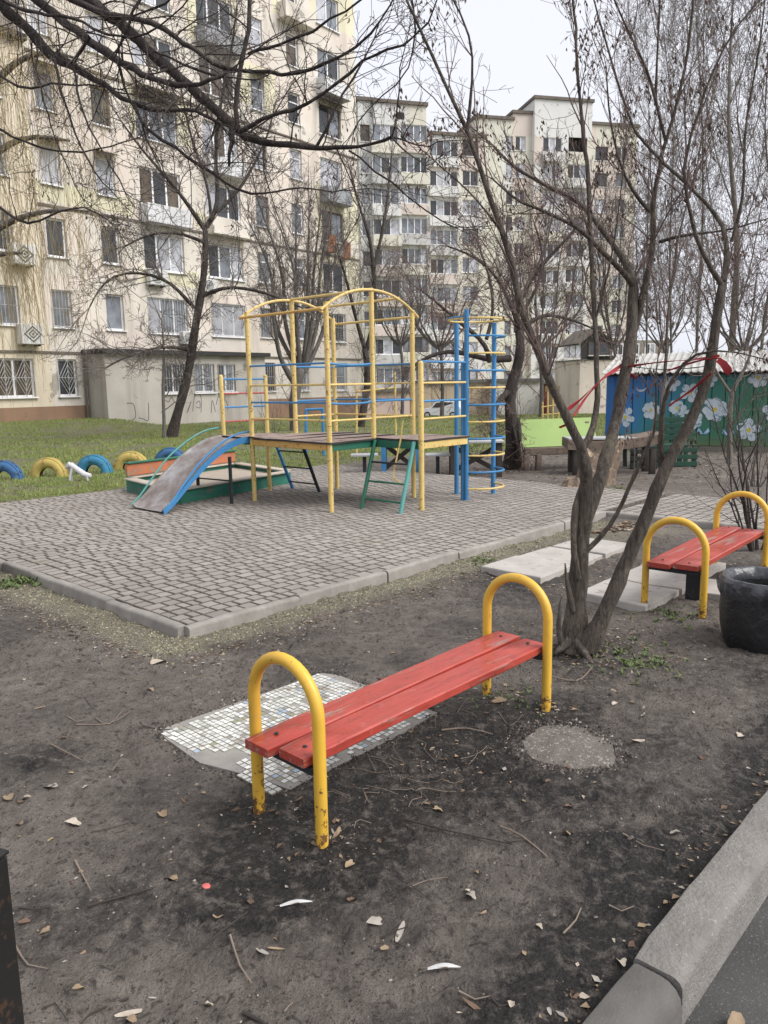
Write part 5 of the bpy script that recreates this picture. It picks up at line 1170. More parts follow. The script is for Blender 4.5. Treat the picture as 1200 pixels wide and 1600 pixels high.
def finish_tree(name, label, base, limbs, out, bk, tw, group=None, sides=(4, 3, 3, 3), cat='tree', seedf=0, rg=None, lsides=9, extra=None):
    t = thing(name, label, cat, base, group)
    big = []
    for S_ in limbs:
        pts = [tuple(x[:3]) for x in S_]; rr = [float(x[3]) for x in S_]; big.append((pts+[pts[-1]], rr+[.0005]))
    if big:
        v, q = tubes(big, lsides); npmesh('trunk', v, q, bk, t)
    V_ = []; Q_ = []; off = 0
    for k, lv in enumerate(out):
        if not lv: continue
        v, q = tubes(lv, sides[min(k, len(sides)-1)]); V_.append(v); Q_.append(q+off); off += len(v)
    if V_: npmesh('crown', np.concatenate(V_), np.concatenate(Q_), tw, t)
    if seedf:
        v, f = seeds(out, rg, seedf)
        if len(v): npmesh('seed_clusters', v, f, SEED, t, sm=False)['kind'] = 'stuff'
    return t
# ------------------------------------------------ the multi-stemmed tree beside the near bench
def fg_tree():
    rg = random.Random(21); out = [[], [], []]
    prm = dict(seg=(6, 4, 3), up=(.10, .10, .08), jit=(.13, .16, .2), kids=(3.4, 1.9, 0), ratio=(.5, .55, 0), ang=42, rmin=.0011, r0=.005, rr=.55, **{'from': (.2, .25, 0)}, tip=.35)
    B = 4.45
    T = [  # (trace, depths, twig spacing or None, twig length)
     ([(898, 1016, 58), (899, 990, 44), (901, 940, 36), (905, 890, 33), (907, 842, 31), (912, 812, 29)], (B, 4.47), None, 0),
     ([(910, 830, 30), (917, 782, 25), (917, 740, 23), (915, 715, 22), (908, 698, 20), (897, 672, 19), (879, 639, 18), (847, 566, 17), (824, 511, 16), (811, 470, 15), (801, 410, 14), (788, 369, 14), (765, 309, 13), (748, 255, 12), (730, 205, 11), (700, 140, 9), (675, 85, 8), (655, 45, 7), (628, -15, 6)], (4.47, 3.9), .16, .55),
     ([(730, 205, 9), (735, 165, 8), (739, 120, 7), (742, 55, 6), (722, 25, 5), (703, -10, 5)], (3.98, 3.8), .13, .45),
     ([(911, 700, 16), (924, 687, 15), (932, 650, 14), (935, 620, 13), (932, 560, 13), (930, 500, 12), (926, 440, 12), (923, 380, 11), (920, 280, 11), (910, 200, 9), (902, 100, 8), (898, 20, 7), (894, -20, 6)], (4.5, 4.9), .16, .55),
     ([(912, 812, 30), (925, 782, 27), (935, 757, 25), (945, 722, 24), (953, 695, 23), (960, 665, 22), (967, 638, 22), (973, 600, 22), (982, 560, 22), (988, 525, 21), (987, 487, 20), (990, 440, 18)], (4.47, 4.9), .5, .4),
     ([(990, 440, 15), (973, 400, 14), (957, 380, 13), (933, 350, 12), (910, 312, 11), (860, 295, 9), (815, 270, 8), (790, 250, 7), (760, 215, 6), (738, 200, 4)], (4.9, 5.4), .12, .5),
     ([(988, 445, 13), (985, 432, 13), (943, 397, 12), (917, 367, 10), (877, 337, 9), (833, 327, 8), (800, 307, 6), (770, 280, 5)], (4.88, 4.5), .12, .5),
     ([(986, 530, 16), (1000, 487, 15), (1007, 443, 14), (1017, 407, 14), (1030, 378, 13), (1020, 352, 12), (1015, 330, 12), (1025, 285, 11), (1035, 240, 10), (1050, 190, 9), (1065, 135, 8), (1080, 50, 7), (1084, -15, 6)], (4.9, 4.6), .14, .55),
     ([(1015, 330, 10), (985, 300, 9), (972, 270, 7), (960, 225, 6), (950, 170, 5), (948, 120, 4)], (4.75, 4.5), .12, .45),
     ([(1040, 220, 8), (1024, 160, 8), (1015, 110, 7), (985, 60, 6), (960, 0, 5), (950, -25, 4)], (4.7, 4.4), .12, .5),
     ([(1024, 165, 7), (1026, 100, 6), (1030, 30, 6), (1032, -20, 5)], (4.66, 4.5), .12, .5),
     ([(1030, 378, 9), (1057, 360, 8), (1090, 366, 7), (1130, 362, 6), (1170, 350, 5), (1205, 340, 4)], (4.8, 4.4), .13, .4),
     ([(916, 1012, 38), (925, 1000, 33), (940, 972, 30), (955, 932, 28), (975, 885, 28), (992, 852, 27), (1010, 810, 25), (1022, 770, 25), (1035, 737, 25), (1050, 710, 23), (1067, 685, 22), (1085, 650, 21), (1100, 610, 21), (1112, 573, 21), (1114, 527, 20), (1123, 473, 18), (1130, 440, 17)], (4.38, 4.1), 1.5, .35),
     ([(1130, 440, 15), (1137, 400, 14), (1143, 378, 13), (1128, 350, 11), (1120, 330, 10), (1085, 300, 10), (1055, 270, 9), (1020, 240, 8), (990, 205, 7), (960, 110, 6), (930, 10, 5), (922, -20, 4)], (4.1, 4.4), .13, .5),
     ([(1128, 445, 13), (1118, 430, 13), (1110, 410, 12), (1093, 403, 11), (1087, 373, 11), (1080, 333, 10), (1065, 290, 9), (1070, 240, 8), (1090, 180, 7), (1110, 110, 6), (1150, 40, 5), (1195, -10, 4)], (4.1, 3.8), .13, .55),
     ([(1143, 378, 9), (1158, 340, 9), (1165, 280, 8), (1160, 210, 7), (1175, 140, 6), (1190, 60, 5), (1196, -10, 4)], (4.15, 4.0), .13, .5),
     ([(1035, 737, 16), (1031, 718, 15), (1032, 690, 14), (1034, 652, 13), (1040, 607, 11), (1063, 567, 9), (1083, 543, 8), (1110, 537, 6), (1150, 545, 5), (1190, 560, 3)], (4.3, 3.9), .2, .35),
     ([(1033, 660, 11), (1036, 620, 10), (1040, 570, 9), (1043, 500, 8), (1052, 430, 7), (1062, 360, 6), (1085, 280, 5), (1100, 200, 4)], (4.35, 4.8), .15, .45),
     ([(915, 862, 13), (937, 842, 12), (957, 820, 12), (967, 805, 12), (975, 780, 11), (981, 765, 11), (992, 737, 10), (1005, 712, 9), (1015, 695, 9), (1024, 680, 8), (1027, 640, 7), (1022, 600, 5), (1028, 560, 4)], (4.45, 4.2), .3, .3),
     ([(904, 905, 14), (897, 868, 15), (893, 845, 15), (893, 820, 17), (898, 790, 16), (906, 768, 15), (913, 750, 14)], (4.4, 4.45), None, 0),
     ([(895, 955, 14), (886, 918, 15), (883, 886, 11), (883, 880, 4)], (4.4, 4.38), None, 0),
     ([(878, 1008, 16), (870, 975, 13), (876, 940, 9), (878, 932, 3)], (4.4, 4.35), None, 0),
     ([(900, 1000, 22), (912, 1015, 18), (925, 1035, 11), (938, 1058, 5)], (4.4, 4.15), None, 0),
     ([(890, 1000, 22), (880, 1012, 16), (862, 1025, 8)], (4.4, 4.35), None, 0),
     ([(811, 470, 8), (830, 430, 7), (850, 400, 6), (862, 350, 5), (868, 300, 4)], (4.2, 4.6), .14, .4),
     ([(788, 369, 7), (760, 330, 6), (735, 300, 5), (700, 270, 4), (660, 235, 3)], (4.1, 4.3), .14, .45),
     ([(930, 500, 7), (945, 450, 6), (958, 390, 5), (968, 320, 4), (975, 250, 3)], (4.7, 4.4), .14, .4),
    ]
    limbs = []
    for tr, Ys, sp, L in T:
        S_ = limb(tr, Ys, .09); S_[:, 3] *= np.interp(S_[:, 3], [.008, .02, .035, .06], [.5, .6, .8, .92])
        S_[:, 3] *= 1+.05*np.sin(np.arange(len(S_))*1.7)+.03*np.sin(np.arange(len(S_))*.6+1)+np.random.RandomState(len(S_)+3).normal(0, .035, len(S_))
        if S_[0][3] > .012: S_[1:-1, :3] += np.random.RandomState(len(S_)).normal(0, .0022, (len(S_)-2, 3))
        limbs.append(S_)
        if sp: dress(out, rg, S_, prm, sp*.9, L, .45, .3, .5, ang=38)
    for S_ in limbs: S_[0][2] -= .0
    b = G(905, 1010)
    finish_tree('ash_maple_tree', 'bare multi-stemmed tree with leaning trunks beside the near bench', (b[0], b[1], 0), limbs, out, BK1, TW1, None, (5, 4, 3), 'tree', .17, rg, 12)
fg_tree()
# ------------------------------------------------ overhanging tree, trunk at the left edge
def overhang_tree():
    rg = random.Random(33); out = [[], [], []]
    prm = dict(seg=(7, 5, 3), up=(-.01, .02, .03), jit=(.16, .2, .24), kids=(4.6, 2.8, 0), ratio=(.5, .5, 0), ang=50, rmin=.0013, r0=.0055, rr=.55, **{'from': (.12, .2, 0)}, tip=.3)
    T = [([(-150, -330, 60), (-60, -90, 40), (0, 5, 22), (40, 40, 21), (70, 75, 20), (95, 97, 22), (108, 102, 20), (130, 110, 15), (165, 135, 13), (190, 155, 12), (210, 163, 12), (250, 172, 11), (290, 172, 10), (320, 180, 9), (345, 195, 8)], (6.2, 5.0), .22, .9),
     ([(-80, -170, 34), (0, -60, 26), (60, 0, 20), (100, 35, 18), (130, 55, 18), (150, 75, 20), (180, 90, 18), (205, 108, 16), (240, 125, 14), (280, 135, 13), (310, 133, 12), (345, 120, 9)], (6.1, 4.7), .22, .9),
     ([(20, -160, 34), (90, -50, 27), (140, 0, 22), (170, 20, 22), (200, 50, 22), (235, 80, 22), (265, 110, 22), (300, 135, 21), (330, 165, 21), (355, 190, 21), (370, 205, 21), (395, 220, 18), (430, 228, 16), (480, 230, 14), (545, 235, 11), (580, 225, 8), (598, 218, 8), (612, 214, 10)], (5.9, 4.4), .2, .9),
     ([(60, -50, 22), (110, 0, 17), (150, 20, 15), (200, 25, 14), (240, 35, 13), (275, 55, 13), (300, 75, 12), (330, 100, 11), (370, 115, 11), (420, 112, 10), (467, 117, 10), (500, 103, 9), (533, 92, 9), (560, 80, 8), (583, 50, 7), (600, 30, 6), (622, -20, 5)], (5.7, 4.6), .22, .8),
     ([(372, 204, 14), (360, 167, 12), (362, 133, 12), (378, 117, 13), (388, 80, 12), (390, 40, 11), (390, -20, 11)], (4.9, 4.9), .2, .7),
     ([(388, 84, 9), (417, 82, 9), (460, 60, 8), (520, 32, 7), (567, 0, 6), (590, -20, 5)], (4.9, 4.4), .2, .7),
     ([(374, 206, 12), (387, 197, 11), (413, 187, 11), (460, 173, 10), (500, 153, 9), (530, 127, 9), (563, 97, 8), (583, 82, 8), (627, 78, 7), (660, 63, 6), (684, 5, 5), (690, -20, 4)], (4.85, 4.2), .2, .7),
     ([(495, 228, 9), (507, 200, 8), (533, 153, 7), (567, 97, 6), (585, 60, 5)], (4.55, 4.5), .2, .6),
     ([(210, 163, 8), (218, 190, 9), (227, 213, 9), (273, 230, 9), (300, 247, 9), (333, 273, 9), (367, 297, 8), (393, 310, 7), (430, 298, 6), (470, 290, 5), (520, 300, 4)], (5.3, 4.8), .18, .7),
     ([(85, 92, 8), (92, 120, 7), (100, 160, 7), (112, 195, 6), (123, 227, 6), (147, 267, 5), (172, 296, 4)], (5.6, 5.2), .22, .6),
     ([(115, 105, 7), (118, 140, 7), (130, 180, 6), (150, 220, 5), (175, 262, 5), (195, 300, 4)], (5.5, 5.1), .22, .6),
     ([(55, 60, 6), (58, 110, 5), (70, 160, 5), (85, 215, 4), (105, 265, 4), (130, 312, 3)], (5.7, 5.4), .22, .6),
     ([(180, 90, 8), (195, 125, 8), (205, 160, 7), (215, 195, 6), (228, 215, 5)], (5.3, 5.2), .25, .5),
     ([(140, 58, 9), (128, 80, 9), (112, 100, 10)], (5.4, 5.5), None, 0),
     ([(362, 200, 15), (362, 225, 14), (355, 248, 11), (358, 260, 7)], (4.9, 4.85), None, 0),
     ([(240, 80, 7), (290, 95, 7), (330, 125, 9), (346, 120, 7)], (5.2, 5.0), .25, .5),
     ([(-40, 60, 9), (0, 120, 8), (30, 140, 7), (80, 130, 6), (140, 135, 5), (190, 140, 4)], (5.8, 5.5), .25, .6),
     ([(-30, 190, 8), (20, 215, 7), (70, 232, 6), (130, 238, 5), (190, 225, 4), (235, 205, 3)], (5.9, 5.6), .2, .6),
     ([(-30, 300, 9), (25, 345, 8), (60, 355, 7), (75, 335, 6), (130, 318, 5), (170, 345, 4)], (6.1, 5.8), .2, .6),
     ([(-20, -20, 12), (30, 18, 10), (75, 20, 9), (130, 35, 8), (180, 60, 7), (230, 55, 6), (270, 30, 5), (300, -10, 4)], (5.6, 4.9), .18, .8),
     ([(230, -30, 9), (215, 15, 8), (200, 48, 8), (185, 75, 7)], (5.1, 5.2), .25, .6),
     ([(290, -30, 8), (262, 5, 7), (230, 25, 6), (205, 26, 6)], (5.0, 5.2), .25, .6),
     ([(545, 235, 6), (580, 262, 6), (610, 285, 6), (640, 310, 5), (690, 345, 4)], (4.5, 4.6), .2, .6),
     ([(640, -20, 7), (650, 40, 6), (655, 90, 5), (620, 130, 4), (560, 190, 4)], (4.3, 4.6), .2, .6),
    ]
    limbs = []
    base = np.array([-3.62, 6.4, 0.])
    fork = D(-150, -330, 6.2)
    tr = spline([(*(base+[0, 0, -.1]), .3), (*(base+[.02, 0, .12]), .235), (*(base+[0, .05, .6]), .2), (*(base+[-.1, .05, 2.0]), .18), (fork[0]*.85+base[0]*.15-.05, 6.3, 3.6), ] if 0 else [(*(base+np.array([0, 0, -.1])), .31), (*(base+np.array([.02, 0, .12])), .24), (*(base+np.array([-.05, .05, .7])), .205), (*(base+np.array([-.25, .05, 2.2])), .18), (*(fork+np.array([-.1, .05, -.6])), .16), (*fork, .14)], .15)
    tr[:, 3] *= 1+.05*np.sin(np.arange(len(tr))*2.1)
    limbs.append(tr)
    for k, (tr, Ys, sp, L) in enumerate(T):
        S_ = limb(tr, Ys, .1); S_[:, 3] *= np.interp(S_[:, 3], [.008, .025, .045, .08], [.45, .55, .68, .8]); S_[:, 3] *= 1+.1*np.sin(np.arange(len(S_))*1.9+k)
        S_[1:-1, :3] += np.random.RandomState(k).normal(0, .006, (len(S_)-2, 3)); limbs.append(S_)
        if sp: dress(out, rg, S_, prm, sp*1.0, L*.8, .42, .25, .0, ang=55)
    # limbs that start out of frame run back to the fork
    for k in (1, 2, 3, 16, 17, 18, 19):
        e = limbs[k+1][0]; limbs.append(spline([(*(fork+np.array([0, 0, -.25-.12*(k % 4)])), .1), (*((fork+e[:3])/2+np.array([0, 0, .15])), max(.05, e[3])), tuple(e)], .2))
    for k in (20, 21, 23, 4):
        e = limbs[k+1][0 if k != 4 else -1]; f = limbs[3+1][0]; 
    finish_tree('overhanging_tree', 'dark bare tree at the left edge with branches arching across the top', (base[0], base[1], 0), limbs, out, BK2, TW2, None, (5, 4, 3), 'tree', .02, rg, 12)
overhang_tree()
# ------------------------------------------------ trees further back
def back_tree(name, label, traces, base, seed, prm, spacing, L, bk, tw, group='bare trees behind the playground', step=.35, upb=.3, f0=.25, ang=50, sides=(4, 3, 3), thin=.9):
    rg = random.Random(seed); out = [[] for _ in prm['seg']]; limbs = []
    for tr, Ys in traces:
        S_ = limb(tr, Ys, step); S_[:, 3] *= thin*np.where(S_[:, 3]/S_[0, 3] > 2, 1, .85); S_[:, 3] *= 1+.08*np.sin(np.arange(len(S_))*1.7); limbs.append(S_)
        dress(out, rg, S_, prm, spacing, L, .45, f0, upb, ang=ang)
    finish_tree(name, label, base, limbs, out, bk, tw, group, sides, 'tree', 0, rg, 9)
def P(seg=(6, 4, 3), up=(.05, .05, .05), jit=(.15, .2, .22), kids=(4, 2.2, 0), ratio=(.5, .5, 0), ang=48, rmin=.004, r0=.02, rr=.55, fr=(.12, .2, 0), tip=.3): return {'seg': seg, 'up': up, 'jit': jit, 'kids': kids, 'ratio': ratio, 'ang': ang, 'rmin': rmin, 'r0': r0, 'rr': rr, 'from': fr, 'tip': tip}
def gp(x, y): g = G(x, y); return (g[0], g[1], float(gz(g[0], g[1])))
Y = 24.
back_tree('leaning_tree', 'dark leaning tree with spreading low branches before the grey annex', [
  ([(266, 692, 30), (270, 675, 24), (280, 635, 21), (293, 592, 20), (300, 548, 19), (306, 504, 19), (316, 452, 16), (321, 402, 14), (321, 360, 13)], (Y, Y)),
  ([(321, 360, 11), (306, 338, 9), (280, 300, 8), (240, 255, 6), (205, 215, 5), (190, 190, 3)], (Y, Y-1.5)), ([(322, 355, 11), (338, 332, 10), (341, 300, 9), (336, 240, 8), (345, 160, 7), (362, 80, 5), (370, 10, 4)], (Y, Y+1)),
  ([(303, 481, 9), (280, 455, 8), (257, 433, 7), (215, 425, 6), (175, 427, 5), (152, 455, 4), (140, 480, 3)], (Y, Y-2)), ([(318, 462, 9), (347, 447, 8), (383, 450, 7), (433, 463, 6), (470, 480, 4)], (Y, Y-1)),
  ([(300, 548, 9), (270, 540, 7), (235, 545, 6), (190, 560, 5), (165, 575, 3)], (Y, Y-2.5)), ([(321, 380, 8), (290, 365, 7), (245, 360, 5), (195, 385, 4)], (Y, Y-1)), ([(338, 332, 8), (372, 300, 7), (395, 260, 6), (420, 210, 4), (430, 160, 3)], (Y, Y+1)), ([(330, 345, 7), (325, 290, 6), (300, 220, 5), (285, 150, 4), (275, 90, 3)], (Y, Y))],
  gp(268, 690), 41, P(kids=(7.5, 4.2, 0), up=(.03, .02, .0), jit=(.19, .24, .26), rmin=.0055, r0=.018), .2, 1.75, BK2, TW3, thin=.8)
back_tree('sapling', 'thin straight sapling just left of the leaning tree', [([(257, 694, 8), (256, 640, 7), (254, 590, 6), (258, 545, 4), (252, 500, 3)], (23.5, 23.5))], gp(257, 693), 42, P(kids=(2, 1, 0), rmin=.004), .5, .9, BK3, TW3)
Y = 27.
def upright(seed, base, fork, n, Y, spread, top, wpx):
    rs = random.Random(seed); L = []
    for i in range(n):
        a = (i/(n-1)-.5)*2; x1 = fork[0]+a*spread*.55+rs.gauss(0, 5); x2 = fork[0]+a*spread+rs.gauss(0, 8)
        L.append(([(fork[0]+a*4, fork[1], wpx*.5), (x1-a*4, fork[1]-(fork[1]-top)*.3, wpx*.4), (x1, fork[1]-(fork[1]-top)*.6, wpx*.28), (x2, top+rs.uniform(-20, 30), wpx*.12)], (Y, Y+rs.uniform(-1.3, 1.3))))
    return L
back_tree('pollard_tree', 'pollarded tree with a dense brush of upright shoots behind the arched roof', [([(463, 704, 28), (461, 670, 23), (460, 630, 22), (463, 600, 24), (470, 575, 20)], (Y, Y))] + upright(5, None, (472, 582), 8, Y, 75, 325, 20) + [([(462, 600, 14), (440, 570, 10), (432, 530, 8), (425, 480, 6), (410, 420, 4)], (Y, Y-1))], gp(463, 702), 43, P(kids=(5, 3, 0), up=(.12, .12, .1), rmin=.0055, r0=.016), .24, 1.6, BK3, TW3, ang=35, upb=.7)
Y = 29.
back_tree('forked_tree', 'slender dark forked tree right of the pollarded tree', [([(562, 702, 18), (566, 650, 15), (576, 590, 14), (570, 545, 13)], (Y, Y)), ([(572, 548, 10), (585, 500, 10), (583, 410, 8), (575, 360, 6), (560, 320, 5), (548, 270, 3)], (Y, Y)), ([(584, 420, 8), (598, 360, 6), (606, 300, 5), (612, 240, 3)], (Y, Y+.7)), ([(570, 545, 9), (555, 495, 7), (545, 450, 6), (530, 400, 4)], (Y, Y-1))], gp(562, 700), 44, P(kids=(5, 3, 0), up=(.08, .06, .05), rmin=.0055, r0=.016), .25, 1.8, BK2, TW3, ang=42, upb=.5)
Y = 14.3
back_tree('crooked_tree', 'black crooked tree with twisting limbs behind the round ladder', [
  ([(796, 742, 34), (797, 715, 28), (802, 680, 26), (797, 640, 25), (795, 612, 24), (806, 580, 22), (815, 550, 19), (812, 515, 15)], (Y, Y)), ([(815, 550, 14), (805, 500, 11), (815, 460, 10), (845, 415, 8), (880, 380, 6), (905, 350, 4)], (Y, Y+.6)),
  ([(797, 560, 15), (775, 565, 14), (755, 562, 12), (730, 552, 10), (700, 547, 9), (668, 556, 7), (640, 575, 5)], (Y, Y-.6)), ([(765, 566, 10), (762, 540, 10), (755, 528, 10), (735, 518, 9), (716, 505, 8), (700, 485, 7), (680, 470, 5), (660, 455, 3)], (Y-.3, Y-.9)), ([(760, 530, 8), (768, 505, 7), (772, 470, 6), (765, 430, 5), (750, 390, 4)], (Y-.4, Y)),
  ([(800, 610, 14), (778, 620, 11), (770, 650, 9)], (Y, Y-.4)), ([(808, 655, 12), (818, 668, 10), (813, 690, 6)], (Y, Y-.3)), ([(790, 742, 16), (782, 730, 12), (772, 700, 9), (768, 670, 7)], (Y, Y-.2)), ([(812, 520, 9), (835, 495, 8), (860, 490, 7), (895, 500, 5), (930, 515, 3)], (Y, Y+.5)), ([(812, 515, 8), (795, 470, 7), (775, 430, 6), (740, 400, 5), (700, 385, 3)], (Y, Y+.8)), ([(815, 490, 7), (840, 450, 6), (850, 400, 5), (835, 350, 3)], (Y, Y+.4))],
  gp(797, 741), 45, P(kids=(6, 4, 0), up=(.01, .02, .02), jit=(.2, .24, .26), rmin=.0034, r0=.01), .15, 1.0, BK2, TW1, step=.2, upb=.1)
for k, (lab, x, yb, Yd, xt, wpx, tw) in enumerate((('tall upright poplar with a thick pale trunk right of the leaning stem', 1142, 668, 31, 1150, 19, BK4), ('tall thin poplar just left of the thickest poplar', 1090, 665, 35, 1086, 8, BK4), ('tall poplar at the right edge of the picture', 1186, 668, 33, 1204, 9, BK4), ('young poplar behind the shed roof, left of the other poplars', 1052, 662, 40, 1040, 6, BK3), ('slim poplar between the stepped block and the other poplars', 1010, 660, 44, 1012, 5, BK3))):
    tr = [([(x, yb, wpx*1.15), (x+(xt-x)*.3, 520, wpx*.9), (x+(xt-x)*.5, 380, wpx*.7), (x+(xt-x)*.75, 200, wpx*.42), (xt, 0, wpx*.2), (xt+2, -120, wpx*.1)], (Yd, Yd))]
    rs = random.Random(k); tr = [([(x_+(rs.gauss(0, 7) if 1 < i_ else 0), y_, w_) for i_, (x_, y_, w_) in enumerate(tr[0][0])], tr[0][1])]
    for i in range(9):
        y0 = 560-i*58+rs.uniform(-15, 15); sg = 1 if i % 2 else -1; xx = x+(xt-x)*.5; w0 = wpx*.26*(1-.06*i); tr.append(([(xx, y0, w0), (xx+sg*18, y0-45, w0*.8), (xx+sg*rs.uniform(24, 44), y0-130, w0*.55), (xx+sg*rs.uniform(26, 56), y0-240, w0*.25)], (Yd, Yd+rs.uniform(-1.5, 1.5))))
    g = D(x, yb, Yd); back_tree('poplar_tree', lab, tr, (g[0], g[1], g[2]), 60+k, P(kids=(5.5, 2.6, 0), up=(.12, .1, .08), jit=(.14, .18, .2), rmin=.0062, r0=.017), .42, 2.4, tw, TW5 if tw is BK4 else TW3, 'poplars behind the painted shed', .6, .9, .2, 30, thin=.75)
for k, (lab, x, yb, Yd, top, sp, wpx, tw) in enumerate((('reddish bare tree crown before the far blocks, above the lime bench', 845, 655, 36, 330, 120, 12, TW1), ('bare grey tree before the far blocks, above the small gable house', 962, 655, 40, 300, 85, 10, TW3), ('bare grey tree behind the beige garages', 690, 655, 44, 420, 95, 11, TW3), ('small bare tree behind the arched roof, left of the beige garages', 628, 650, 40, 440, 60, 9, TW3), ('bare bushy tree at the right edge above the shed roof', 1165, 660, 25, 400, 110, 13, TW1), ('bare tree behind the gable house and thin foreground stems', 1040, 655, 46, 380, 80, 9, TW3))):
    Yd = float(Yd); tr = [([(x, yb+6, wpx*1.2), (x+2, yb-70, wpx), (x-3, yb-115, wpx*.9)], (Yd, Yd))] + upright(70+k, None, (x-3, yb-110), 8, Yd, sp, top, wpx*1.1)
    g = D(x, yb, Yd); back_tree('bare_tree', lab, tr, (g[0], g[1], g[2]), 80+k, P(kids=(5.5, 3, 0), up=(.06, .04, .02), jit=(.17, .22, .25), rmin=.0065, r0=.02), .4, 2.2, BK3, tw, 'bare trees before the far blocks', .5, .4, .15, 48, thin=.6)
Y = 14.5
back_tree('young_tree', 'thin young tree in front of the flower shed', [([(1140, 730, 12), (1140, 690, 10), (1141, 650, 10), (1140, 612, 9), (1158, 590, 6), (1172, 560, 5), (1180, 520, 3)], (Y, Y)), ([(1140, 612, 6), (1120, 585, 5), (1108, 555, 4), (1095, 520, 3)], (Y, Y)), ([(1142, 668, 5), (1160, 640, 4), (1180, 620, 3)], (Y, Y-.3))], gp(1140, 729), 47, P(kids=(3, 1.5, 0), rmin=.003, r0=.01), .25, .7, BK4, TW3, step=.2)
# willow hanging in from the left
def willow():
    rg = random.Random(55); Yd = 17.; base = D(-75, 705, Yd); limbs = []; out = [[], []]
    limbs.append(limb([(-75, 720, 40), (-72, 600, 34), (-70, 450, 30), (-60, 300, 26), (-50, 150, 20), (-40, 0, 14)], (Yd, Yd), .4))
    for tr in ([(-62, 320, 14), (-20, 250, 11), (30, 215, 8), (75, 210, 5), (110, 220, 3)], [(-66, 420, 14), (-20, 365, 11), (25, 340, 9), (70, 330, 7), (110, 325, 4), (140, 330, 3)], [(-55, 220, 14), (-10, 130, 11), (40, 85, 8), (90, 80, 5), (130, 95, 3)], [(-45, 80, 12), (0, 0, 9), (50, -50, 7), (100, -60, 4)], [(-68, 450, 12), (-30, 410, 9), (0, 395, 7), (35, 395, 4)]):
        S_ = limb(tr, (Yd, Yd-rg.uniform(-.8, 1.5)), .3); limbs.append(S_)
        for i in range(2, len(S_)):
            for _ in range(13):
                p = tuple(S_[i][:3]+np.array([rg.gauss(0, .25), rg.gauss(0, .4), rg.gauss(0, .05)])); n = 9; L = rg.uniform(1.2, 3.4); st = L/n; d = (rg.gauss(0, .5), rg.gauss(0, .5), .2); pts = [p]; d = vnorm(d)
                for k in range(n): d = vnorm((d[0]*.75+rg.gauss(0, .07), d[1]*.75+rg.gauss(0, .07), d[2]-.55)); p = vadd(p, d, st); pts.append(p)
                out[0].append((pts, [.0052-.0003*k for k in range(n+1)]))
                for q in (3, 5, 7):
                    if rg.random() < .5: b = pts[q]; d2 = vnorm((rg.gauss(0, .4), rg.gauss(0, .4), -.8)); out[1].append(([b, vadd(b, d2, .2), vadd(vadd(b, d2, .2), (d2[0]*.5, d2[1]*.5, -1), .25)], [.004, .0035, .003]))
    finish_tree('willow_tree', 'yellow weeping willow twigs hanging in at the far left', tuple(base), limbs, out, BK3, TW4, None, (3, 3), 'tree')
willow()
# shrub at the right edge
def shrub(name, label, c, n, h, spread, seed, tw, bk, thick, kids=3, group=None):
    rg = random.Random(seed); out = [[], [], [], []]; prm = dict(seg=(9, 6, 4, 3), up=(.10, .1, .08, .05), jit=(.1, .14, .18, .2), kids=(kids, 2.2, 1.4, 0), ratio=(.5, .5, .5, 0), ang=38, rmin=.0018, r0=.02, rr=.5, tip=.25); prm['from'] = (.25, .2, .2, 0)
    for i in range(n):
        a = rg.uniform(0, 6.28); k = rg.uniform(.1, 1)*spread; grow(out, rg, (c[0]+.05*cos(a), c[1]+.05*sin(a), c[2]-.05), vnorm((cos(a)*k, sin(a)*k, 1)), h*rg.uniform(.6, 1.1), thick*rg.uniform(.5, 1), 0, prm)
    big = out[0]; t = thing(name, label, 'shrub', c, group); v, q = tubes([(p, r) for p, r in big], 7); npmesh('stems', v, q, bk, t)
    V_ = []; Q_ = []; off = 0
    for lv in out[1:]: v, q = tubes(lv, 3); V_.append(v); Q_.append(q+off); off += len(v)
    npmesh('twigs', np.concatenate(V_), np.concatenate(Q_), tw, t)
shrub('bare_shrub', 'dark many-stemmed bare shrub beside the far bench at the right edge', gp(1186, 862), 11, 1.75, .45, 3, TW2, BK2, .016, 4)
shrub('bare_shrub', 'bare shrub before the painted shed at the right edge', gp(1180, 760), 9, 1.3, .5, 4, TW3, BK3, .012, 4)
shrub('bare_shrub', 'low twiggy shrub on the lawn behind the pollarded tree', (*D(425, 690, 24.)[:2], 0), 10, 1.5, .8, 5, TW3, BK3, .012, 3)
# ------------------------------------------------ ribbons tied between the stems
RIB = mat('red_ribbon', (.36, .02, .025), (.25, .015, .02), 12, .55, .1, 30); GRB = mat('green_string', (.03, .12, .07), (.02, .08, .05), 9, .6, 0)
def ribbon(label, pts, w_, m, name='ribbon', twist=0):
    P_ = spline([(*D(x, y, Yq), 0) for x, y, Yq in pts], .05)[:, :3]; mb = MB(); th = .0015; c = P_[0]
    i0 = []
    for k, p in enumerate(P_):
        d = norm(P_[min(k+1, len(P_)-1)]-P_[max(k-1, 0)]); s = np.cross(d, (0, 1, .1)); s = norm(s)*cos(twist*k*.3)+norm(np.cross(d, s))*sin(twist*k*.3); n = norm(np.cross(d, s)); wk = w_*.9*(.7+.4*sin(k*.7)**2)
        i0.append(mb.add([p-s*wk/2-n*th, p+s*wk/2-n*th, p+s*wk/2+n*th, p-s*wk/2+n*th]))
    for a, b in zip(i0, i0[1:]):
        for j in range(4): mb.face((a+j, a+(j+1) % 4, b+(j+1) % 4, b+j))
    mb.face([i0[0]+j for j in range(4)]); mb.face([i0[-1]+j for j in range(3, -1, -1)])
    tag(build(name, mb, m, None, True, loc=tuple(c)), label, 'ribbon', 'ribbons and string tied to the foreground tree')
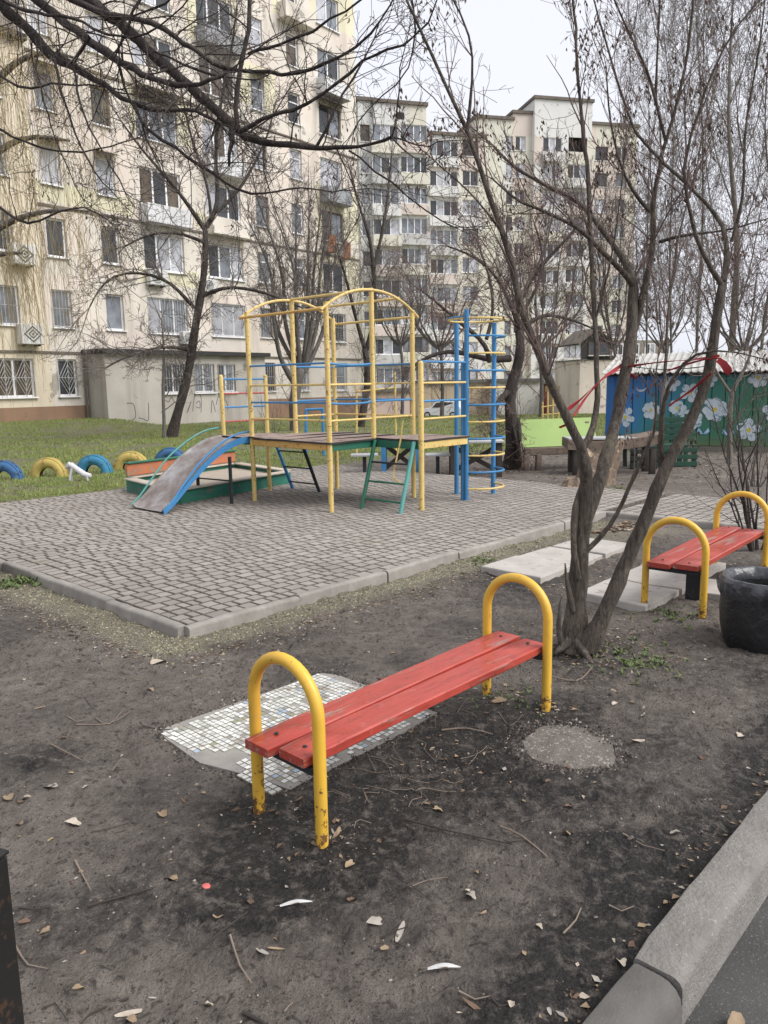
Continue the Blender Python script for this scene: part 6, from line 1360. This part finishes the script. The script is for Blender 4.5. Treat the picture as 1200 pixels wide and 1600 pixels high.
ribbon('wide red ribbon rising from the left stem to the middle stem', [(884, 642, 4.33), (905, 626, 4.5), (938, 595, 4.65), (972, 570, 4.8)], .03, RIB, twist=.6)
ribbon('second red ribbon below the wide one, between the left and middle stems', [(896, 650, 4.36), (918, 618, 4.5), (945, 590, 4.65), (976, 575, 4.8)], .018, RIB, twist=.4)
ribbon('red ribbon stretched from the middle stem to the right leaning stem', [(978, 573, 4.76), (1030, 566, 4.5), (1080, 562, 4.3), (1124, 556, 4.05)], .016, RIB, twist=.5)
ribbon('thin red ribbon under the stretched one, meeting it at the right stem', [(1042, 580, 4.3), (1070, 570, 4.25), (1100, 562, 4.15), (1125, 560, 4.03)], .012, RIB, twist=.4)
ribbon('red ribbon slanting down left from the right leaning stem', [(1112, 582, 4.06), (1080, 610, 4.2), (1045, 634, 4.3)], .014, RIB, twist=.5)
ribbon('short red ribbon end fluttering right of the leaning stem', [(1122, 562, 4.02), (1130, 568, 4.0), (1137, 578, 3.98), (1141, 583, 3.97)], .045, RIB, twist=1.2)
ribbon('short red ribbon knot hanging beside the middle stem', [(980, 585, 4.76), (987, 586, 4.74), (996, 590, 4.72)], .03, RIB, twist=1.5)
ribbon('dark green string between the middle and right stems', [(980, 572, 4.78), (1030, 577, 4.5), (1080, 575, 4.3), (1116, 570, 4.06)], .006, GRB, 'string')
ribbon('red knot wound round the lower left stem', [(874, 668, 4.36), (884, 664, 4.33), (893, 672, 4.33)], .02, RIB, twist=.8)
# ================================================================== SMALL THINGS ON THE GROUND
def ground_z(x, y):
    X = np.array([float(x)]); Y_ = np.array([float(y)]); return float((gz(X, Y_)+clods(X, Y_))[0])
LEAFM = [mat('leaf_pale', (.46, .4, .33), (.3, .25, .2), 30, .8, .2), mat('leaf_tan', (.3, .22, .14), (.22, .16, .1), 30, .8, .2), mat('leaf_grey', (.36, .33, .29), (.27, .24, .21), 30, .8, .2), mat('leaf_brown', (.14, .09, .06), (.1, .065, .045), 30, .85, .2)]
def leaf_geo(rs, kind):
    """a curled dry leaf: ring outline plus a raised midrib"""
    n = 14; out = []
    for k in range(n):
        q = 2*pi*k/n
        r = {0: 1+.12*cos(2*q), 1: .75+.35*abs(cos(2.5*q))**.6, 2: 1}[kind]; x = r*cos(q)*(1 if kind != 2 else 1.5); y = r*sin(q)*(.62 if kind != 2 else .33); out.append((x, y))
    cu, tw = rs.uniform(.4, 1.3), rs.uniform(-.7, .7); v = [(0, 0, .04)]
    for x, y in out: v.append((x, y, cu*y*y+.12*x*x*rs.uniform(.2, 1)+tw*x*y+.04*rs.random()))
    f = [(0, 1+k, 1+(k+1) % n) for k in range(n)]; return v, f
def where(x, y):
    if y > 1380: return 'near the bottom edge, ' + ('left' if x < 330 else 'below the near bench' if x < 760 else 'beside the road kerb')
    if x < 380: return 'left of the near bench' if y > 1180 else 'between the mosaic slab and the left edge'
    if x < 800: return 'around the near bench legs' if y > 1180 else 'behind the near bench seat'
    return 'between the near bench and the road kerb' if y > 1150 else 'between the tree trunk and the litter bin'
rs = random.Random(77); LM = []
for i in range(8):
    v, f = leaf_geo(rs, (1, 2, 1, 0, 1, 2, 1, 1)[i])
    for m in LEAFM: me = bpy.data.meshes.new('fallen_leaf'); me.from_pydata(v, [], f); me.materials.append(m); smooth(me, 180); LM.append(me)
def leaf(px_, py_, s, m=None, label=None, rot=None):
    g = G(px_, py_); me = LM[rs.randrange(8)*4+(m if m is not None else rs.choices(range(4), (3, 3, 3, 1))[0])]; o = bpy.data.objects.new('fallen_leaf', me); COL.objects.link(o)
    o.location = (g[0], g[1], ground_z(g[0], g[1])+.004); o.scale = (s, s, s); o.rotation_euler = (rs.gauss(0, .25), rs.gauss(0, .25), rot if rot is not None else rs.uniform(0, 6.28)); return tag(o, label or 'small dry curled leaf on the soil '+where(px_, py_), 'leaf', 'dry leaves scattered on the soil')
big = [(248, 1038, .045, 0, 'large pale leaf lying on the grit left of the near bench'), (993, 1166, .028, 0, 'pale leaf beside the flat concrete lump'), (585, 1440, .024, 2, 'greyish leaf on the soil below the near bench'), (340, 1438, .026, 1, 'folded tan leaf near the bottom, left of the centre'), (115, 1288, .03, 0, 'pale pointed leaf in the lower left soil'), (15, 1252, .032, 1, 'tan leaf at the left edge'), (80, 1235, .03, 2, 'grey leaf near the left edge, right of a tan one'), (255, 1272, .026, 1, 'tan leaf left of the near bench legs'), (268, 1380, .026, 1, 'tan leaf among twigs, lower left'), (410, 1492, .026, 2, 'crumpled grey leaf near the bottom'), (625, 1447, .028, 2, 'crumpled leaf right of the greyish leaf below the bench'), (735, 1398, .026, 2, 'grey crumpled leaf, lower right of the near bench'), (1005, 1120, .028, 2, 'grey leaf above the flat concrete lump'), (1158, 1146, .025, 0, 'pale leaf near the right edge'), (525, 1305, .03, 1, 'tan leaf leaning on a yellow hoop foot of the near bench'), (1150, 1560, .03, 1, 'brown leaf on the asphalt beyond the kerb'), (780, 1102, .04, 1, 'curled brown leaf at the far foot of the near bench'), (200, 1572, .024, 0, 'pale leaf at the bottom left'), (960, 1108, .018, 0, 'small pale leaf right of the near bench'), (1055, 1310, .02, 2, 'grey leaf near the kerb'), (970, 1510, .022, 0, 'pale torn leaf beside the kerb'), (820, 820, .04, 1, 'leaf at the paving edge')]
for x, y, s, m, lab in big: leaf(x, y, s, m, lab)
bpy.data.objects[[o.name for o in bpy.data.objects if o.get('label') == 'brown leaf on the asphalt beyond the kerb'][0]].location.z = -.07
for i in range(60):
    x, y = rs.uniform(0, 1150), 1050+550*rs.random()**1.0
    if x > 880+ (1600-y)*.72 : continue
    leaf(x, y, rs.uniform(.006, .022), rs.choices(range(4), (1.2, 3, 2, 3))[0])
def litter():
    """crumbs of leaf along the kerb, round the trunk and over the grass"""
    V_ = []; F_ = []; MI = []
    spots = []
    for _ in range(1500): a = rs.uniform(-.3, 5.6); spots.append(KP(a, -.38-abs(rs.gauss(0, .16))))
    for _ in range(700): b = rs.uniform(-.2, 3.4); spots.append(KP(-.35-abs(rs.gauss(0, .14)), b))
    for _ in range(500): g = G(905, 1010); spots.append(g+np.array([rs.gauss(.1, .3), rs.gauss(0, .25), 0]))
    for _ in range(900): spots.append(KP(rs.gauss(3.6, .7), -2.6+rs.gauss(0, .35)))
    for _ in range(350): spots.append(KP(rs.uniform(2.3, 4.3), -1.3+rs.gauss(0, .12)))
    for _ in range(300): spots.append(np.array([rs.uniform(-3.5, 3), rs.uniform(1.2, 6), 0]))
    for q in ((507, 1322), (405, 1266), (853, 1113), (761, 1084)):
        g = G(*q)
        for _ in range(32): spots.append(g+np.array([rs.gauss(.03, .09), rs.gauss(0, .08), 0]))
    for _ in range(130): spots.append(KP(rs.uniform(-1.6, 2.5), -3.43+abs(rs.gauss(0, .04))))
    for _ in range(110): g = G(700+rs.gauss(0, 60), 1170+rs.gauss(0, 40)); spots.append(g)
    for _ in range(2400): spots.append(np.array([rs.uniform(-12, 1), rs.uniform(11, 26), 0]))
    for _ in range(1800): spots.append(np.array([rs.uniform(1, 9), rs.uniform(11.8, 17), 0]))
    for p in spots:
        a = (p-K)@U; b = (p-K)@V
        if (a > -.04 and a < 7.7 and b > -.04 and b < 6.8) or b < -3.445: continue
        far = p[1] > 8; s = rs.uniform(.02, .05) if far else min(.021, rs.lognormvariate(-4.6, .42)); z = ground_z(p[0], p[1]); q = rs.uniform(0, 6.28); k = len(V_); e = rs.uniform(.3, .55)
        cu = rs.uniform(.1, .7); pts = ((1, rs.uniform(-.2, .2), rs.uniform(0, .35)), (rs.uniform(-.3, .5), e+rs.uniform(-.12, .25), cu), (rs.uniform(-1.1, -.6), rs.uniform(-.25, .25), rs.uniform(0, .35)), (rs.uniform(-.2, .2), rs.uniform(-.1, .1), rs.uniform(-.05, .12)), (rs.uniform(-.3, .5), -e-rs.uniform(-.12, .25), cu*rs.uniform(.3, 1.2)))
        for dx, dy, dz in pts: V_.append((p[0]+s*(dx*cos(q)-dy*sin(q)), p[1]+s*(dx*sin(q)+dy*cos(q)), z+.003+s*dz*.6))
        F_ += [(k, k+1, k+2, k+3), (k, k+3, k+2, k+4)]; mi = rs.choices(range(4), (.7, 3, 1.4, 4.5))[0]; MI += [mi, mi]
    o = npmesh('leaf_litter', np.array(V_), np.array(F_), LEAFM, None, sm=False, matidx=MI); tag(o, 'crumbled dry leaf litter along the kerb and over the soil', 'leaves', None, 'stuff')
litter()
def crumbs():
    '''clods, grit and pebbles as small faceted lumps'''
    r2 = np.random.RandomState(12); n1 = 15000
    Y_ = 1.35*np.exp(r2.rand(n1)*math.log(7/1.35)); X = (r2.rand(n1)-.5)*1.15*Y_*1.05; sz = r2.lognormal(-5.5, .5, n1)*(.6+.25*Y_/2); kind = np.zeros(n1, int)
    keep = vnoise(X*3.1, Y_*3.1)*.6+vnoise(X*9, Y_*9)*.4 > .42; X, Y_, sz, kind = X[keep], Y_[keep], sz[keep], kind[keep]
    a2 = r2.uniform(-.4, 5.5, 7000); b2 = -.04-np.abs(r2.normal(0, .2, 7000)); a3 = -.04-np.abs(r2.normal(0, .2, 4500)); b3 = r2.uniform(-.3, 4, 4500)
    aa = np.concatenate([a2, a3]); bb = np.concatenate([b2, b3]); X2 = K[0]+aa*U[0]+bb*V[0]; Y2 = K[1]+aa*U[1]+bb*V[1]
    X = np.concatenate([X, X2]); Y_ = np.concatenate([Y_, Y2]); sz = np.concatenate([sz, r2.lognormal(-5.2, .45, len(X2))]); kind = np.concatenate([kind, np.ones(len(X2), int)])
    g0 = G(888, 1167); q0 = r2.uniform(0, 6.28, 1500); r0 = np.abs(r2.normal(1.0, .14, 1500)); ex = [g0[0]+U[0]*.2*r0*np.cos(q0)+V[0]*.23*r0*np.sin(q0)]; ey = [g0[1]+U[1]*.2*r0*np.cos(q0)+V[1]*.23*r0*np.sin(q0)]
    pm = [(-.9, -1.22), (-.86, -1.13), (.12, -1.18), (.16, -1.28), (.13, -2.0), (-.3, -2.02), (-.82, -2.01), (-.84, -1.85), (-.93, -1.55)]
    for (a0, b0), (a1, b1) in zip(pm, pm[1:]+pm[:1]):
        k_ = int(700*math.hypot(a1-a0, b1-b0)); f = r2.rand(k_); aa = a0+(a1-a0)*f+r2.normal(0, .03, k_); bb = b0+(b1-b0)*f+r2.normal(0, .03, k_); ex.append(K[0]+aa*U[0]+bb*V[0]); ey.append(K[1]+aa*U[1]+bb*V[1])
    ex = np.concatenate(ex); ey = np.concatenate(ey); X = np.concatenate([X, ex]); Y_ = np.concatenate([Y_, ey]); sz = np.concatenate([sz, r2.lognormal(-4.95, .4, len(ex))]); kind = np.concatenate([kind, np.zeros(len(ex), int)])
    a = (X-K[0])*U[0]+(Y_-K[1])*U[1]; b = (X-K[0])*V[0]+(Y_-K[1])*V[1]; ok = ~((a > -.036) & (b > -.036)) & (b > -3.42) & (Y_ > 1.2); X, Y_, sz, kind = X[ok], Y_[ok], sz[ok], kind[ok]; n = len(X)
    Z = gz(X, Y_)+clods(X, Y_)
    sz = np.clip(sz, .002, .013); base = np.array([(1, 0, -.2), (.3, .9, -.2), (-.8, .6, -.2), (-.8, -.6, -.2), (.3, -.9, -.2), (.1, .1, .75)])
    P_ = base[None]*sz[:, None, None]*r2.uniform(.55, 1.3, (n, 6, 1)); th = r2.uniform(0, 6.28, n); c, s_ = np.cos(th)[:, None], np.sin(th)[:, None]
    x = P_[..., 0]*c-P_[..., 1]*s_; y = P_[..., 0]*s_+P_[..., 1]*c; VV = np.stack([x+X[:, None], y+Y_[:, None], P_[..., 2]+Z[:, None]+.0], -1).reshape(-1, 3)
    tri = np.array([(0, 1, 5), (1, 2, 5), (2, 3, 5), (3, 4, 5), (4, 0, 5)]); F_ = (tri[None]+(np.arange(n)*6)[:, None, None]).reshape(-1, 3)
    mi = np.where(kind == 0, r2.choice(3, n, p=[.52, .42, .06]), r2.choice([3, 4, 1], n, p=[.55, .3, .15])); MI = np.repeat(mi, 5)
    ms = [mat('crumb_dark', (.055, .047, .041), (.035, .03, .027), 20, .95, 0, var=.4), mat('crumb_mid', (.14, .12, .104), (.1, .086, .075), 20, .95, 0, var=.4), mat('crumb_pale', (.33, .295, .255), (.26, .23, .2), 20, .95, 0, var=.4), mat('grit_pale', (.36, .33, .235), (.27, .245, .165), 20, .95, 0, var=.4), mat('grit_olive', (.16, .15, .085), (.12, .11, .06), 20, .95, 0, var=.4)]
    o = npmesh('soil_crumbs', VV, F_, ms, None, tris=True, sm=False, matidx=MI); tag(o, 'crumbs of soil, grit and small stones on the trodden ground', 'grit', None, 'stuff')
crumbs()
TWG = [mat('fallen_twig_dark', (.05, .04, .034), (.03, .025, .022), 9, .9, .2), mat('fallen_twig_pale', (.24, .19, .15), (.16, .125, .1), 9, .9, .2)]
def fallen(pts, r, m, label):
    P_ = [];
    for x, y in pts: g = G(x, y); P_.append((g[0], g[1], ground_z(g[0], g[1])+r*1.2+.003))
    S_ = spline(P_, .05); c = S_[0].copy(); mb = MB().tube(S_, [r*(1-.6*i/len(S_)) for i in range(len(S_))], 6); tag(build('fallen_twig', mb, TWG[m], None, True, loc=tuple(c)), label, 'twig', 'twigs lying on the soil')
fallen([(630, 1285), (690, 1305), (745, 1318), (800, 1333)], .0045, 0, 'long dark twig to the right of the near bench')
fallen([(782, 1300), (815, 1318), (855, 1342)], .004, 1, 'pale straight twig right of the long dark twig')
fallen([(880, 1460), (900, 1435), (908, 1415)], .0035, 1, 'curved pale twig left of the kerb')
fallen([(140, 1420), (230, 1395), (310, 1370)], .004, 0, 'long thin dark twig in the lower left soil'); fallen([(305, 1490), (345, 1460), (388, 1428)], .004, 0, 'dark slanting twig near the bottom'); fallen([(22, 1478), (45, 1515), (75, 1525)], .0035, 1, 'curved pale twig at the lower left'); fallen([(360, 1470), (375, 1510), (393, 1535)], .0035, 1, 'pale twig at bottom centre left'); fallen([(80, 1165), (130, 1195)], .0035, 1, 'short pale twig left of the mosaic slab')
fallen([(120, 1135), (170, 1130), (205, 1113)], .003, 1, 'thin straw-coloured twig left of the mosaic slab corner'); fallen([(117, 1345), (130, 1370), (142, 1392)], .0035, 1, 'pale curved twig, lower left'); fallen([(260, 1425), (280, 1400), (295, 1388)], .0035, 0, 'short dark twig, lower left'); fallen([(380, 1585), (410, 1600), (425, 1618)], .006, 0, 'thick twig at the bottom edge'); fallen([(690, 1140), (730, 1135), (770, 1142)], .005, 1, 'peeled pale twig under the far end of the near bench')
fallen([(850, 1050), (900, 1060), (925, 1045)], .006, 1, 'pale root-like stick at the foot of the tree'); fallen([(900, 1268), (950, 1262), (1000, 1268)], .002, 0, 'thin dark twig near the kerb'); fallen([(200, 1548), (140, 1575), (115, 1600)], .0035, 0, 'dark twig at the bottom left')
for i in range(42):
    x, y = rs.uniform(20, 1000), rs.uniform(1060, 1590); kd = rs.choice((0, 0, 1))
    if x > 860+(1600-y)*.7: continue
    a = rs.gauss(0, .6); L = rs.uniform(20, 75); b = rs.gauss(0, 9); fallen([(x, y), (x+L*.5*cos(a), y+L*.3*sin(a)+b), (x+L*cos(a), y+L*.6*sin(a))], rs.uniform(.0012, .0028), kd, ('thin dark twig ', 'thin pale twig ')[kd]+where(x+L/2, y))
def stalks():
    mb = MB()
    for i in range(60):
        x, y = 620+rs.gauss(0, 75), 1200+rs.gauss(0, 42); a = rs.uniform(0, 6.28); L = rs.uniform(25, 65); mb.m = rs.choice((0, 1)); P_ = []
        for f, b in ((0, 0), (.35, rs.gauss(0, 8)), (.7, rs.gauss(0, 8)), (1, 0)): g = G(x+L*f*cos(a)+b, y+L*.6*f*sin(a)+b*.5); P_.append((g[0], g[1], ground_z(g[0], g[1])+.004+.012*sin(pi*f)*rs.random()))
        mb.tube(spline(P_, .03), .0013, 4)
    tag(build('dry_stalks', mb, TWG, None), 'tangle of thin dry stalks on the dark soil beneath the near bench', 'stalks', None, 'stuff')
stalks()
# feathers, cap, small weeds
def feather(px_, py_, L, rot, label):
    g = G(px_, py_); z = ground_z(g[0], g[1])+.008; t = thing('feather', label, 'feather', (g[0], g[1], z), 'white feathers on the soil'); mb = MB(); d = np.array([cos(rot), sin(rot), 0]); s = np.array([-d[1], d[0], 0]); rows = []
    for k in range(9):
        f = k/8; w_ = .011*sin(pi*min(1, f*.9+.12))**.7*(1 if f < .98 else .3); p = g+d*L*(f-.5)+s*.012*sin(f*2); p = np.array([p[0], p[1], z+.006*sin(pi*f)]); rows.append(mb.add([p-s*w_, p+np.array([0, 0, .003]), p+s*w_*.7]))
    for a, b in zip(rows, rows[1:]):
        for j in (0, 1): mb.face((a+j, a+j+1, b+j+1, b+j))
    build('vane', mb, mat('feather_white', (.52, .52, .51), (.42, .42, .42), 40, .7, 0), t); build('quill', MB().tube([np.array([*(g-d*L*.65)[:2], z]), np.array([*(g+d*L*.1)[:2], z+.008])], .0012, 5), TWG[1], t)
feather(463, 1419, .1, .05, 'white feather on the soil below the near bench'); feather(694, 1523, .09, -.1, 'white feather near the bottom centre')
g = G(322, 1388); cc = (g[0], g[1], ground_z(g[0], g[1])+.002); tag(build('bottle_cap', MB().lathe([(0, .006), (.011, .006), (.0135, .004), (.0145, 0)], cc, 21, lambda q, z: 1+.03*sin(21*q)), mat('cap_red', (.55, .1, .1), (.5, .15, .14), 60, .5, 0), None, True, loc=cc), 'small red bottle cap on the soil, lower left', 'bottle cap')
def weeds(label, px_, py_, n, spread, seed, h=.06):
    g = G(px_, py_); r2 = random.Random(seed); V_ = []; F_ = []
    for i in range(n):
        x, y = g[0]+r2.gauss(0, spread), g[1]+r2.gauss(0, spread); z = ground_z(x, y)
        for k in range(r2.randint(3, 6)):
            a = r2.uniform(0, 6.28); L = h*r2.uniform(.4, 1); el = r2.uniform(.3, 1.2); w_ = L*.17; d = np.array([cos(a)*cos(el), sin(a)*cos(el), sin(el)]); s = np.array([-sin(a), cos(a), 0])*w_; p = np.array([x, y, z]); k0 = len(V_)
            V_ += [tuple(p), tuple(p+d*L*.55+s), tuple(p+d*L+np.array([0, 0, -.15*L])), tuple(p+d*L*.55-s)]; F_.append((k0, k0+1, k0+2, k0+3))
    me = bpy.data.meshes.new('weeds'); me.from_pydata([(v[0]-g[0], v[1]-g[1], v[2]) for v in V_], [], F_); o = mkobj('weed_clump', me, mat('weed_green', (.075, .12, .03), (.13, .16, .06), 9, .7, 0), None); o.location = (g[0], g[1], 0); tag(o, label, 'weeds', 'weed clumps', 'stuff')
weeds('small green weeds at the foot of the far bench hoop', 1045, 962, 45, .13, 1, .045); weeds('small green weeds right of the tree trunk', 965, 1020, 40, .12, 2, .05); weeds('green weeds below the tree trunk on the right', 1000, 1040, 45, .11, 3, .05); weeds('green tuft at the foot of the left edge tree', 38, 905, 60, .13, 4, .09); weeds('green tuft at the paving kerb joint', 752, 876, 30, .08, 5, .05); weeds('green weeds between the stumps behind the paving', 952, 765, 50, .15, 6, .07); weeds('tiny weeds between the far feet of the near bench', 800, 1098, 25, .08, 7, .035)
